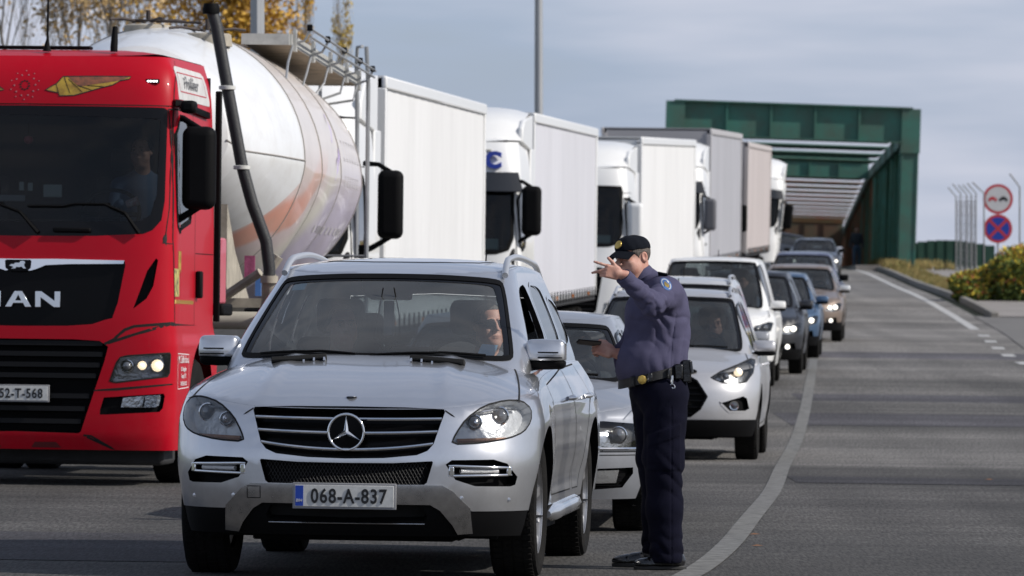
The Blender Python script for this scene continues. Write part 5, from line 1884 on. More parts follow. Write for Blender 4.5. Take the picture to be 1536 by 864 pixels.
# ------------------------------------------------------------------ curtain trailers
def make_trailer(label, m, X, Y, psi, H=4.0, lip=False, rear=True, L=13.6, logo=None, frm=None):
    root = thing('semi_trailer', label, 'trailer', group='box trailers queued along the left lane')
    W = 1.27
    z0 = 1.18
    fr = frm or WHITEP
    sides = MB()
    # curtains with slight billow between posts
    for sd in (1, -1):
        V, F = [], []
        nd, nzz = 56, 10
        for i in range(nd + 1):
            d = .12 + (L - .24) * i / nd
            for j in range(nzz + 1):
                z = z0 + .06 + (H - .14 - z0 - .06) * j / nzz
                bul = .014 * abs(math.sin(PI * i / 4)) * math.sin(PI * j / nzz) + .004 * math.sin(i * 1.7 + j)
                V.append((sd * (W - .025 + bul), d, z))
        for i in range(nd):
            for j in range(nzz):
                f = (i * (nzz + 1) + j, (i + 1) * (nzz + 1) + j, (i + 1) * (nzz + 1) + j + 1, i * (nzz + 1) + j + 1)
                F.append(f if sd > 0 else f[::-1])
        cu = mk('side_curtain', V, F, m, root, True)
        MB().bx(sd * (W - .05), sd * (W + .012), 0, L, H - .14, H).build('roof_rail', fr, root, bevel=.02)
        MB().bx(sd * (W - .06), sd * (W + .004), 0, L, z0 - .02, z0 + .07).build('sill_rail', TRIM, root, bevel=.01)
        for d0 in (0, L - .12):
            MB().bx(sd * (W - .12), sd * (W + .004), d0, d0 + .12, z0, H - .13).build('corner_post', fr, root, bevel=.012)
        for i in range(22):
            d = .5 + i * .6
            MB().bx(sd * (W + .004), sd * (W + .02), d, d + .05, z0 - .06, z0 + .12).build('curtain_buckle', BLACK, root)
        for d in (1.2, 4.6, 8.0, 11.6):
            MB().bx(sd * (W + .004), sd * (W + .02), d, d + .12, z0 + .0, z0 + .05).build('side_marker', AMBER, root)
    MB().bx(-W + .1, W - .1, .03, .07, z0, H - .05).build('front_wall', fr, root)
    MB().bx(-W + .1, W - .1, L - .07, L - .03, z0, H - .05).build('rear_door', fr, root)
    MB().bx(-W + .02, W - .02, .02, L - .02, H - .02, H + .004).build('roof_sheet', fr if not lip else TRIM, root)
    MB().bx(-W + .02, W - .02, .02, L - .02, z0 - .1, z0).build('load_floor', FRAMEM, root)
    c = MB().bx(-.5, -.38, .3, L - .2, z0 - .45, z0 - .1).bx(.38, .5, .3, L - .2, z0 - .45, z0 - .1).bx(-1.2, 1.2, L - .25, L - .1, .45, .6)
    c.build('chassis_rail', FRAMEM, root)
    for sd in (1, -1):
        MB().bx(sd * 1.20, sd * 1.24, 3.2, 7.3, .48, .60).build('side_guard', TRIM, root)
        MB().bx(sd * 1.20, sd * 1.24, 3.2, 7.3, .78, .90).build('side_guard', TRIM, root)
        for d in (8.0, 9.3, 10.6):
            wheel(root, sd * 1.06, d, .50, .36, 'truck', sd, rimc=STEELRIM, rr=.57)
        MB().bx(sd * .6, sd * .7, 2.6, 2.75, .05, 1.1).build('landing_leg', FRAMEM, root)
    place(root, X, Y, psi, 3.0, 9.3, 1.0)
    return root

def tr_at(label, m, Y, Xr, psi, **k):
    """trailer whose right front corner stands at (Xr, Y)"""
    return make_trailer(label, m, Xr - 1.27 * math.cos(psi), Y + 1.27 * math.sin(psi), psi, **k)

tr_at('white box trailer directly behind the silo tank, its cab hidden by the tank', TARP, 66.0, -1.43, R(4.4), H=3.94)
tr_at('white curtain trailer behind the white cab lettered with a blue C', mat('pale curtain', (.56, .56, .60), .5, bump=.12, bscale=2, var=.10, vscale=1.2, bstretch=(1, 1, .25)), 85.5, .28, R(4.6), H=3.9)
tr_at('bright white trailer above the policeman, behind the cab with a white mirror', TARP, 112.0, 2.38, R(6.0), H=3.95)
tr_at('dark grey curtain trailer, taller than the white one in front of it', TARPG, 138.5, 4.55, R(5.2), H=4.25, frm=mat('grey trailer frame', (.38, .37, .38), .5))
tr_at('beige curtain trailer just before the last white cab', TARPB, 158.0, 6.15, R(5.0), H=4.1, frm=mat('beige trailer frame', (.45, .41, .40), .5))

# ------------------------------------------------------------------ white tractor units
def make_white_truck(label, X, Y, psi, name='white_truck', mirror=BLACK, blueC=False, hgt=3.35, spoiler=3.9, hwk=1.24, visor=True, mz=2.45, mh=.72, mout=.0, body=None, glassm=GLASST, spoil_w=1.18, driver=False):
    body = body or WHITEP
    root = thing(name, label, 'truck', group='white tractor units in the lorry queue')
    scr = [(0, 1.92), (.9, 1.94), (1.06, 1.99), (1.12, 2.14), (1.11, 2.92), (1.09, 3.0), (0, 3.02)]
    gr = [(0, 1.55), (.80, 1.55), (.82, 1.50), (.70, .75), (.62, .70), (0, .70)]
    hl = [(.80, .68), (.84, .90), (1.16, .95), (1.19, .90), (1.17, .70), (1.10, .66)]
    sw = smooth_poly([(.34, 1.98), (.32, 2.2), (.36, 2.8), (.95, 2.8), (1.08, 2.7), (1.10, 2.05), (.6, 1.98)], 1)
    P = dict(L=2.25, z0=.32, top=hgt, fo=1.40, hw=hwk, rz=.50, ra=.62, Lf=.40, p=3.6, crown=.08, step=.12,
             nose=([.3, .6, 1.4, 1.8, 2.75, 3.0, 3.3, 3.6], [.05, 0, 0, .06, .20, .25, .34, .5]),
             feats={'grille|': gr, 'scr|': scr, 'hl*': hl, 'sidewin+': sw})
    S, sh = cab_shell(root, P, body)
    def sx(x, z, off=0):
        p, n = fdn(S, np.array([[float(S.uf(x, z)), z]]))
        return p[0] + n[0] * off
    q = S.F(mirror_poly(scr))
    w = patch('windscreen', S, q, [], glassm, root, .12, .08, off=-.004)
    ribbon('screen_seal', S, q, BLACK, w, w=.05, off=.002, closed=True)
    if visor:
        V = MB()
        pts = []
        for x in np.linspace(-1.16, 1.16, 17):
            a, b = sx(x, 3.04, .02), sx(x, 2.76, .14)
            pts.append((a, b))
        VV = [tuple(p) for ab in pts for p in ab]
        VV += [(v[0], v[1] + .01, v[2] - .012) for v in VV]
        n_ = len(pts)
        F = [(2 * i, 2 * i + 1, 2 * i + 3, 2 * i + 2) for i in range(n_ - 1)] + [(2 * n_ + 2 * i, 2 * n_ + 2 * i + 2, 2 * n_ + 2 * i + 3, 2 * n_ + 2 * i + 1) for i in range(n_ - 1)]
        mk('sun_visor', VV, F, mat('smoked visor', (.015, .016, .018), .2, coat=.5), root, autosmooth=40)
    q = S.F(mirror_poly(gr))
    g = patch('grille', S, q, [], BLACKG, root, .12, .08, off=-.06)
    rim('grille_edge', S, q, body, g, .06)
    for z in np.linspace(.78, 1.38, 7):
        xm = np.interp(z, [.7, 1.4], [.64, .78])
        MB().tube([tuple(sx(x, z, -.01)) for x in np.linspace(-xm, xm, 9)], .018, 5).build('grille_slat', mat('dark slat', (.0035, .0035, .004), .5, spec=.2), g)
    for sd in (1, -1):
        q = S.F(hl if sd > 0 else neg(hl))
        lamp(S, q, root, depth=.06, step=.08, bulbs=[(sd * 1.05, .82, .06, .02, None)])
        q = S.Sd(sw, sd); q = q if sd > 0 else q[::-1]
        gw = patch('side_window', S, q, [], GLASSD, root, .14, .08, off=-.008)
        ribbon('window_seal', S, q, BLACK, gw, w=.05, off=.002, closed=True)
        ribbon('door_seam', S, S.Sd([(.22, .9), (.22, 1.7), (.32, 2.9), (1.15, 2.9), (1.18, 1.9), (1.18, .9)], sd), GAP, root, w=.012, off=.001)
        o = truck_mirror(root, sd * (hwk + mout), .30, mz, sd, w=.27, h=mh, m=mirror)
        MB().box((sd * (hwk - .0), .9, 1.62), (.05, .16, .05)).build('door_handle', BLACK, root, bevel=.012)
        # side fairing behind the cab
        MB().box((sd * (hwk - .06), 2.62, (hgt + 1.1) / 2), (.05, .65, hgt - 1.25)).build('side_fairing', body, root, bevel=.02)
        wheel(root, sd * 1.06, 1.40, .50, .30, 'truck', sd, rimc=STEELRIM, rr=.57)
        for k in (0, 1):
            wheel(root, sd * (1.05 - .33 * k), 5.0, .50, .28, 'truck', sd, rimc=STEELRIM, rr=.57)
        MB().bx(sd * .7, sd * 1.18, 2.3, 4.1, .35, 1.0).build('fuel_tank', TRIM, root, bevel=.08, seg=3)
    # roof air deflector
    if spoiler:
        V, F = [], []
        prof = [(.62, hgt + .03), (.78, hgt + .25), (1.05, (hgt + spoiler) / 2 + .12), (1.45, spoiler - .06), (1.9, spoiler), (2.55, spoiler)]
        n = 13
        for (d, z) in prof:
            for i in range(n):
                t = -1 + 2 * i / (n - 1)
                ww = spoil_w
                V.append((ww * t, d + .22 * abs(t) ** 3, z - (z - hgt) * .18 * abs(t) ** 6))
        for (d, z) in prof:
            for i in range(n):
                t = -1 + 2 * i / (n - 1)
                V.append((spoil_w * t * .97, d + .22 * abs(t) ** 3 + .05, max(hgt - .02, z - .06 - (z - hgt) * .18 * abs(t) ** 6)))
        k = len(prof)
        for i in range(k - 1):
            for j in range(n - 1):
                a = i * n + j
                F.append((a, a + 1, a + n + 1, a + n))
                F.append((k * n + a, k * n + a + n, k * n + a + n + 1, k * n + a + 1))
        sp = mk('roof_deflector', V, F, body, root, autosmooth=50)
        for sd in (1, -1):
            MB().prism([(.85, hgt + .0), (.9, hgt + .2), (1.2, (hgt + spoiler) / 2 + .06), (1.62, spoiler - .16), (2.6, spoiler - .1), (2.6, hgt - .25), (2.3, hgt - .1)], sd * (spoil_w - .05), sd * (spoil_w + .02), 'x').build('deflector_side', body, root, bevel=.02)
    for x in (-.75, 0, .75) if visor else ():
        a = sx(x, hgt - .12, .01)
        MB().box((a[0], a[1], hgt - .12), (.12, .03, .04)).build('marker_lamp', mat('marker glass', (.5, .48, .42), .2, coat=.6), root, bevel=.01)
    if blueC:
        for i, ch in enumerate('IVEC'):
            pass
        a = sx(.86, 3.24, .01)
        text_mesh('blue_letter', 'C', .30, mat('letter blue', (.03, .06, .38), .4), root, (.84, a[1] - .05, 3.20), depth=.05, bold=.016, sx=1.05)
    a = sx(.78, 2.1, -.02)
    MB().box((.72, a[1] + .03, 2.06), (.42, .008, .14)).build('plate_on_dash', mat('pale green card', (.35, .5, .47), .5), root, bevel=.01)
    cab_inside(root, S, P, 1.98)
    c = MB().bx(-.45, .45, .3, 5.6, .62, .95).bx(-1.0, 1.0, .25, 1.0, .35, .6)
    c.build('chassis', FRAMEM, root)
    place(root, X, Y, psi, 1.4, 5.0, 1.0)
    return root

def wt(label, Y, Xr, psi, **k):
    hw = k.get('hwk', 1.24)
    return make_white_truck(label, Xr - hw * math.cos(psi), Y + hw * math.sin(psi), psi, **k)

wt('white tractor unit mostly hidden behind the silo tank, big black mirror sticking out', 62.6, -1.66, R(4.4), mz=2.50, mh=.72, mout=.20, hgt=3.4, spoiler=4.02)
wt('white tractor unit with a blue letter C over its windscreen', 82.0, .08, R(4.6), blueC=True, hgt=3.46, spoiler=3.96, mz=2.52, mh=.68)
wt('white tractor unit with white mirror housings, just left of the policeman’s cap', 108.6, 2.05, R(6.0), mirror=WHITEP, hgt=3.35, spoiler=3.85, visor=False, mz=2.35, mh=.75)
wt('white tractor unit showing only its edge and a grey mirror before the dark grey trailer', 135.0, 4.28, R(5.2), mirror=mat('grey mirror shell', (.10, .10, .11), .45), hgt=3.35, spoiler=3.95, mz=2.30, mh=.72)
wt('dark sided tractor unit squeezed between the grey and beige trailers', 154.6, 5.75, R(5.0), body=mat('dark blue cab paint', (.05, .06, .09), .35, .3, .5), hgt=3.3, spoiler=3.7, mz=2.1, mh=.7)
wt('last white tractor unit of the queue, tall roof against the green bridge', 175.0, 7.6, R(4.0), hgt=3.35, spoiler=3.95, mz=2.3, mh=.7, mout=.05, spoil_w=1.15)
# ================================================================== the rest of the car queue
def base_params(kind, L, W, H, k=1.0):
    """k scales the heights of bonnet and belt"""
    hw = W / 2
    if kind == 'suv':
        zn, zb, dc, z0, tr = .82 * k, 1.04 * k, 1.10, .30, .345
        top = H
        sl = 1.55
    elif kind == 'van':
        zn, zb, dc, z0, tr = .96 * k, 1.12 * k, .85, .28, .33
        sl = 1.05
        top = H
    else:
        zn, zb, dc, z0, tr = .72 * k, .93 * k, 1.20, .22, .335
        sl = 1.75
        top = H
    zc = zb + .04                         # cowl
    zs = top - (.09 if kind != 'van' else .06)  # top of the screen
    dt = dc + (zs - zc) * sl
    tail = {'suv': .10, 'van': .04, 'sedan': .75}[kind]
    P = dict(L=L, W=W, fo=.88, wb=L * .575, tr=tr, tw=.225, dc=dc, z0=z0,
             nose=([.2, .35, .5, .65, zn, zn + .15, 1.3], [.09, .02, 0, .01, .09, .2, .5]),
             hw=([.18, .3, .45, .62, zb * .82, zb * .95, zb + .05, zb + .2], [.94, .97, .99, 1.0, .99, .955, .91, .86]),
             Lf=.70, p=2.6,
             edge=([0, .1, .3, .7, dc, dc + .5, L * .8, L], [zn - .03, zn, zn + .05, zn + .10, zb - .05, zb - .01, zb + .04, zb + .02]),
             crown=([0, .15, .5, dc, dc + .4, L], [.02, .04, .07, .09, .06, .04]), q=3.0,
             side=lambda d, z: (.015 * np.exp(-((d - .88) / .42) ** 2) + .018 * np.exp(-((d - .88 - L * .575) / .5) ** 2)) * sstep(.30, .55, z) * sstep(zb, zb - .3, z)
                               - .02 * np.exp(-((z - .48) / .1) ** 2) * sstep(1.3, 1.6, d) * sstep(L - 1.3, L - 1.6, d),
             green=dict(z=[zb - .12, zb + .03, (zb + zs) / 2, zs, top + .06], w=[hw * .92, hw * .875, hw * .79, hw * .68, hw * .60],
                        nose=[dc - .12 * sl - .05, dc, dc + (zs - zc) * sl * .5, dt, dt + .3],
                        tail=[L - .02 - tail * .2, L - .05 - tail * .3, L - .12 - tail * .7, L - .25 - tail, L - .5 - tail], Lf=.36, p=3.0),
             redge=([dt - .2, dt, dt + .4, (dt + L) / 2, L - tail - .3], [zs - .0, zs + .012, top - .04, top - .035, zs - .01]),
             rcrown=([dt - .2, dt + .3, L], [.015, .035, .03]), qr=2.6,
             screen=[(0, zc - .02), (hw * .70, zc - .03), (hw * .80, zc - .01), (hw * .665, zs - .045), (hw * .62, zs - .015), (0, zs - .002)],
             windows=[[(dc + .35, zb + .03), (dt + .02, zs - .08), (dt + .25, zs - .05), (dt + .62, zs - .045), (dt + .66, zb + .03)],
                      [(dt + .75, zb + .03), (dt + .72, zs - .045), (dt + 1.25, zs - .06), (dt + 1.42, zb + .05)]],
             rear_window=[(0, zb + .1), (hw * .6, zb + .1), (hw * .55, zs - .06), (0, zs - .05)],
             doors=[[(dc + .18, zb - .1), (dc + .18, .5), (dc + .3, .34), (dt + .6, .34), (dt + .68, 99)], [(dt + .71, 99), (dt + .66, .34), (dt + 1.15, .36), (dt + 1.45, .8), (dt + 1.5, 99)]],
             seat_d=dt + .35, seat_h=zs - .22)
    P['_'] = (zn, zb, zc, zs, dt)
    return P

def make_car(label, X, Y, psi, kind, pm, L=4.4, W=1.82, H=1.6, k=1.0, style='a', lit=True, rails=False, mirror=None, grp='cars queueing on the right', detail=False, plate_txt=None,
             wheelst='five', seats=SEAT, step=.12, upd=None, gm=None, mk_plate=False):
    root = thing('queued_car', label, 'car', group=grp)
    P = base_params(kind, L, W, H, k)
    zn, zb, zc, zs, dt = P['_']
    P['wheel'] = wheelst
    P['seat_mat'] = seats
    hw = W / 2
    F = {}
    if style == 'a':            # wide swept-back lamps, broad grille
        lampp = [(hw * .62, zn - .17), (hw * .70, zn - .07), (hw * .90, zn - .015), (hw * .965, zn - .03), (hw * .93, zn - .15), (hw * .80, zn - .19)]
        grille = [(0, zn - .03), (hw * .48, zn - .04), (hw * .52, zn - .08), (hw * .42, zn - .24), (0, zn - .25)]
        low = [(0, .42), (hw * .55, .42), (hw * .50, .27), (0, .26)]
        fog = [(hw * .64, .47), (hw * .86, .50), (hw * .88, .38), (hw * .66, .36)]
    elif style == 'hex':        # ix35-like: hexagonal lower grille, pointed lamps
        lampp = [(hw * .50, .80), (hw * .60, .86), (hw * .78, .93), (hw * .90, .985), (hw * .945, .97), (hw * .93, .85), (hw * .87, .765), (hw * .76, .735), (hw * .62, .755)]
        grille = [(0, .80), (hw * .30, .80), (hw * .36, .77), (hw * .47, .62), (hw * .40, .50), (hw * .30, .43), (0, .42)]
        low = [(0, .88), (hw * .33, .88), (hw * .36, .865), (hw * .30, .84), (0, .84)]
        fog = [(hw * .60, .565), (hw * .84, .635), (hw * .88, .61), (hw * .905, .50), (hw * .86, .475), (hw * .70, .475)]
    else:                       # sedan: square lamps and bright bumper strip
        lampp = [(hw * .50, zn - .19), (hw * .50, zn - .035), (hw * .70, zn - .02), (hw * .90, zn - .035), (hw * .945, zn - .06), (hw * .94, zn - .18), (hw * .90, zn - .20)]
        grille = [(0, zn - .03), (hw * .36, zn - .03), (hw * .37, zn - .08), (hw * .30, zn - .42), (0, zn - .44)]
        low = [(0, .25), (hw * .34, .25), (hw * .36, .22), (0, .215)] if False else [(0, .262), (hw * .3, .262), (hw * .3, .24), (0, .24)]
        fog = [(hw * .42, .41), (hw * .90, .425), (hw * .90, .385), (hw * .83, .295), (hw * .45, .27)]
    F = {'grille|': grille, 'low|': low, 'lamp*': lampp, 'fog*': fog}
    P['feats'] = F
    if upd: P.update(upd)
    B = build_car(root, P, pm, step=step, detail=detail)
    S = B.lo
    def sx(x, z, off=0):
        p, n = fdn(S, np.array([[float(S.uf(x, z)), z]]))
        return p[0] + n[0] * off
    for nm, poly, dep in (('grille', grille, .05), ('air_intake', low, .05)):
        q = S.F(mirror_poly(poly))
        g = patch(nm, S, q, [], BLACK, root, .1, .06, off=-dep)
        rim('grille_edge', S, q, gm or BLACKG, g, dep)
        if nm == 'grille':
            zt, zl = max(p[1] for p in poly), min(p[1] for p in poly)
            nb = 4 if style != 'hex' else 6
            for i in range(nb):
                z = zl + (zt - zl) * (i + .5) / nb
                pz = sorted([(p[1], p[0]) for p in poly if p[0] > 0])
                xm = float(np.interp(z, [a for a, b in pz], [b for a, b in pz])) * .96
                MB().tube([tuple(sx(x, z, -.02)) for x in np.linspace(-xm, xm, 9)], .009, 6).build('grille_bar', CHROME if style == 'a' and i in (1, 2) else BLACKG, g)
            ribbon('grille_rim', S, q, CHROME if style != 'hex' else BLACKG, g, w=.018, off=.002, closed=True)
    for sd in (1, -1):
        q = S.F(lampp if sd > 0 else neg(lampp))
        xs_ = [p[0] for p in lampp]; zs_ = [p[1] for p in lampp]
        cx, cz = (min(xs_) + max(xs_)) / 2, (min(zs_) + max(zs_)) / 2
        bm = LAMPON if lit else None
        if style == 'hex':
            bl = [(sd * hw * .80, .855, .043, .03, LAMPWARM if lit else None), (sd * hw * .67, .81, .028, .03, None)]
        elif style == 'sedan':
            bl = [(sd * hw * .82, cz, .052, .025, None), (sd * hw * .63, cz, .05, .025, None)]
        else:
            bl = [(sd * (cx + .05), cz, .045, .02, bm), (sd * (cx - .06), cz - .01, .04, .02, bm)]
        lam = lamp(S, q, root, bulbs=bl, depth=.06, step=.05 if detail else .1)
        if style == 'hex':
            ribbon('headlight_seal', S, q, GAP, lam, w=.01, off=.002, closed=True)
        q = S.F(fog if sd > 0 else neg(fog))
        f = patch('fog_recess', S, q, [], BLACK, root, .08, .05, off=-.04)
        rim('fog_edge', S, q, BLACKG, f, .04)
        fx, fz = (hw * .77, .535) if style == 'hex' else ((hw * .76, .43) if style == 'a' else (hw * .70, .355))
        a = sx(sd * fx, fz, -.03)
        if style == 'sedan':
            fl = [(hw * .60, .40), (hw * .82, .405), (hw * .80, .32), (hw * .60, .315)]
            fq = S.F(fl if sd > 0 else neg(fl))
            patch('fog_lamp', S, fq, [], REFL, f, .06, .04, off=-.015)
            for zz in (.30, .33, .36, .39):
                MB().tube([tuple(sx(sd * x, zz, -.02)) for x in np.linspace(hw * .46, hw * .84, 5)], .005, 5).build('vent_bar', BLACKG, f)
            ba = [tuple(sx(sd * x, .545, .004)) for x in np.linspace(hw * .48, hw * .95, 10)]
            MB().tube(ba, .010, 6).build('chrome_strip', CHROME, root, autosmooth=50)
            ribbon('bumper_groove', S, S.F([(sd * x, .505) for x in np.linspace(hw * .45, hw * .96, 6)]), GAP, root, w=.006, off=.001)
            ribbon('bumper_groove', S, S.F([(sd * x, zn - .215) for x in np.linspace(hw * .40, hw * .96, 6)]), GAP, root, w=.007, off=.001)
            ribbon('bumper_groove', S, S.F([(sd * hw * .70, zn - .215), (sd * hw * .70, .555)]), GAP, root, w=.005, off=.001)
        else:
            fl = MB().lathe([(.05, 0), (.045, -.02), (.036, -.015), (.001, -.02)], 18, 'y', c=tuple(a), cap=False).build('fog_lamp', CHROME, f, autosmooth=40)
            if lit and style == 'a':
                MB().lathe([(.034, -.018), (.001, -.024)], 16, 'y', c=tuple(a), cap=False).build('fog_bulb', LAMPON, fl, autosmooth=60)
            else:
                MB().lathe([(.034, -.018), (.001, -.024)], 16, 'y', c=tuple(a), cap=False).build('fog_glass', mat('projector lens', (.05, .05, .06), .05, coat=1), fl, autosmooth=60)
            if style == 'hex':
                ribbon('fog_rim', S, q, pm, f, w=.02, off=.004, closed=True)
        door_mirror(root, B, sd, dt - .42 if kind != 'van' else dt - .2, zb + .04, mirror or pm, w=.22, h=.15, out=-.03)
        for d in (dt + .40, dt + 1.2):
            x = float(S.hw(zb - .14))
            MB().tube([(sd * (x - .01), d - .1, zb - .13), (sd * (x + .025), d - .07, zb - .128), (sd * (x + .025), d + .06, zb - .126), (sd * (x - .01), d + .09, zb - .126)], .012, 6).build('door_handle', pm, root, autosmooth=60)
        ribbon('bonnet_seam', B.T, [(sd * (hw * .93 - .04 * d - .04 * d * d), d) for d in np.linspace(.28, P['dc'] + .05, 14)], GAP, root, w=.010, off=.002)
        ribbon('bumper_seam', S, S.Sd([(.72, zn - .0), (.60, .72), (.52, .60), (.50, .50)], sd), GAP, root, w=.006, off=.001)
        if rails:
            pts = []
            for t in np.linspace(0, 1, 14):
                d = dt + .12 + (L - .7 - dt) * t
                xx = sd * (float(B.hi.hw(float(B.ER(d)))) - .04)
                zz = float(B.TR(np.array([[xx, d]]))[0, 2]) + .045 * min(1, min(t, 1 - t) * 9) ** .6 - .005
                pts.append((xx, d, zz))
            MB().tube(pts, .016, 6).build('roof_rail', mat('dark rail', (.08, .08, .09), .4, .4) if rails == 'dark' else mat('rail alloy', (.55, .56, .58), .35, .7), root, autosmooth=60)
    # lower black apron
    us2 = np.linspace(-S.Uf - .3, S.Uf + .3, 40)
    zl = P['z0'] + (.10 if kind != 'sedan' else 0.0)
    if kind != 'sedan':
        ap = [(float(u), P['z0'] - .06) for u in us2] + [(float(u), zl) for u in us2[::-1]]
        patch('lower_apron', S, ap, [S.F(mirror_poly(low))] + [S.Sd(arch(P['fo'], P['tr'] * 1.16, .1, zc=P['tr']), s_) for s_ in (1, -1)], BLACK, root, .12, .08, off=.014)
    for x0, x1 in ((-.6, -.08), (-.02, .58)):
        pts = []
        for t in np.linspace(0, 1, 6):
            x = x0 + (x1 - x0) * t
            z = zc - .005 + .01 * math.sin(t * PI)
            p, n_ = fdn(B.hi, np.array([[float(B.hi.uf(x, z)), z]]))
            pts.append(tuple(p[0] + n_[0] * .015))
        MB().tube(pts, .009, 5).build('wiper', BLACK, root)
    MB().tube([(0, L * .72, H - .03), (0, L * .72 + .06, H + .10)], .006, 5).build('roof_aerial', BLACK, root)
    if plate_txt:
        plate(root, 0, float(S.nose(.5)) - .03, .46, plate_txt, stripe=True, country=False)
    place(root, X, Y, psi, P['fo'], P['fo'] + P['wb'], W / 2 - .12)
    root['_p'] = [zn, zb, zc, zs, dt, P['dc']]
    return root, B

GREYSIL = paint('grey silver paint', (0.36, 0.375, 0.41), metal=.6, rough=.36, coat=.5)
LIGHTSIL = paint('light silver paint', (0.50, 0.50, 0.515), metal=.5, rough=.36, coat=.6)
PEARL = paint('pearl paint', (0.55, 0.56, 0.57), metal=.35, rough=.4, coat=.8)
VANW = paint('van white paint', (0.70, 0.70, 0.69), rough=.4, coat=.5)
BLK = paint('black paint', (0.008, 0.009, 0.013), metal=0, rough=.4, coat=.35, dirt=.03)
BLUE = paint('blue paint', (0.05, 0.10, 0.18), metal=.4, rough=.35, coat=.6)
BEIGE = paint('bronze beige paint', (0.24, 0.185, 0.15), metal=.5, rough=.38, coat=.6)
NAVY = paint('slate blue paint', (0.10, 0.115, 0.19), metal=.4, rough=.35, coat=.9)
DARKG = paint('dark grey paint', (0.04, 0.045, 0.055), metal=.4, rough=.35, coat=.9)

sedan, sedanB = make_car('silver grey sedan half hidden between the front SUV and the policeman', -.10, 38.3, R(3.4), 'sedan', GREYSIL, L=5.05, W=1.9, H=1.43, k=1.03, style='sedan', lit=False, detail=True, step=.07, seats=SEATL)
hatch, hatchB = make_car('pearl silver crossover right behind the policeman, a dark-haired woman at the wheel', 1.43, 57.6, R(4.2), 'suv', LIGHTSIL, L=4.41, W=1.84, H=1.66, style='hex', lit=True, rails='alloy', detail=True, step=.08)
estate, _ = make_car('silver estate car with roof rails, seen just over the pearl crossover', 1.72, 66.0, R(4.2), 'suv', PEARL, L=4.5, W=1.84, H=1.76, style='a', rails='alloy', mirror=mat('grey mirror cap', (.30, .31, .33), .4, .3))
van, _ = make_car('white passenger van, tallest in the car queue, with white mirrors', 2.83, 86.6, R(4.0), 'van', VANW, L=4.9, W=1.9, H=1.86, style='a', lit=False)
blackcar, _ = make_car('black crossover with bright headlights and a lit fog lamp', 3.62, 94.0, R(4.2), 'suv', BLK, L=4.45, W=1.85, H=1.62, style='a')
bluecar, _ = make_car('blue hatchback between the black crossover and the bronze car', 4.52, 105.9, R(4.0), 'suv', BLUE, L=4.3, W=1.8, H=1.52, k=.95, style='a', mirror=BLUE)
beigecar, _ = make_car('bronze beige car with bright mirrors behind the blue hatchback', 5.72, 120.6, R(4.2), 'suv', BEIGE, L=4.4, W=1.83, H=1.55, k=.98, style='a', mirror=PEARL)
navycar, _ = make_car('slate blue people carrier with black mirrors behind the bronze car', 6.52, 135.5, R(4.0), 'suv', NAVY, L=4.5, W=1.83, H=1.72, k=1.05, style='a', lit=False, mirror=BLACK)
farcar, _ = make_car('dark grey SUV with bright headlights coming off the bridge', 10.5, 209.0, R(3.6), 'suv', DARKG, L=4.6, W=1.88, H=1.5, style='a', mirror=BLACK, step=.2)
farcar2, _ = make_car('farthest car of the queue, a low dark one under the bridge beams', 10.5, 233.0, R(3.6), 'sedan', BLK, L=4.5, W=1.8, H=1.38, style='a', lit=False, step=.2)
# ================================================================== people
SKIN = mat('skin', (.50, .29, .225), .55, bump=.12, bscale=160, var=.3, vscale=22, c2=(.44, .20, .15))
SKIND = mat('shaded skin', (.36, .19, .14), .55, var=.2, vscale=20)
EYEW = mat('eye white', (.55, .52, .50), .2, coat=.5)
EYED = mat('iris', (.02, .015, .01), .1, coat=1)
SHIRT = mat('blue violet shirt', (.072, .069, .124), .8, bump=.25, bscale=320, var=.18, vscale=6, spec=.2)
NAVYC = mat('navy trousers', (.0045, .0048, .014), .9, bump=.25, bscale=260, var=.3, vscale=7, spec=.12)
CAPM = mat('navy cap cloth', (.004, .0055, .010), .9, spec=.15, bump=.3, bscale=220)
LEATHER = mat('black leather', (.008, .008, .009), .22, coat=.3, bump=.08, bscale=60)
WEB = mat('black webbing', (.008, .008, .009), .6, bump=.3, bscale=200)
GOLDM = mat('gold badge', (.55, .38, .10), .35, .8, bump=.3, bscale=90)
HAIRD = mat('dark hair', (.035, .026, .02), .7, bump=.6, bscale=120, bstretch=(1, 1, .3))
HAIRG = mat('greying hair', (.085, .07, .06), .7, bump=.6, bscale=120, bstretch=(1, 1, .3))

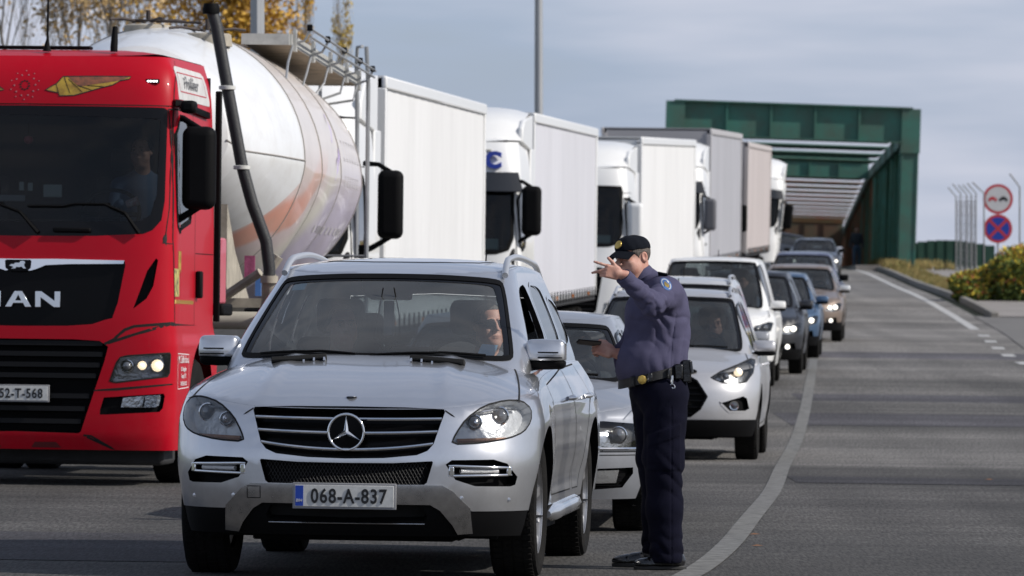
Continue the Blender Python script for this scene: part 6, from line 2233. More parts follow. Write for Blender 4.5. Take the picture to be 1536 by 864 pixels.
def head_sdf(female=False, full=0.0, neck=True):
    h = SDF()
    h.ell((0, .012, .032), (.076, .098, .090), k=.02)
    h.ell((0, -.022, -.048), (.060 + full * .012, .072, .070), k=.035)
    h.ell((0, -.062, -.092), (.028 + full * .01, .030, .026), k=.03)
    if full:
        for s in (1, -1):
            h.ell((s * .042, -.045, -.05), (.030, .035, .035), k=.03)
        h.ell((0, -.02, -.11), (.05, .05, .03), k=.03)
    for s in (1, -1):
        h.ell((s * .046, -.068, -.018), (.022, .022, .018), k=.02)           # cheekbone
        h.ell((s * .032, -.094, .014), (.017, .014, .012), k=.012, sub=True)   # socket
        h.ell((s * .032, -.080, .012), (.0145, .0135, .0115), k=.004)          # lid
        h.cap((s * .014, -.096, .034), (s * .048, -.080, .034), .008, .007, k=.012)   # brow
        h.ell((s * .079, .016, .0), (.011, .021, .031), k=.008)
        h.ell((s * .087, .010, .003), (.006, .011, .018), k=.006, sub=True)
    h.cap((0, -.094, .018), (0, -.116, -.018), .0085, .0115, k=.012)
    for s in (1, -1):
        h.ell((s * .012, -.106, -.022), (.009, .011, .008), k=.007)
    h.ell((0, -.093, -.053), (.024, .011, .0065), k=.007)
    h.ell((0, -.090, -.064), (.021, .011, .007), k=.007)
    h.ell((0, -.103, -.0585), (.026, .010, .0016), k=.003, sub=True)
    if neck:
        h.cap((0, .02, -.06), (0, .045, -.20), .052 + full * .012, .060 + full * .012, k=.03)
    return h

def rotz(a, tilt=0, roll=0):
    return np.array(Matrix.Rotation(a, 3, 'Z') @ Matrix.Rotation(roll, 3, 'Y') @ Matrix.Rotation(tilt, 3, 'X'))

def placed(S, c, M):
    """the shape S (own frame) as a distance function at c turned by M"""
    c = np.array(c, float)
    return lambda P: S.ev((P - c) @ M)

def mesh_placed(S, lo, hi, step, c, M):
    V, F = S.mesh(lo, hi, step)
    return V @ M.T + np.array(c), F

def join(parts):
    V, F, n = [], [], 0
    for v, f in parts:
        V.append(np.asarray(v)); F.append(np.asarray(f) + n); n += len(v)
    return np.vstack(V), np.vstack(F)

def hand_sdf(fingers, palm_len=.09, palm_w=.042, thick=.015, thumb=None, side=1):
    """canonical: wrist at origin, fingers towards -X, palm plane XZ, back of hand towards -Y. fingers: list of (z offset, [segment bends deg], spread deg, length)"""
    h = SDF()
    h.box((-.045, 0, 0), (.046, thick, palm_w), .014, k=.01)
    h.ell((-.03, .006, -.022 * side), (.034, .016, .022), k=.015)
    h.cap((.05, 0, 0), (-.012, 0, 0), .029, .024, k=.02)
    for (z, bends, spread, ln, r) in fingers:
        p = np.array([-.088 + abs(z) * .15, -.002, z])
        ang, sp = 0.0, R(spread)
        seg = [ln * .46, ln * .30, ln * .24]
        for i, (b, s_) in enumerate(zip(bends, seg)):
            ang += R(b)
            d = np.array([-math.cos(ang) * math.cos(sp), math.sin(ang), math.sin(sp) * math.cos(ang)])
            q = p + d * s_
            h.cap(p, q, r * (1 - .08 * i), r * (1 - .08 * (i + 1)), k=.0045 if i else .008)
            p = q
    if thumb:
        pts, r = thumb
        for i in range(len(pts) - 1):
            h.cap(pts[i], pts[i + 1], r * (1.25 - .15 * i), r * (1.1 - .15 * i), k=.008)
    return h

def crease(ph):
    return .55 * np.sin(ph) - .9 * (1 - np.abs(np.sin(ph * .5 + .6))) ** 3

def make_cop():
    root = thing('person', 'policeman in violet-blue shirt and black cap pointing left, holding a passport', 'person')
    nz = lambda P, f, ph=0: np.sin(P[..., 0] * f + ph + 1.7 * np.sin(P[..., 2] * f * .6)) * np.sin(P[..., 1] * f * .9 + 1.3 * ph + np.sin(P[..., 0] * f * .7)) * np.sin(P[..., 2] * f * 1.1 + ph)
    # ---- pose
    hc = (-.150, -.03, 1.722)
    HM = rotz(R(-50), R(9), R(-3))
    Sh, El, Wr = np.array((.040, -.175, 1.535)), np.array((-.060, -.40, 1.468)), np.array((-.226, -.52, 1.630))
    Sf, Ef, Wf = np.array((.0, .20, 1.50)), np.array((-.02, .26, 1.22)), np.array((-.245, .02, 1.195))
    # ---- skin: head, hands and the body under the clothes as one mesh
    hd = head_sdf(full=.9)
    parts = [mesh_placed(hd, (-.11, -.14, -.19), (.11, .13, .14), .0042, hc, HM)]
    fing = [(.031, [8, 10, 6], 4, .082, .0093), (.011, [20, 12, 8], -34, .090, .0098), (-.011, [48, 70, 40], -22, .080, .0096), (-.030, [56, 72, 40], -26, .066, .0086)]
    th = ([(-.02, .0, .030), (-.058, -.002, .060), (-.088, -.002, .078)], .0098)
    h1 = hand_sdf(fing, thumb=th, side=-1)
    dirw = (Wr - El) / np.linalg.norm(Wr - El)
    # hand frame: -X along the pointing direction
    fx = -np.array((-.90, -.28, .20)); fx /= np.linalg.norm(fx)
    fy = np.array((-.15, .93, .1)); fy -= fx * (fy @ fx); fy /= np.linalg.norm(fy)
    fz = np.cross(fx, fy)
    M1 = np.stack([fx, fy, fz], 1)
    v_, f_ = mesh_placed(h1, (-.20, -.06, -.075), (.07, .09, .11), .0038, (0, 0, 0), M1)
    parts.append((v_ * .90 + Wr + np.array((-.012, -.01, .002)), f_))
    fing2 = [(.030, [55, 55, 35], 2, .076, .0092), (.010, [60, 58, 38], 0, .082, .0095), (-.010, [64, 60, 40], -3, .078, .0092), (-.029, [68, 62, 42], -6, .064, .0082)]
    th2 = ([(-.02, .0, .032), (-.052, .012, .055), (-.082, .022, .058)], .0100)
    h2 = hand_sdf(fing2, thumb=th2, side=-1)
    fx = -np.array((-.93, -.05, .32)); fx /= np.linalg.norm(fx)
    fy = np.array((.10, .80, -.50)); fy -= fx * (fy @ fx); fy /= np.linalg.norm(fy)
    M2 = np.stack([fx, fy, np.cross(fx, fy)], 1)
    parts.append(mesh_placed(h2, (-.20, -.06, -.075), (.07, .10, .11), .0036, Wf + np.array((-.02, 0, .004)), M2))
    ib = SDF()
    ib.ell((-.02, .0, 1.28), (.12, .16, .28), k=.04).cap((-.11, -.0, 1.6), (-.05, .0, 1.45), .055, .07, k=.04)
    for a, b, c, in ((Sh, El, Wr), (Sf, Ef, Wf)):
        ib.cap(a, b, .045, .038, k=.03).cap(b, c, .037, .026, k=.02)
    ib.cap((.03, -.08, .95), (.02, -.08, .5), .08, .05, k=.05).cap((.02, -.08, .5), (.035, -.08, .08), .05, .04, k=.02)
    ib.cap((-.03, .1, .95), (-.02, .12, .5), .08, .05, k=.05).cap((-.02, .12, .5), (-.01, .15, .1), .05, .04, k=.02)
    parts.append(ib.mesh((-.30, -.62, 0.0), (.22, .36, 1.72), .02))
    V, F = join(parts)
    body = mk('body', V, F, SKIN, root, True)
    # eyes, brows, hair
    for s in (1, -1):
        for rr_, off, m, nm in ((.0098, 0, EYEW, 'eye'), (.005, -.0062, EYED, 'iris')):
            p = np.array(hc) + HM @ np.array((s * .032 - (.002 if nm == 'iris' else 0), -.0845 + off, .0125))
            MB().lathe([(rr_ * math.sin(a), -rr_ * math.cos(a)) for a in np.linspace(.01, PI - .01, 9)], 14, 'z', c=tuple(p), cap=False).build(nm, m, body, autosmooth=80)
        pts = [tuple(np.array(hc) + HM @ np.array(q)) for q in ((s * .014, -.104, .031), (s * .030, -.103, .037), (s * .048, -.091, .034))]
        MB().tube(pts, [.003, .0042, .002], 6).build('eyebrow', HAIRD, body, autosmooth=80)
    hr = head_sdf(neck=False)
    hair = SDF().fn(lambda P: hr.ev(P) - .0045 + .0012 * np.sin(P[..., 0] * 420) * np.sin(P[..., 2] * 380))
    def hairmask(P, D):
        # keep sides and nape only (the cap covers the rest): behind the ear and above a falling hairline
        line = -.035 + .062 * sstep(.01, -.045, P[..., 1]) + .02 * sstep(.0, .02, P[..., 1]) * 0
        front = -(P[..., 1] + .052)
        low = (line - P[..., 2])
        low = np.where(P[..., 1] > .045, (-.075 - P[..., 2]), low)
        ear = .030 - np.sqrt((P[..., 1] - .014) ** 2 + (P[..., 2] + .002) ** 2)
        return np.maximum(np.maximum(D, np.maximum(front, low)), ear)
    hair.post(hairmask)
    V, F = mesh_placed(hair, (-.10, -.10, -.09), (.10, .13, .14), .0042, hc, HM)
    mk('hair', V, F, HAIRG, body, True)
    # ---- cap
    cp = SDF().ell((0, .010, .050), (.083, .106, .074), k=.01).ell((0, -.032, .068), (.064, .062, .052), k=.02)
    cp.post(lambda P, D: np.maximum(D, (.048 - .13 * P[..., 1] * (P[..., 1] < 0) * .3 - .10 * P[..., 1] * (P[..., 1] > 0)) - P[..., 2]))
    cp.post(lambda P, D: D - .0015 * np.abs(np.sin(np.arctan2(P[..., 0], P[..., 1] - .01) * 3)) ** .3 + .0015 * np.sin(P[..., 0] * 110 + P[..., 2] * 70) * np.sin(P[..., 1] * 95))
    V, F = mesh_placed(cp, (-.11, -.13, .0), (.11, .15, .165), .0042, hc, HM)
    cap = mk('cap', V, F, CAPM, root, True)
    br = []
    BV, BF = [], []
    nu, nv = 17, 8
    for lay in (0, 1):
        for j in range(nv):
            for i in range(nu):
                a = -1 + 2 * i / (nu - 1)
                t = j / (nv - 1)
                x = .076 * a * (1 - .10 * t)
                y0 = -.092 + .050 * a * a
                y = y0 - t * (.078 - .028 * a * a)
                z = .058 - .026 * a * a - .014 * t - .014 * t * t + (-.004 if lay else 0)
                BV.append(tuple(np.array(hc) + HM @ np.array((x, y, z))))
    nn = nu * nv
    for j in range(nv - 1):
        for i in range(nu - 1):
            a = j * nu + i
            BF += [(a, a + 1, a + nu + 1, a + nu), (nn + a, nn + a + nu, nn + a + nu + 1, nn + a + 1)]
    for i in range(nu - 1):
        a = (nv - 1) * nu + i
        BF.append((a, a + 1, nn + a + 1, nn + a))
    mk('cap_brim', BV, BF, CAPM, cap, autosmooth=40)
    p = np.array(hc) + HM @ np.array((0, -.092, .088))
    bd = MB().lathe([(.025, .003), (.024, -.003), (.001, -.006)], 20, 'y', cap=False).build('cap_badge', GOLDM, cap, autosmooth=40)
    bd.location = tuple(p); bd.rotation_euler = (R(-22), 0, R(-50))
    b2 = MB().lathe([(.010, -.0035), (.001, -.0055)], 14, 'y', cap=False).build('badge_centre', mat('badge dark', (.08, .05, .03), .5), bd)
    # ---- shirt
    sh = SDF()
    sh.ell((-.064, -.005, 1.155), (.208, .205, .175), k=.05)
    sh.ell((-.022, .005, 1.40), (.176, .205, .190), k=.09)
    sh.ell((.015, .0, 1.50), (.128, .215, .115), k=.06)
    sh.ell((.035, .0, 1.30), (.130, .17, .24), k=.05)
    sh.cap((.0, -.15, 1.545), (.0, .15, 1.545), .072, .072, k=.06)
    sh.cap((-.085, -.01, 1.615), (-.045, .0, 1.54), .066, .090, k=.05)
    sh.cap(Sh + (0, .03, -.01), El, .088, .066, k=.035)
    sh.cap(El, Wr + (Wr - El) * -.06, .064, .045, k=.02)
    sh.cap(Sf, Ef, .08, .065, k=.03)
    sh.cap(Ef, Wf + (Ef - Wf) * .12, .062, .046, k=.03)
    # open cuffs and collar
    axis = (Wr - El) / np.linalg.norm(Wr - El)
    cw = Wr - axis * .022
    def cuffs(P, D):
        D = np.where(np.linalg.norm(P - Wr, axis=-1) < .16, np.maximum(D, (P - cw) @ axis), D)
        ax2 = (Wf - Ef) / np.linalg.norm(Wf - Ef)
        D = np.where(np.linalg.norm(P - Wf, axis=-1) < .13, np.maximum(D, (P - (Wf - ax2 * .03)) @ ax2), D)
        return D
    hips = lambda P: 1.028 + .26 * (P[..., 0] + .1) + .02 * np.exp(-((P[..., 0] + .16) / .06) ** 2)
    def folds(P, D):
        x, y, z = P[..., 0], P[..., 1], P[..., 2]
        # rings of creases at the elbow and upper arm, drawn-in creases over the belt, diagonals from the armpit
        t = (P - Sh) @ ((El - Sh) / np.linalg.norm(El - Sh))
        t2 = (P - El) @ axis
        da = np.linalg.norm(P - (Sh + np.clip(t, 0, .26)[..., None] * (El - Sh) / np.linalg.norm(El - Sh)), axis=-1)
        db = np.linalg.norm(P - (El + np.clip(t2, 0, .24)[..., None] * axis), axis=-1)
        f = np.zeros(x.shape)
        f += .0065 * crease(t * 85 + 5 * x * 8 + 2.2 * np.sin(z * 30)) * np.exp(-(da / .12) ** 2) * sstep(.02, .12, t)
        f += .0055 * crease(t2 * 70 + z * 45 + 2 * np.sin(x * 40)) * np.exp(-(db / .10) ** 2)
        f += .0055 * np.exp(-((z - 1.08) / .09) ** 2) * sstep(-.14, .0, x) * crease(np.arctan2(y, x + .045) * 17 + z * 22 + 2 * np.sin(z * 18))
        arm = np.exp(-(((x - .0) / .14) ** 2 + ((z - 1.38) / .11) ** 2)) * (y < .05)
        f += .0080 * arm * crease((x * .9 + z) * 58 + 2.2 * np.sin(x * 30) + np.sin(z * 50))
        f += .0045 * np.exp(-((z - 1.30) / .14) ** 2) * sstep(-.12, .02, x) * crease((z * 1.0 - x * 1.9) * 36 + 2.2 * np.sin(y * 15 + z * 9))
        f += .0020 * nz(P, 42, .4)
        # placket and yoke seam
        f -= .004 * np.exp(-((x - .075 + .02 * np.sin(z * 7)) / .004) ** 2) * (y < -.05) * (z < 1.42)
        return D - f * (D < .05)
    sh.post(folds)
    sh.post(cuffs)
    sh.post(lambda P, D: np.maximum(D, hips(P) - P[..., 2]))
    # hollow at the neck
    nk = np.array((-.118, -.015, 1.64)); nd = np.array((-.45, -.1, .88)); nd /= np.linalg.norm(nd)
    sh.post(lambda P, D: np.where(np.linalg.norm(P - nk, axis=-1) < .16, np.maximum(D, (P - nk) @ nd), D))
    so = sdf_obj('shirt', sh, (-.28, -.60, .98), (.22, .36, 1.70), .0062, SHIRT, root)
    # collar
    cv = []
    n = 28
    e1 = np.cross(nd, (0, 1, 0)); e1 /= np.linalg.norm(e1); e2 = np.cross(nd, e1)
    CV, CF = [], []
    for k in range(n + 1):
        a = 2 * PI * k / n
        for (r_, h_) in ((.064, .022), (.070, .024), (.082, -.018), (.074, -.02)):
            q = nk + e1 * math.cos(a) * r_ * 1.03 + e2 * math.sin(a) * r_ + nd * (h_ - .01)
            CV.append(tuple(q))
    for k in range(n):
        for j in range(4):
            CF.append((k * 4 + j, k * 4 + (j + 1) % 4, k * 4 + 4 + (j + 1) % 4, k * 4 + 4 + j))
    mk('collar', CV, CF, SHIRT, so, autosmooth=50)
    # cuff band
    MB().tube([tuple(cw - axis * .045), tuple(cw + axis * .004)], [.049, .047], 18).build('cuff', SHIRT, so, autosmooth=50)
    # shoulder patch, epaulette
    sy = -.258
    def on_shirt(x, z, ylo=-.60, yhi=0.0):
        ys = np.linspace(ylo, yhi, 500)
        P = np.stack([np.full(500, x), ys, np.full(500, z)], 1)
        D = sh.ev(P)
        i = np.argmax(D < 0)
        return ys[i]
    def decal(nm, cx, cz, rx, rz, m, par, off, rot=0, n=18, poly=None):
        poly = poly or [(math.cos(2 * PI * k / n), math.sin(2 * PI * k / n)) for k in range(n)]
        V = []
        cr, sr = math.cos(rot), math.sin(rot)
        pts = [(0, 0)] + poly
        for a, b in pts:
            x, z = a * rx, b * rz
            x, z = cx + x * cr - z * sr, cz + x * sr + z * cr
            V.append((x, on_shirt(x, z) - off, z))
        k = len(poly)
        return mk(nm, V, [(0, 1 + i, 1 + (i + 1) % k) for i in range(k)], m, par, True)
    pa = decal('shoulder_patch', .028, 1.577, .026, .040, mat('patch blue', (.05, .12, .30), .6), so, .004, rot=R(38))
    decal('patch_ring', .028, 1.577, .021, .034, mat('patch white', (.5, .5, .5), .6), pa, .0055, rot=R(38))
    decal('patch_field', .028, 1.577, .017, .029, mat('patch blue', (.05, .12, .30), .6), pa, .0065, rot=R(38))
    decal('patch_crest', .030, 1.574, .011, .020, GOLDM, pa, .0075, rot=R(38))
    decal('chest_tape', -.165, 1.47, .004, .03, mat('patch white', (.5, .5, .5), .6), so, .003, rot=R(-28), n=6) if False else None
    ep = MB().box((.015, -.125, 1.617), (.055, .11, .010), rot=(R(-22), R(12), R(-10))).build('epaulette', CAPM, so, bevel=.003)
    for k in (0, 1):
        MB().box((.018 + .0, -.15 + .035 * k, 1.616 + .014 * k), (.020, .008, .006), rot=(R(-22), R(12), R(35))).build('rank_bar', mat('rank yellow', (.6, .5, .08), .5), ep)
    # ---- trousers
    tr = SDF()
    tr.ell((-.01, .0, 1.00), (.160, .175, .13), k=.04)
    def leg(pts, k=.05):
        for (a, ra), (b, rb) in zip(pts[:-1], pts[1:]):
            tr.cap(a, b, ra, rb, k=k)
    leg([((.028, -.085, .95), .130), ((.018, -.09, .62), .108), ((.022, -.09, .34), .095), ((.034, -.09, .075), .092)])
    leg([((-.040, .09, .95), .122), ((-.022, .11, .60), .098), ((-.008, .15, .30), .082), ((-.028, .19, .115), .072)])
    def tfold(P, D):
        x, y, z = P[..., 0], P[..., 1], P[..., 2]
        f = .0042 * np.exp(-((z - .52) / .14) ** 2) * crease(z * 58 + x * 30 + 2.5 * np.sin(x * 22 + z * 9))
        f += .0065 * np.exp(-((z - .12) / .07) ** 2) * crease(z * 74 + x * 30 + y * 24 + 2 * np.sin(x * 40))
        f += .0030 * np.exp(-((z - .86) / .10) ** 2) * crease((z - x * 1.6) * 38 + y * 15)
        f += .0022 * nz(P, 38, 1.1)
        # cargo pocket flap on the near thigh
        yy = (y < -.1)
        inx = sstep(-.075, -.068, x) * sstep(.115, .108, x)
        f += .0065 * yy * inx * sstep(.545, .555, z) * sstep(.775 + .35 * x, .765 + .35 * x, z)
        f += .0055 * yy * inx * sstep(.70 + .35 * x, .705 + .35 * x, z) * sstep(.775 + .35 * x, .765 + .35 * x, z)
        f -= .004 * np.exp(-((x - .058) / .003) ** 2) * yy * (z < .9)
        return D - f
    tr.post(tfold)
    tr.post(lambda P, D: np.maximum(D, np.where(P[..., 1] < .05, .035 + .12 * (-.03 - P[..., 0]) * (P[..., 0] < -.03) * 1.0, .075 - .1 * (P[..., 0] + .03)) - P[..., 2]))
    tr.post(lambda P, D: np.maximum(D, P[..., 2] - (1.055 + .26 * (P[..., 0] + .1))))
    to = sdf_obj('trousers', tr, (-.20, -.24, .02), (.20, .30, 1.12), .0068, NAVYC, root)
    # ---- belt with gear
    BV, BF = [], []
    n = 48
    for k in range(n):
        a = 2 * PI * k / n
        d = np.array((math.cos(a), math.sin(a), 0))
        # walk out of trousers
        ts = np.linspace(.05, .26, 120)
        c0 = np.array((-.01, 0, 1.055))
        P = c0 + ts[:, None] * d
        P[:, 2] = 1.052 + .26 * (P[:, 0] + .1)
        D = np.minimum(tr.ev(P), sh.ev(P + (0, 0, .02)))
        r_ = ts[min(119, int(np.argmax(D > .001)) if (D > .001).any() else 119)]
        p = c0 + d * r_
        zc_ = 1.052 + .26 * (p[0] + .1)
        for (o_, h_) in ((-.005, .024), (.008, .024), (.008, -.024), (-.005, -.024)):
            q = c0 + d * (r_ + o_)
            BV.append((q[0], q[1], zc_ + h_))
    for k in range(n):
        for j in range(4):
            m = (k + 1) % n
            BF.append((k * 4 + j, k * 4 + (j + 1) % 4, m * 4 + (j + 1) % 4, m * 4 + j))
    belt = mk('belt', BV, BF, WEB, root, autosmooth=40)
    BV = np.array(BV)
    def front_y(x):
        q = BV[1::4]
        q = q[q[:, 1] < 0]
        i = np.argmin(np.abs(q[:, 0] - x))
        return q[i, 1]
    zb = lambda x: 1.052 + .26 * (x + .1)
    for (x, w_, h_, dz, dep, nm) in ((.145, .05, .125, -.02, .05, 'belt_pouch'), (.10, .045, .085, -.01, .04, 'belt_pouch'), (.045, .018, .06, -.008, .02, 'belt_keeper'), (-.06, .03, .05, 0, .02, 'belt_keeper'), (-.155, .03, .06, 0, .03, 'belt_buckle')):
        y = front_y(x)
        MB().box((x, y - dep / 2 + .005, zb(x) + dz), (w_, dep, h_)).build(nm, LEATHER if nm != 'belt_buckle' else WEB, belt, bevel=.008)
    y = front_y(.125)
    MB().tube([(.165, y - .03, zb(.16) + .03), (.172, y - .035, zb(.16) - .03)], .010, 8).build('torch', LEATHER, belt, autosmooth=50)
    y = front_y(.062) - .02
    kb = MB()
    kb.tube([(.062 + .016 * math.cos(a), y, zb(.06) - .085 + .016 * math.sin(a)) for a in np.linspace(0, 2 * PI, 14)], .003, 6, cap=False)
    kb.build('key_ring', CHROME, belt)
    MB().box((.062, y, zb(.06) - .045), (.014, .008, .05)).build('key_clip', CHROME, belt, bevel=.003)
    MB().box((.060, y - .004, zb(.06) - .105), (.012, .005, .04), rot=(0, R(12), 0)).build('key', CHROME, belt, bevel=.002)
    y = front_y(-.10)
    bg = MB().lathe([(.026, .004), (.025, -.002), (.016, -.005), (.001, -.006)], 8, 'y', c=(-.103, y - .012, zb(-.1) - .002), cap=False).build('belt_badge', GOLDM, belt, autosmooth=30)
    # ---- shoes
    def shoe(c, yaw, nm='shoe'):
        s = SDF()
        s.ell((.075, 0, .045), (.055, .040, .050), k=.03)
        s.ell((-.0, 0, .035), (.085, .038, .046), k=.03)
        s.ell((-.085, 0, .030), (.075, .046, .036), k=.03)
        s.cap((.06, 0, .05), (.065, 0, .13), .045, .045, k=.03)
        s.post(lambda P, D: np.maximum(D, .022 - P[..., 2]))
        s.post(lambda P, D: D + .003 * np.exp(-((P[..., 0] + .062 + .2 * np.abs(P[..., 1])) / .004) ** 2) * (P[..., 2] > .03))
        M = rotz(yaw)
        V, F = mesh_placed(s, (-.18, -.06, .0), (.14, .06, .16), .0055, c, M)
        o = mk(nm, V, F, LEATHER, root, True)
        pl = []
        for k in range(28):
            a = 2 * PI * k / 28
            w_ = .047 if math.cos(a) < 0 else .042
            pl.append((math.cos(a) * .148 - .012, math.sin(a) * w_ * (1 if abs(math.cos(a)) < .9 else .95)))
        b = MB().prism(pl, 0, .020, 'z')
        b.xf(Matrix.Translation(c) @ Matrix.Rotation(yaw, 4, 'Z'))
        b.build('sole', mat('shoe sole', (.015, .015, .015), .6), o, bevel=.004)
        for k in range(3):
            q = np.array(c) + rotz(yaw) @ np.array((-.012 + .022 * k, 0, .078 + .008 * k))
            q1 = np.array(c) + rotz(yaw) @ np.array((-.016 + .022 * k, -.03, .066 + .008 * k))
            MB().tube([tuple(q1), tuple(q)], .003, 5).build('shoe_lace', WEB, o)
        return o
    shoe((.010, -.09, 0), R(5))
    shoe((-.105, .20, .004), R(-4))
    # ---- passport in the far hand
    pc = Wf + np.array((-.150, -.03, .062))
    pp = MB().box(tuple(pc), (.130, .09, .006), rot=(R(-10), R(5), R(8))).build('passport_cover', mat('passport cover', (.006, .004, .005), .7, spec=.15), root, bevel=.002)
    MB().box(tuple(pc + (0.004, .0, -.007)), (.122, .084, .006), rot=(R(-14), R(7), R(8))).build('passport_pages', mat('passport pages', (.06, .05, .04), .8), pp, bevel=.001)
    return root
cop = make_cop()
CX, CY = .82, 33.25
cop.location = (CX, CY, gzf(CX, CY) + .002)

# ------------------------------------------------------------------ people behind glass
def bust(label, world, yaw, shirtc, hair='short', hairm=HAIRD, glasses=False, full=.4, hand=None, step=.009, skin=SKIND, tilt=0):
    """seated person from the lap up; world = place of the head centre"""
    root = thing('person', label, 'person', loc=tuple(world))
    hc = (0, 0, 0)
    M = rotz(yaw, R(tilt))
    B = SDF().fn(placed(head_sdf(full=full), hc, M), k=.02)
    B.ell((0, .07, -.42), (.15, .10, .22), k=.05)
    body = sdf_obj('body', B, (-.17, -.16, -.6), (.17, .19, .15), step, skin, root)
    T = SDF()
    T.ell((0, .07, -.44), (.20, .135, .30), k=.05)
    T.cap((-.17, .07, -.27), (.17, .07, -.27), .075, .075, k=.06)
    T.cap((0, .06, -.18), (0, .06, -.3), .07, .12, k=.05)
    for s_ in (1, -1):
        T.cap((s_ * .19, .06, -.28), (s_ * .23, -.04, -.50), .06, .05, k=.03)
        T.cap((s_ * .23, -.04, -.50), (s_ * .15, -.26, -.42), .048, .04, k=.03)
    T.ell((0, .05, -.12), (.058, .062, .05), k=.01, sub=True)
    sdf_obj('shirt', T, (-.31, -.33, -.72), (.31, .24, -.10), max(step, .012), shirtc, root)
    hs = head_sdf(neck=False)
    H = SDF().fn(lambda P: hs.ev(P) - .006)
    if hair == 'long':
        H.cap((.07, .03, .02), (.085, .03, -.14), .035, .03, k=.03).cap((-.07, .03, .02), (-.085, .03, -.14), .035, .03, k=.03).ell((0, .06, -.03), (.09, .07, .12), k=.03)
        H.post(lambda P, D: np.maximum(D, np.minimum(.058 - np.abs(P[..., 0]), np.minimum(.065 - P[..., 2], -.02 - P[..., 1]))))
    else:
        H.post(lambda P, D: np.maximum(D, np.maximum(np.maximum(-.004 - P[..., 2] - .8 * (P[..., 1] - .02), -.05 - P[..., 2]), np.minimum(.092 - P[..., 2], -.030 - P[..., 1]))))
    V, F = mesh_placed(H, (-.14, -.13, -.19), (.14, .15, .15), step, hc, M)
    mk('hair', V, F, hairm, body, True)
    for s_ in (1, -1):
        if glasses:
            p = M @ np.array((s_ * .034, -.100, .010))
            g = MB().box((0, 0, 0), (.052, .006, .034)).build('sunglass_lens', BLACKG, body, bevel=.004)
            g.location = tuple(p); g.rotation_euler = (0, 0, yaw + s_ * .12)
            MB().tube([tuple(M @ np.array((s_ * .06, -.094, .018))), tuple(M @ np.array((s_ * .082, .01, .012)))], .003, 5).build('sunglass_arm', BLACKG, body)
        else:
            p = M @ np.array((s_ * .032, -.090, .0125))
            MB().lathe([(.009 * math.sin(a), -.009 * math.cos(a)) for a in np.linspace(.01, PI - .01, 7)], 10, 'z', c=tuple(p), cap=False).build('eye', mat('shaded eye', (.08, .06, .05), .3), body, autosmooth=80)
        pts = [tuple(M @ np.array(q)) for q in ((s_ * .014, -.106, .033), (s_ * .030, -.104, .038), (s_ * .048, -.092, .034))]
        MB().tube(pts, [.003, .004, .002], 5).build('eyebrow', hairm, body)
    return root

SHG = mat('light grey shirt', (.70, .72, .74), .8, bump=.2, bscale=120)
SHD = mat('dark jacket', (.04, .045, .06), .8, bump=.2, bscale=120)
SHB = mat('blue work shirt', (.06, .09, .15), .8, bump=.2, bscale=120)
SHW = mat('pale blouse', (.45, .42, .42), .8, bump=.2, bscale=120)
bust('front SUV driver with black sunglasses looking towards the policeman', wpt(suv, (.50, 2.45, 1.335)), R(24), SHD, glasses=True, full=.9, hairm=HAIRG, step=.0055, skin=SKIN)
bust('front SUV passenger in a pale grey shirt, face shaded behind the windscreen', wpt(suv, (-.31, 2.28, 1.32)), R(14), SHG, step=.008, skin=SKIN, hairm=HAIRG)
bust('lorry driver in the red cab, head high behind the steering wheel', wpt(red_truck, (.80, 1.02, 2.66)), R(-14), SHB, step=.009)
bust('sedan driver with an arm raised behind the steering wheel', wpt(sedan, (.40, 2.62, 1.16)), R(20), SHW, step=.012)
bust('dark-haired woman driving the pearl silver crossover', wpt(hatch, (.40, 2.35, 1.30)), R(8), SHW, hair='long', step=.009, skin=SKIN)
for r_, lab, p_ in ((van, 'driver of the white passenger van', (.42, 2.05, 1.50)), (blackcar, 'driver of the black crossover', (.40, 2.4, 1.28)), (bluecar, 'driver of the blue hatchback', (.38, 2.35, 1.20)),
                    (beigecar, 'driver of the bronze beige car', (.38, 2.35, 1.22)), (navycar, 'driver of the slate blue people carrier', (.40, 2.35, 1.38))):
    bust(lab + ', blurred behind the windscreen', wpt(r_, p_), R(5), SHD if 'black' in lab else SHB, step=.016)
# the SUV driver's hand on the open window ledge
def ledge_hand():
    root = [o for o in bpy.data.objects if o.get('label', '').startswith('front SUV driver')][0]
    h = hand_sdf([(.031, [30, 40, 20], 2, .08, .0095), (.010, [34, 42, 20], 0, .085, .0098), (-.011, [36, 45, 20], -2, .08, .0094), (-.030, [40, 48, 22], -5, .066, .0085)],
                 thumb=([(-.02, 0, .032), (-.05, .01, .055), (-.075, .02, .062)], .0105))
    h.cap((.02, 0, 0), (.06, .02, .01), .028, .032, k=.02)
    M = np.stack([np.array((.1, .25, .96)) / np.linalg.norm((.1, .25, .96)), np.array((.99, .0, -.10)), np.zeros(3)], 1)
    M[:, 1] -= M[:, 0] * (M[:, 0] @ M[:, 1]); M[:, 1] /= np.linalg.norm(M[:, 1]); M[:, 2] = np.cross(M[:, 0], M[:, 1])
    V, F = h.mesh((-.2, -.07, -.08), (.27, .1, .11), .0045)
    V = V @ M.T
    w = wpt(suv, (.83, 1.98, 1.165)) - root.location
    mk('hand', V + np.array(w), F, SKIN, root, True)
ledge_hand()
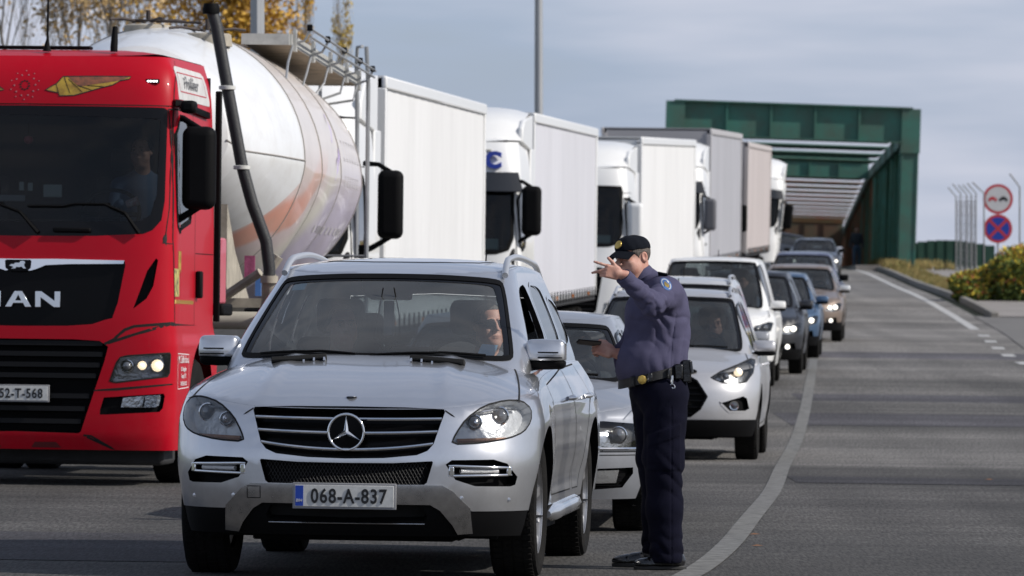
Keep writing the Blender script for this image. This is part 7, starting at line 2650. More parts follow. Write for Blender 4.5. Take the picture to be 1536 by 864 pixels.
# ================================================================== ground, road, bridge, surroundings
def asphalt():
    m = mat('asphalt', (.052, .052, .054), .85)
    nt = m.node_tree
    b = nt.nodes['Principled BSDF']
    N = nt.nodes.new
    L = nt.links.new
    tc = N('ShaderNodeTexCoord')
    def noise(scale, detail=4, rough=.6, st=(1, 1, 1)):
        mp = N('ShaderNodeMapping'); mp.inputs['Scale'].default_value = st
        L(tc.outputs['Object'], mp.inputs['Vector'])
        n = N('ShaderNodeTexNoise'); n.inputs['Scale'].default_value = scale; n.inputs['Detail'].default_value = detail; n.inputs['Roughness'].default_value = rough
        L(mp.outputs[0], n.inputs['Vector'])
        return n
    def rng_(n, a, b_, c, d):
        r = N('ShaderNodeMapRange'); r.inputs['From Min'].default_value = a; r.inputs['From Max'].default_value = b_; r.inputs['To Min'].default_value = c; r.inputs['To Max'].default_value = d
        L(n, r.inputs['Value']); return r.outputs[0]
    def mul(a, b_):
        x = N('ShaderNodeMath'); x.operation = 'MULTIPLY'; L(a, x.inputs[0]); L(b_, x.inputs[1]); return x.outputs[0]
    grain = mul(rng_(noise(85, 3, .75).outputs['Fac'], .3, .72, .6, 1.4), rng_(noise(1.0, 3, .8, (55, 3.5, 1)).outputs['Fac'], .40, .60, .55, 1.50))
    speck = rng_(noise(160, 1, .5).outputs['Fac'], .66, .74, 1.0, 2.2)
    patchy = rng_(noise(.35, 5, .6, (.5, 1, 1)).outputs['Fac'], .35, .65, .80, 1.22)
    streak = rng_(noise(1.0, 4, .6, (.10, 1.4, 1)).outputs['Fac'], .36, .62, .84, 1.14)
    # laid across the road in strips: old and new surface alternate along the road
    sp = N('ShaderNodeSeparateXYZ'); L(tc.outputs['Object'], sp.inputs[0])
    vor = N('ShaderNodeTexNoise'); vor.noise_dimensions = '1D'; vor.inputs['Scale'].default_value = .16; vor.inputs['Detail'].default_value = 3
    L(sp.outputs['Y'], vor.inputs['W'])
    strips = rng_(vor.outputs['Fac'], .46, .54, .84, 1.08)
    tracks = rng_(noise(1.0, 2, .5, (1.1, .03, 1)).outputs['Fac'], .40, .60, .88, 1.12)
    v = mul(mul(mul(mul(grain, patchy), streak), mul(speck, strips)), tracks)
    mx = N('ShaderNodeMixRGB'); mx.blend_type = 'MULTIPLY'; mx.inputs['Fac'].default_value = 1
    mx.inputs[1].default_value = (.0620, .0590, .0555, 1)
    ag = N('ShaderNodeValToRGB'); yr = N('ShaderNodeMapRange'); yr.inputs['From Min'].default_value = 0; yr.inputs['From Max'].default_value = 250  # surface strips, plus grazing sheen of the far road put into the colour
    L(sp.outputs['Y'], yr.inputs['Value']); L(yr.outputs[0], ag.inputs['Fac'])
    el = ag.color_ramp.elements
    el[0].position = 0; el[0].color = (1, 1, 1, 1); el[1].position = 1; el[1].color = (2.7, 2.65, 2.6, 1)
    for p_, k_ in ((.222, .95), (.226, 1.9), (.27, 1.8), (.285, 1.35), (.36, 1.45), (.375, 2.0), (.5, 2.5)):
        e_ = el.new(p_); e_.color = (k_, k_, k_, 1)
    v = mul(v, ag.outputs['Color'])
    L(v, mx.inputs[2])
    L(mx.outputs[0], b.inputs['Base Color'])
    bp = N('ShaderNodeBump'); bp.inputs['Strength'].default_value = .55; bp.inputs['Distance'].default_value = .012
    L(noise(70, 3, .8).outputs['Fac'], bp.inputs['Height'])
    L(bp.outputs[0], b.inputs['Normal'])
    b.inputs['Specular IOR Level'].default_value = .35
    return m
ASPH = asphalt()
def sheet(name, poly_l, poly_r, ys, m, dz, nx=14, side=0.0):
    """strip of ground between two edge curves"""
    V, F = [], []
    for y in ys:
        xl, xr = float(poly_l(y)), float(poly_r(y))
        for i in range(nx + 1):
            x = xl + (xr - xl) * i / nx
            V.append((x, y, gzf(x, y) + dz))
    w = nx + 1
    for j in range(len(ys) - 1):
        for i in range(nx):
            F.append((j * w + i, j * w + i + 1, (j + 1) * w + i + 1, (j + 1) * w + i))
    o = mk(name, V, F, m, None, True)
    o['kind'] = 'structure'
    return o
red = pws([20, 32, 60, 90, 107, 136, 170, 201, 225, 243, 300], [6.2, 6.6, 7.6, 8.6, 9.1, 10.6, 11.9, 12.9, 13.6, 14.05, 15.3])    # right edge line of the road
ctr = pws([20, 28, 32.4, 36, 42, 48, 56, 68, 85, 105, 120, 140, 200, 243], [-.9, .35, .95, 1.27, 1.68, 2.08, 2.53, 3.25, 4.2, 5.27, 6.0, 7.1, 9.3, 10.6])
ysn = np.concatenate([np.arange(4, 60, 2.0), np.arange(60, 256, 3.0), [256]])
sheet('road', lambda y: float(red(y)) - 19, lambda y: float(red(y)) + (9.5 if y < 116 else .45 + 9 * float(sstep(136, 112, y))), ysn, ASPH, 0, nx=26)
# terrain under and around everything
gx = np.concatenate([[-1500, -600, -250, -120, -60], np.linspace(-40, 45, 44), [60, 120, 250, 600, 1500]])
gy = np.concatenate([[-60, -20], np.linspace(0, 262, 66), [270, 285, 310, 400, 700, 1500, 3500]])
V, F = [], []
for y in gy:
    for x in gx:
        z = gzf(x, y) - .06
        if y > 262:
            z = z - 7.5 * float(sstep(262, 285, y))
        V.append((x, y, z))
n = len(gx)
for j in range(len(gy) - 1):
    for i in range(n - 1):
        F.append((j * n + i, j * n + i + 1, (j + 1) * n + i + 1, (j + 1) * n + i))
ter = mk('terrain', V, F, mat('dry verge', (.10, .095, .055), .95, var=.5, vscale=.8, c2=(.05, .075, .025), bump=.6, bscale=12), None, True)
ter['kind'] = 'structure'
# water beyond the bank
MB().bx(-1500, 1500, 285, 3500, -5.0, -4.2).build('river', mat('river water', (.03, .05, .045), .12, bump=.3, bscale=1.5), None)['kind'] = 'structure'

LINE = mat('worn road paint', (.20, .20, .195), .85, var=.75, vscale=9, c2=(.095, .095, .092), spec=.2, bump=.3, bscale=60)
LINEW = mat('white road paint', (.52, .52, .51), .7, var=.35, vscale=6, c2=(.25, .25, .25))
def marking(name, curve, y0, y1, w, m, dz=.006, step=1.0):
    ys = np.arange(y0, y1 + .001, step) if y1 - y0 > step else np.array([y0, (y0 + y1) / 2, y1])
    V = []
    for y in ys:
        x = float(curve(y))
        for s_ in (-1, 1):
            V.append((x + s_ * w / 2, y, gzf(x + s_ * w / 2, y) + dz))
    F = [(2 * i, 2 * i + 1, 2 * i + 3, 2 * i + 2) for i in range(len(ys) - 1)]
    o = mk(name, V, F, m)
    o['kind'] = 'structure'
    return o
# worn centre line: widens towards the viewer
V = []
ys = np.arange(20, 150, 1.0)
for y in ys:
    x = float(ctr(y)); w = float(np.interp(y, [20, 34, 60, 150], [.20, .15, .14, .15]))
    sl = (float(ctr(y + .5)) - float(ctr(y - .5)))
    w *= math.sqrt(1 + sl * sl)
    for s_ in (-1, 1):
        V.append((x + s_ * w / 2, y, gzf(x + s_ * w / 2, y) + .006))
o = mk('centre_line', V, [(2 * i, 2 * i + 1, 2 * i + 3, 2 * i + 2) for i in range(len(ys) - 1)], LINE); o['kind'] = 'structure'
marking('edge_line', lambda y: red(y) - .1, 136, 250, .22, LINEW)
for y in np.arange(60, 134, 6.2):
    marking('dashed_line', lambda y_: red(y_) - .1, y, y + 2.6, .24, LINEW)
# darker resurfaced strips across the road
DKA = ASPH.copy(); DKA.name = 'fresh asphalt'
for nd in DKA.node_tree.nodes:
    if nd.type == 'MIX_RGB':
        nd.inputs[1].default_value = (.040, .038, .042, 1)
MATS['fresh asphalt'] = DKA
for i, (y0, y1, xa, xb) in enumerate(((33.5, 37.6, -13, -1.7), (50.5, 52.5, 2.4, 16), (71, 76, 3.3, 16), (81, 84, 3.9, 17), (107, 112, 5.2, 17))):
    V, F = [], []
    ys = np.linspace(y0, y1, 6); xs = np.linspace(xa, xb, 18)
    for y in ys:
        for x in xs:
            V.append((x, y + (.12 * math.sin(x * .9 + i) if y in (ys[0], ys[-1]) else 0), gzf(x, y) + .003))
    for j in range(5):
        for k in range(17):
            F.append((j * 18 + k, j * 18 + k + 1, (j + 1) * 18 + k + 1, (j + 1) * 18 + k))
    o = mk('asphalt_patch', V, F, DKA, None, True); o['kind'] = 'structure'
# fallen leaves and grit
for (x, y, w_) in ((1.52, 38.5, 'just right of the policeman’s knees'), (1.46, 36.6, 'lower of the two beside the policeman'), (4.1, 52.0, 'alone in the right lane'), (5.6, 40.5, 'far out in the right lane near the viewer')):
    o = MB().add([(x, y, gzf(x, y) + .006), (x + .035, y + .03, gzf(x, y) + .014), (x + .075, y + .02, gzf(x, y) + .007), (x + .04, y - .025, gzf(x, y) + .006)], [(0, 1, 2, 3)]).build('fallen_leaf', mat('dry leaf', (.16, .075, .035), .8))
    tag(o, 'small dry leaf on the asphalt, ' + w_, 'leaf', 'dry leaves on the asphalt')

# ------------------------------------------------------------------ kerb, pavement, verge on the right
KERB = mat('kerb concrete', (.26, .245, .22), .85, var=.4, vscale=3, bump=.4, bscale=25)
kx = pws([120, 136, 150, 165, 185, 205, 225, 245, 262], [12.3, 11.3, 11.95, 12.55, 13.15, 13.7, 14.3, 14.9, 15.3])
SLAB = mat('pavement concrete', (.27, .25, .235), .9, var=.3, vscale=1.2, bump=.3, bscale=20)
kr = bpy.data.objects.new('kerb', None); col.objects.link(kr); kr['kind'] = 'structure'
for i, y in enumerate(np.arange(149.5, 250, 2.0)):
    x0, x1 = float(kx(y)), float(kx(y + 1.96))
    z0, z1 = gzf(x0, y), gzf(x1, y + 1.96)
    V = [(x0, y, z0 - .05), (x0 + .2, y, z0 - .05), (x1 + .2, y + 1.96, z1 - .05), (x1, y + 1.96, z1 - .05),
         (x0, y, z0 + .14), (x0 + .2, y, z0 + .14), (x1 + .2, y + 1.96, z1 + .14), (x1, y + 1.96, z1 + .14)]
    mk('kerb_stone', V, [(0, 3, 2, 1), (4, 5, 6, 7), (0, 1, 5, 4), (1, 2, 6, 5), (2, 3, 7, 6), (3, 0, 4, 7)], KERB, kr, bevel=.02)
def flat(name, lx, rx, y0, y1, dz, m, n=30, nx=8):
    return sheet(name, lx, rx, np.linspace(y0, y1, n), m, dz, nx)
flat('verge', lambda y: kx(y) + .2, lambda y: kx(y) + 1.2 + .5 * math.sin(y * .3), 188, 250, .13, mat('dry grass', (.22, .17, .07), .95, var=.6, vscale=4, c2=(.07, .11, .03), bump=.8, bscale=30))
flat('pavement', lambda y: kx(y) + .2, lambda y: kx(y) + 9, 150, 256, .03, SLAB)
flat('side_path', lambda y: red(y) + .40, lambda y: 22, 112, 151, .012, mat('path asphalt', (.15, .145, .14), .9, var=.25, vscale=1, bump=.3, bscale=30))
def tufts(name, n, fx, fy, hh, m, seed, kind='stuff', w=.03, lean=.5):
    g = np.random.default_rng(seed)
    V, F = [], []
    for i in range(n):
        y = fy(g); x = fx(g, y)
        z = gzf(x, y) + .1
        for k in range(4):
            a = g.uniform(0, 2 * PI); h_ = hh * g.uniform(.4, 1); l = lean * h_ * g.uniform(.3, 1)
            dx, dy = math.cos(a), math.sin(a)
            b0 = len(V)
            V += [(x - dy * w, y + dx * w, z), (x + dy * w, y - dx * w, z), (x + dx * l, y + dy * l, z + h_)]
            F.append((b0, b0 + 1, b0 + 2))
    o = mk(name, V, F, m)
    o['kind'] = kind
    return o
DRY = mat('dry grass blades', (.36, .25, .10), .9, var=.5, vscale=2, c2=(.12, .14, .04))
GRS = mat('green grass blades', (.09, .16, .02), .9, var=.5, vscale=2, c2=(.05, .10, .02))
tufts('dry_grass', 1500, lambda g, y: float(kx(y)) + .15 + g.uniform(0, 1.2), lambda g: g.uniform(196, 262), .16, DRY, 3, w=.02)
tufts('dry_grass', 900, lambda g, y: float(kx(y)) + .25 + g.uniform(0, .7), lambda g: g.uniform(186, 200), .10, DRY, 5, w=.03)
tufts('green_grass', 2500, lambda g, y: 15.9 + g.uniform(0, 2.5), lambda g: g.uniform(164, 171), .35, GRS, 4, w=.03)
tufts('dry_grass', 900, lambda g, y: 16.2 + g.uniform(-.6, 1.6) if g.uniform() < .3 else float(kx(y)) + g.uniform(.2, 1.0), lambda g: g.uniform(236, 262), .45, DRY, 8, w=.03)

# ------------------------------------------------------------------ bush with yellowing top
def leaf_cloud(name, label, cat, clumps, nleaf, ls, mats, seed, trunk=None, group=None, dens=1.0):
    root = thing(name, label, cat, loc=(0, 0, 0), group=group)
    g = np.random.default_rng(seed)
    Vs = [[] for _ in mats]; Fs = [[] for _ in mats]
    for (c, r, wts) in clumps:
        k = int(nleaf * dens)
        for i in range(k):
            d = g.normal(size=3); d /= np.linalg.norm(d)
            rad = g.uniform(.35, 1.0) ** .45
            p = np.array(c) + d * np.array(r) * rad
            a = g.normal(size=3); a /= np.linalg.norm(a)
            b_ = np.cross(a, g.normal(size=3)); b_ /= np.linalg.norm(b_)
            s_ = ls * g.uniform(.6, 1.3)
            mi = g.choice(len(mats), p=wts(d, g) if callable(wts) else wts)
            n0 = len(Vs[mi])
            Vs[mi] += [tuple(p - a * s_), tuple(p + b_ * s_ * .5), tuple(p + a * s_), tuple(p - b_ * s_ * .5)]
            Fs[mi].append((n0, n0 + 1, n0 + 2, n0 + 3))
    V, F, mi_ = [], [], []
    for k in range(len(mats)):
        n0 = len(V)
        V += Vs[k]; F += [tuple(i + n0 for i in f) for f in Fs[k]]; mi_ += [k] * len(Fs[k])
    o = mk('foliage', V, F, mats, root)
    o.data.polygons.foreach_set('material_index', mi_)
    o['kind'] = 'stuff'
    if trunk:
        trunk(root)
    return root
LG = mat('leaf dark green', (.07, .12, .025), .7, var=.5, vscale=5)
LM = mat('leaf mid green', (.24, .30, .05), .7, var=.5, vscale=5)
LY = mat('leaf yellow', (.70, .52, .05), .7, var=.4, vscale=5)
LO = mat('leaf orange', (.50, .20, .05), .7, var=.4, vscale=5)
LR = mat('leaf red', (.42, .07, .05), .7, var=.4, vscale=5)
def bw(d, g):
    t = max(0, d[2] + .25)
    w = np.array([.9 - t * .8, .9 + .2 * t, 1.3 * t, .45 * t, .13 * t]); w = np.clip(w, .01, None)
    return w / w.sum()
cl = []
g = np.random.default_rng(11)
for i in range(34):
    t = i / 33
    x = 13.05 + t * 5.6; y = 172 + g.uniform(-1.2, 1.2)
    h_ = 1.62 * (math.sin(min(1, t * 2.0 + .25) * PI / 2)) * g.uniform(.8, 1.08)
    x += g.uniform(-.2, .2)
    zb_ = gzf(x, y)
    cl.append(((x, y, zb_ + h_ * .30), (.55, .6, h_ * .42), bw))
    cl.append(((x + g.uniform(-.2, .2), y, zb_ + h_ * .74), (.48, .6, h_ * .30), bw))
leaf_cloud('hedge_bush', 'dense bush turning yellow and orange on top, below the round signs', 'bush', cl, 620, .07, [LG, LM, LY, LO, LR], 12,
           trunk=lambda r: [MB().tube([(x, 172, gzf(x, 172) - .05), (x + .1, 172, gzf(x, 172) + .9)], [.05, .02], 6).build('stem', mat('bush stem', (.05, .035, .02), .9), r) for x in (13.5, 14.4, 15.4, 16.5, 17.6)])

# ------------------------------------------------------------------ bare and autumn trees behind the lorries
BARK = mat('bark', (.27, .24, .21), .9, var=.4, vscale=8, bump=.5, bscale=30)
TWIG = mat('pale twigs', (.30, .27, .24), .9, var=.3)
def tree(label, x, y, h, seed, leafm, leaves, spread=.30, ls=.07, yb=0):
    root = thing('autumn_tree', label, 'tree', loc=(x, y, gzf(x, y) - .1), group='thin autumn trees behind the lorries')
    g = np.random.default_rng(seed)
    tb, tw = MB(), MB()
    tips = []
    def grow(p, d, ln, r, lev):
        n = 4
        pts = [p]
        for i in range(n):
            d = d + g.normal(size=3) * .09 + np.array((0, 0, .07))
            d /= np.linalg.norm(d)
            pts.append(pts[-1] + d * ln / n)
        (tb if lev < 2 else tw).tube([tuple(q) for q in pts], [r * (1 - .18 * i) for i in range(n + 1)], 7 if lev < 2 else 3, cap=False)
        if lev >= 3:
            tips.extend(pts[1:])
            return
        kids = (12, 7, 6)[lev]
        for i in range(kids):
            t = (.35 + .65 * (i + .5) / kids) if lev == 0 else (.2 + .8 * (i + .5) / kids)
            k = min(n - 1, int(t * n)); q = pts[k] + (pts[k + 1] - pts[k]) * (t * n - k)
            a = g.uniform(0, 2 * PI)
            side = np.array((math.cos(a), math.sin(a), 0))
            nd_ = d * .8 + side * (.22 + spread) + np.array((0, 0, .45)); nd_ /= np.linalg.norm(nd_)
            grow(q, nd_, ln * (.42 if lev == 0 else .5) * g.uniform(.7, 1.15), r * .38, lev + 1)
    grow(np.zeros(3), np.array((0, 0, 1.0)), h, h * .0075, 0)
    tb.build('trunk', BARK, root, smooth=True)
    t_ = tw.build('twigs', TWIG, root); t_['kind'] = 'stuff'
    if leaves:
        V, F = [], []
        tips = np.array(tips)
        # leaves hang in loose bunches, most twigs stay bare
        cen = tips[g.choice(len(tips), max(6, int(leaves[1])))]
        for i in range(leaves[0] * 2):
            c = cen[g.integers(len(cen))]
            p = c + g.normal(size=3) * np.array((.30, .30, .38)) * leaves[2]
            a = g.normal(size=3); a /= np.linalg.norm(a)
            b_ = np.cross(a, g.normal(size=3)); b_ /= np.linalg.norm(b_)
            s_ = ls * g.uniform(.6, 1.3); n0 = len(V)
            V += [tuple(p - a * s_), tuple(p + b_ * s_ * .6), tuple(p + a * s_), tuple(p - b_ * s_ * .6)]
            F.append((n0, n0 + 1, n0 + 2, n0 + 3))
        o = mk('crown', V, F, leafm, root); o['kind'] = 'stuff'
    return root
LGO = mat('golden leaves', (.68, .42, .05), .7, var=.5, vscale=3, c2=(.45, .25, .06))
LBR = mat('brown leaves', (.48, .34, .15), .7, var=.5, vscale=3, c2=(.34, .22, .10))
Yt = 150
for (px, hh_, lm, lv, lab, sp_) in ((15, 9.6, None, None, 'bare grey tree at the far left behind the red cab', .2), (62, 9.8, LBR, (160, 12, .8), 'nearly bare tree right of the truck aerial', .2),
                               (130, 10.0, LBR, (2600, 60, 1.0), 'brown-leaved tree above the tank’s front hatch', .2), (195, 10.2, LBR, (3000, 60, 1.0), 'sparse brown tree between the hatch clamps', .2),
                               (250, 9.8, LGO, (2600, 50, 1.0), 'sparse golden tree left of the hose top', .2), (345, 7.4, LGO, (7000, 90, 1.0), 'dense golden tree between the hose top and the lamp mast', .2),
                               (430, 6.9, LGO, (700, 12, .55), 'thin golden tree right of the thick lamp mast', -.12), (462, 6.5, LGO, (500, 9, .5), 'slim golden tree above the catwalk', -.12),
                               (514, 6.0, mat('bright yellow leaves', (.58, .40, .03), .7, var=.4, vscale=3), (700, 12, .55), 'lone bright yellow tree top behind the white cab', -.12)):
    X_ = (px - 768) / FPX * Yt
    t_ = tree(lab, X_, Yt + (px * 7 % 13) - 6, hh_, px, lm, lv, spread=sp_)
    if sp_ < 0:
        t_.scale = (.42, .42, 1)

# ------------------------------------------------------------------ lamp masts
def mast(label, X, Y, r, h, flat=False):
    root = thing('lamp_mast', label, 'lamp post', loc=(X, Y, gzf(X, Y) - .02), group='tall lamp masts behind the lorries')
    MB().lathe([(r * 1.25, 0), (r * 1.2, .5), (r, h * .5), (r * .85, h)], 8 if flat else 20, 'z').build('pole', mat('galvanised mast', (.40, .41, .42), .45, .5, var=.2, vscale=4, bstretch=(1, 1, .1)), root, autosmooth=25)
    MB().box((0, 0, .02), (r * 3.4, r * 3.4, .04)).build('base_plate', TRIM, root)
    MB().tube([(0, 0, h - .05), (-.6, 0, h + .3), (-1.6, 0, h + .4)], .05, 8).build('arm', TRIM, root)
    MB().box((-1.9, 0, h + .4), (.7, .3, .12)).build('lamp_head', TRIM, root, bevel=.03)
mast('thick eight-sided lamp mast rising behind the tank catwalk', (385.5 - 768) / 112, 80.5, .092, 12, True)
mast('slender lamp mast rising behind the trailer of the blue letter C cab', (808 - 768) / 62, 145, .095, 14)

# ------------------------------------------------------------------ guard fence beyond the lorries, seen under the trailers
gf = thing('guard_fence', 'dark picket guard fence along the far side of the lorry lane', 'fence')
FM = mat('dark fence steel', (.035, .035, .033), .7, .3, var=.4)
for i, y in enumerate(np.arange(62, 128, .55)):
    x = float(lane_x(y)) - 6.9
    MB().bx(x - .02, x + .02, y - .03, y + .03, gzf(x, y) - .02, gzf(x, y) + 1.15).build('picket', FM, gf)
for zz in (.25, .7, 1.12):
    ys = np.arange(62, 128, 3.0)
    MB().tube([(float(lane_x(y)) - 6.9, y, gzf(float(lane_x(y)) - 6.9, y) + zz) for y in ys], .03, 6).build('rail', FM, gf)

# ------------------------------------------------------------------ the green steel bridge
GRN = mat('bridge green', (.034, .150, .115), .55, var=.5, vscale=.9, c2=(.055, .10, .075), bump=.15, bscale=8)
GRL = mat('pale green paint', (.08, .22, .16), .6, var=.35, vscale=1.5, c2=(.22, .36, .28))
RUST = mat('rusted green', (.10, .13, .08), .85, var=.9, vscale=.7, c2=(.34, .11, .05), bump=.3, bscale=10)
RUSTP = mat('rusted pale panel', (.24, .24, .13), .85, var=.9, vscale=.55, c2=(.42, .13, .04), bump=.3, bscale=10)
RIBG = mat('lit rib green', (.10, .30, .23), .6, var=.4, vscale=1.2, c2=(.10, .20, .13))  # paler than the beams: light on the ribs put into the colour
def make_bridge():
    root = thing('steel_bridge', 'green steel girder bridge with ribbed side walls and portal beams behind the queue', 'bridge')
    Y0 = 243.0
    slope = .0474
    # level of beam undersides and of the deck along the bridge
    zbeam = pw([243, 363, 560, 640], [8.45, 9.75, 9.2, 8.6])
    zdeck = pws([243, 300, 363, 480, 560, 640], [3.3, 3.75, 4.0, 4.3, 4.4, 4.2])
    xr = lambda Y: 15.98 + slope * (Y - Y0)
    xl = lambda Y: xr(Y) - 9.55
    lean = .0
    roll = R(2.0)
    parts = []
    def add(mb, nm, m, **k):
        # the structure stands a little out of true: turned by 2 degrees about its axis
        o = mb.build(nm, m, root, **k)
        return o
    def tilt(p):
        x, y, z = p
        cx, cz = (xr(y) + xl(y)) / 2 + 4.9, 3.3
        dx, dz = x - cx, z - cz
        return (cx + dx * math.cos(roll) + dz * math.sin(roll) * .9, y, cz + dz * math.cos(roll) - dx * math.sin(roll))
    def T(mb):
        mb.V = [tilt(v) for v in mb.V]
        return mb
    # portal beams: web, flanges and stiffeners
    for i, (Y, m) in enumerate(((243, GRN), (363, GRN), (560, mat('dark rusted green', (.05, .06, .035), .85, var=.6, vscale=.4, c2=(.11, .05, .03))))):
        zb = float(zbeam(Y)) - (1.3 if i == 2 else 0); h = (1.34, 1.36, 2.6)[i]
        a, b = xl(Y), xr(Y)
        T(MB().bx(a + .3, b - .3, Y + .10, Y + .14, zb, zb + h)).build('portal_web', m, root)
        T(MB().bx(a + .3, b - .3, Y - .12, Y + .5, zb - .05, zb)).build('portal_flange', m, root)
        T(MB().bx(a - .05, b + .05, Y - .16, Y + .5, zb + h, zb + h + .06)).build('portal_flange', m, root)
        for k in range(1, 5):
            x = a + .3 + (b - a - .6) * k / 5
            T(MB().bx(x - .035, x + .035, Y - .06, Y + .10, zb, zb + h)).build('stiffener', m, root)
        if i == 0:
            for x in (a, b):
                T(MB().bx(x - .38, x + .38, Y - .10, Y + .6, zb - .45 if x > 10 else zb - .02, zb + h + .0)).build('corner_box', m, root)
    # side walls: main posts, dense ribs behind, top chord and bottom chord
    for sd, xf in ((1, xr), (-1, xl)):
        Yend = 600
        xo = lambda Y: xf(Y)
        for (Y, w) in ((243, .26),):
            zt = float(zbeam(Y))
            T(MB().bx(xf(Y) - .30, xf(Y) + .30, Y, Y + .5, 2.4, zt)).build('portal_post', GRN, root)
            T(MB().bx(xf(Y) - .34, xf(Y) - .27, Y - .04, Y + .54, 2.4, zt)).build('post_flange', GRN, root)
            T(MB().bx(xf(Y) + .27, xf(Y) + .34, Y - .04, Y + .54, 2.4, zt)).build('post_flange', GRN, root)
        ys = [248 + 13.0 * k for k in range(27)]
        for k, Y in enumerate(ys):
            zt, z0 = float(zbeam(Y)) + .2, float(zdeck(Y)) - .5
            m = GRN if Y < 330 else (RUST if k % 3 == 0 or Y > 420 else GRN)
            T(MB().bx(xf(Y) - .12, xf(Y) + .08, Y, Y + .35, z0, zt)).build('wall_rib', RIBG if m is GRN else RUST, root)
            m2 = GRN if Y < 340 else RUST
            Y2 = Y + 13.0
            V = [tilt(v) for v in ((xf(Y) + sd * .12, Y, z0), (xf(Y2) + sd * .12, Y2, float(zdeck(Y2)) - .5), (xf(Y2) + sd * .12, Y2, float(zbeam(Y2)) + .2), (xf(Y) + sd * .12, Y, zt))]
            V += [(a + sd * .03, b, c) for a, b, c in V]
            mk('web_plate', V, [(0, 1, 2, 3), (7, 6, 5, 4), (0, 4, 5, 1), (2, 6, 7, 3)], m2, root)
        # chords follow the camber
        for (dz0, dz1, nm, zf, m) in ((.0, .55, 'top_chord', zbeam, GRN), (-.6, .25, 'bottom_chord', zdeck, RUST)):
            V, F = [], []
            yy = np.linspace(243.5, Yend, 26)
            for Y in yy:
                z = float(zf(Y))
                for (dx, dz) in ((-.28, dz0), (.28, dz0), (.28, dz1), (-.28, dz1)):
                    V.append(tilt((xf(Y) + dx, Y, z + dz)))
            for j in range(len(yy) - 1):
                for q in range(4):
                    F.append((j * 4 + q, j * 4 + (q + 1) % 4, j * 4 + 4 + (q + 1) % 4, j * 4 + 4 + q))
            mk(nm, V, F, m, root)
        # plate strip at mid height seen between the ribs
        for zz in (.9, 2.9):
            V, F = [], []
            for Y in yy:
                z = float(zdeck(Y)) + zz
                for (dx, dz) in ((.05, -.06), (.12, -.06), (.12, .06), (.05, .06)):
                    V.append(tilt((xf(Y) + sd * dx, Y, z + dz)))
            mk('wall_rail', V, F, RUST, root)
    # roof bracing: narrow panels laid across between the beams
    g = np.random.default_rng(5)
    for (ya, yb, n, m) in ((250, 356, 5, GRL), (372, 556, 13, RUSTP)):
        for k in range(n):
            Y = ya + (yb - ya) * k / n
            zt = float(zbeam(Y)) + .62
            wd = (yb - ya) / n * (.34 if m is GRL else .62)
            T(MB().bx(xl(Y) + .2, xr(Y) - .1, Y, Y + wd, zt, zt + .06)).build('roof_panel', m, root)
        Yc = (ya + yb) / 2
    # deck
    V, F = [], []
    yy = np.linspace(256, 640, 40)
    for Y in yy:
        V += [(xl(Y), Y, float(zdeck(Y))), (xr(Y) + .3, Y, float(zdeck(Y))), (xr(Y) + .3, Y, float(zdeck(Y)) - .6), (xl(Y), Y, float(zdeck(Y)) - .6)]
    for j in range(len(yy) - 1):
        for q in range(4):
            F.append((j * 4 + q, j * 4 + 4 + q, j * 4 + 4 + (q + 1) % 4, j * 4 + (q + 1) % 4))
    mk('deck', V, F, ASPH, root)
    return root
bridge = make_bridge()

# pedestrian by the bridge wall
pr = thing('person', 'blurred pedestrian in dark jacket and jeans walking along the bridge wall', 'person')
PX, PY = 15.05, 262.0
S_ = SDF()
S_.fn(placed(head_sdf(), (0, 0, 1.62), rotz(0)), k=.02)
S_.ell((0, 0, 1.25), (.13, .10, .26), k=.05)
for s_ in (1, -1):
    S_.cap((s_ * .17, 0, 1.42), (s_ * .23, .02, 1.12), .05, .04, k=.03).cap((s_ * .23, .02, 1.12), (s_ * .24, -.05, .86), .04, .03, k=.02)
    S_.cap((s_ * .09, 0, .95), (s_ * .11, .1 * s_, .5), .085, .06, k=.03).cap((s_ * .11, .1 * s_, .5), (s_ * .11, .17 * s_, .08), .055, .04, k=.02)
    S_.ell((s_ * .11, .17 * s_ - .06, .04), (.05, .13, .045), k=.02)
pb = sdf_obj('body', S_, (-.35, -.35, 0), (.35, .35, 1.8), .028, mat('pedestrian skin', (.3, .17, .12), .6), pr)
J = SDF().ell((0, 0, 1.24), (.20, .14, .32), k=.05).cap((-.17, 0, 1.45), (.17, 0, 1.45), .075, .075, k=.05)
for s_ in (1, -1):
    J.cap((s_ * .19, 0, 1.42), (s_ * .26, .02, 1.12), .07, .06, k=.03).cap((s_ * .26, .02, 1.12), (s_ * .27, -.05, .90), .06, .05, k=.02)
sdf_obj('jacket', J, (-.38, -.3, .85), (.38, .3, 1.6), .028, SHD, pr)
J = SDF().ell((0, 0, .92), (.17, .13, .12), k=.05)
for s_ in (1, -1):
    J.cap((s_ * .09, 0, .9), (s_ * .11, .1 * s_, .5), .10, .08, k=.03).cap((s_ * .11, .1 * s_, .5), (s_ * .11, .17 * s_, .12), .075, .065, k=.02)
sdf_obj('jeans', J, (-.3, -.35, .05), (.3, .35, 1.05), .028, mat('faded jeans', (.06, .10, .16), .8), pr)
pr.location = (PX, PY, 3.50)
MB().bx(PX - 1.0, PX + .9, 245, 300, 3.0, 3.49).build('walkway', SLAB)['kind'] = 'structure'

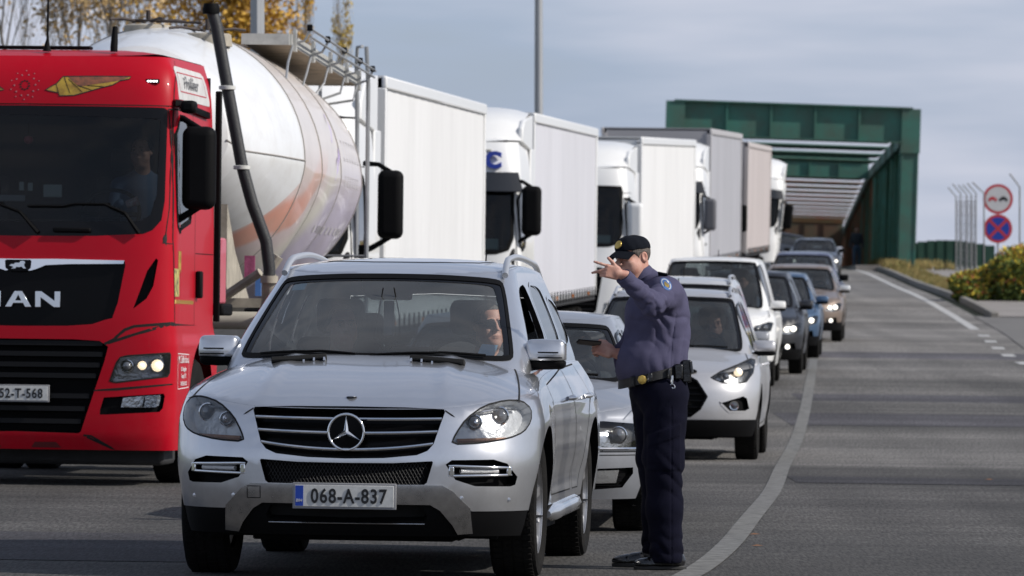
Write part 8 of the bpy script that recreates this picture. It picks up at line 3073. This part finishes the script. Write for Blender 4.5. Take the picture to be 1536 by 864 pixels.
# ------------------------------------------------------------------ green side wall beyond the portal
wl_ = thing('green_fence', 'dark green panelled wall with a bowed top, right of the bridge portal', 'fence')
GW = mat('fence green', (.014, .06, .042), .6, var=.3, vscale=1.5)
xs = np.arange(16.9, 20.9, .42)
Yw = 262
for i, x in enumerate(xs):
    t = (x - 16.9) / 4.0
    zt = 3.42 + 1.05 + .25 * math.sin(t * PI * .95 + .25) 
    MB().bx(x, x + .40, Yw, Yw + .06, 2.9, zt).build('panel', GW, wl_)
    MB().bx(x - .02, x + .02, Yw - .04, Yw + .10, 2.9, zt + .02).build('post', GW, wl_)
# white picket edging at its foot
pk = thing('white_picket', 'low white picket edging at the foot of the dark green wall', 'fence')
for i, x in enumerate(np.arange(17.1, 20.2, .21)):
    MB().prism([(x - .05, 3.3), (x + .05, 3.3), (x + .05, 3.50), (x, 3.58), (x - .05, 3.50)], 256, 256.03).build('picket', mat('picket white', (.5, .5, .5), .6), pk)
MB().bx(17.0, 20.2, 256.03, 256.06, 3.40, 3.44).build('rail', mat('picket white', (.5, .5, .5), .6), pk)

# ------------------------------------------------------------------ security fence with angled tops
sf = thing('security_fence', 'tall wire security fence with tops bent to the left, behind the round signs', 'fence')
FS = mat('fence steel', (.24, .24, .24), .6, .3, var=.2)
MESHW = mat('fence wire', (.16, .16, .165), .6, .3)
for (px, Y, yt, yb_) in ((1434, 210, 295, 380), (1441, 205, 290, 382), (1450, 200, 292, 385), (1457, 196, 292, 388), (1464, 192, 290, 392), (1476, 176, 290, 396)):
    s_ = FPX / Y
    x = (px - 768) / s_
    zt = CAM_H + (475 - yt) / s_
    z0 = gzf(x, Y)
    MB().tube([(x, Y, z0), (x, Y, zt), (x - .28 if px < 1475 else x - .34, Y - .05, zt + .32)], .022, 8).build('post', FS, sf)
P_ = [((px - 768) / (FPX / Y), Y, CAM_H + (475 - 298) / (FPX / Y)) for px, Y in ((1434, 210), (1450, 200), (1464, 192))]
for i in range(22):
    t = i / 21
    Y = 210 - 18 * t; px = 1434 + 30 * t; s_ = FPX / Y
    x = (px - 768) / s_; zt = CAM_H + (475 - 300) / s_
    MB().tube([(x, Y, gzf(x, Y)), (x, Y, zt)], .007, 3, cap=False).build('wire', MESHW, sf)
for k in range(10):
    MB().tube([((px - 768) / (FPX / Y), Y, gzf(15, Y) + .3 + k * .3) for px, Y in ((1434, 210), (1450, 200), (1464, 192))], .008, 3, cap=False).build('cross_wire', MESHW, sf)
MB().tube([(15.4, 182, gzf(15, 182)), (15.4, 182, gzf(15, 182) + 3.3), (15.1, 182, gzf(15, 182) + 3.7)], .025, 8).build('post', FS, sf)

# ------------------------------------------------------------------ road signs on one post
YS = 178.0; sS = FPX / YS
sx_ = (1497 - 768) / sS
sg = thing('sign_post', 'thin post carrying a round overtaking ban above a blue stopping ban', 'sign', loc=(sx_, YS, gzf(sx_, YS)))
z_of = lambda py: CAM_H + (475 - py) / sS - gzf(sx_, YS)
MB().lathe([(.032, 0), (.032, z_of(280))], 12, 'z', c=(0, .04, 0)).build('post', mat('sign post grey', (.35, .35, .36), .5, .5), sg, autosmooth=40)
RED = mat('sign red', (.45, .03, .04), .45)
BLU = mat('sign blue', (.01, .04, .30), .45)
SW = mat('sign white', (.55, .55, .56), .45, var=.1)
def disc(nm, r, y, m, par, z, h=.004, x=0, n=40):
    return MB().lathe([(r, y + h), (r, y), (.001, y)], n, 'y', c=(x, 0, z), cap=True).build(nm, m, par, autosmooth=30)
zt_, rt = z_of(298.5), 22.5 / sS
d1 = disc('no_overtaking_disc', rt, 0, RED, sg, zt_, .02)
disc('white_field', rt * .82, -.004, SW, d1, zt_)
def carpic(cx, m):
    w_ = rt * .58; h_ = rt * .26
    b = MB()
    y0, y1 = -.010, -.0045
    b.prism([(cx - w_ / 2, zt_ - h_ * .25), (cx + w_ / 2, zt_ - h_ * .25), (cx + w_ / 2, zt_ + h_ * .15), (cx + w_ * .3, zt_ + h_ * .2), (cx + w_ * .2, zt_ + h_ * .62), (cx - w_ * .2, zt_ + h_ * .62), (cx - w_ * .3, zt_ + h_ * .2), (cx - w_ / 2, zt_ + h_ * .15)], y0, y1)
    return b
for cx, m in ((-rt * .36, RED), (rt * .36, INK)):
    cp_ = carpic(cx, m).build('car_pictogram', m, d1)
    for s_ in (1, -1):
        MB().bx(cx + s_ * rt * .2 - .028, cx + s_ * rt * .2 + .028, -.0105, -.005, zt_ - rt * .16, zt_ - rt * .06).build('wheel_mark', m, cp_)
zb2, rb2 = z_of(343), 21.5 / sS
d2 = disc('no_stopping_disc', rb2, 0, RED, sg, zb2, .02)
disc('blue_field', rb2 * .80, -.004, BLU, d2, zb2)
for k, a in enumerate((45, -45)):
    MB().box((0, -.0065 - .001 * k, zb2), (rb2 * 1.72, .003, rb2 * .19), rot=(0, R(a), 0)).build('red_bar', RED, d2)
for z in (zt_ , zb2):
    MB().box((0, .035, z), (.12, .03, .04)).build('sign_clamp', TRIM, sg)
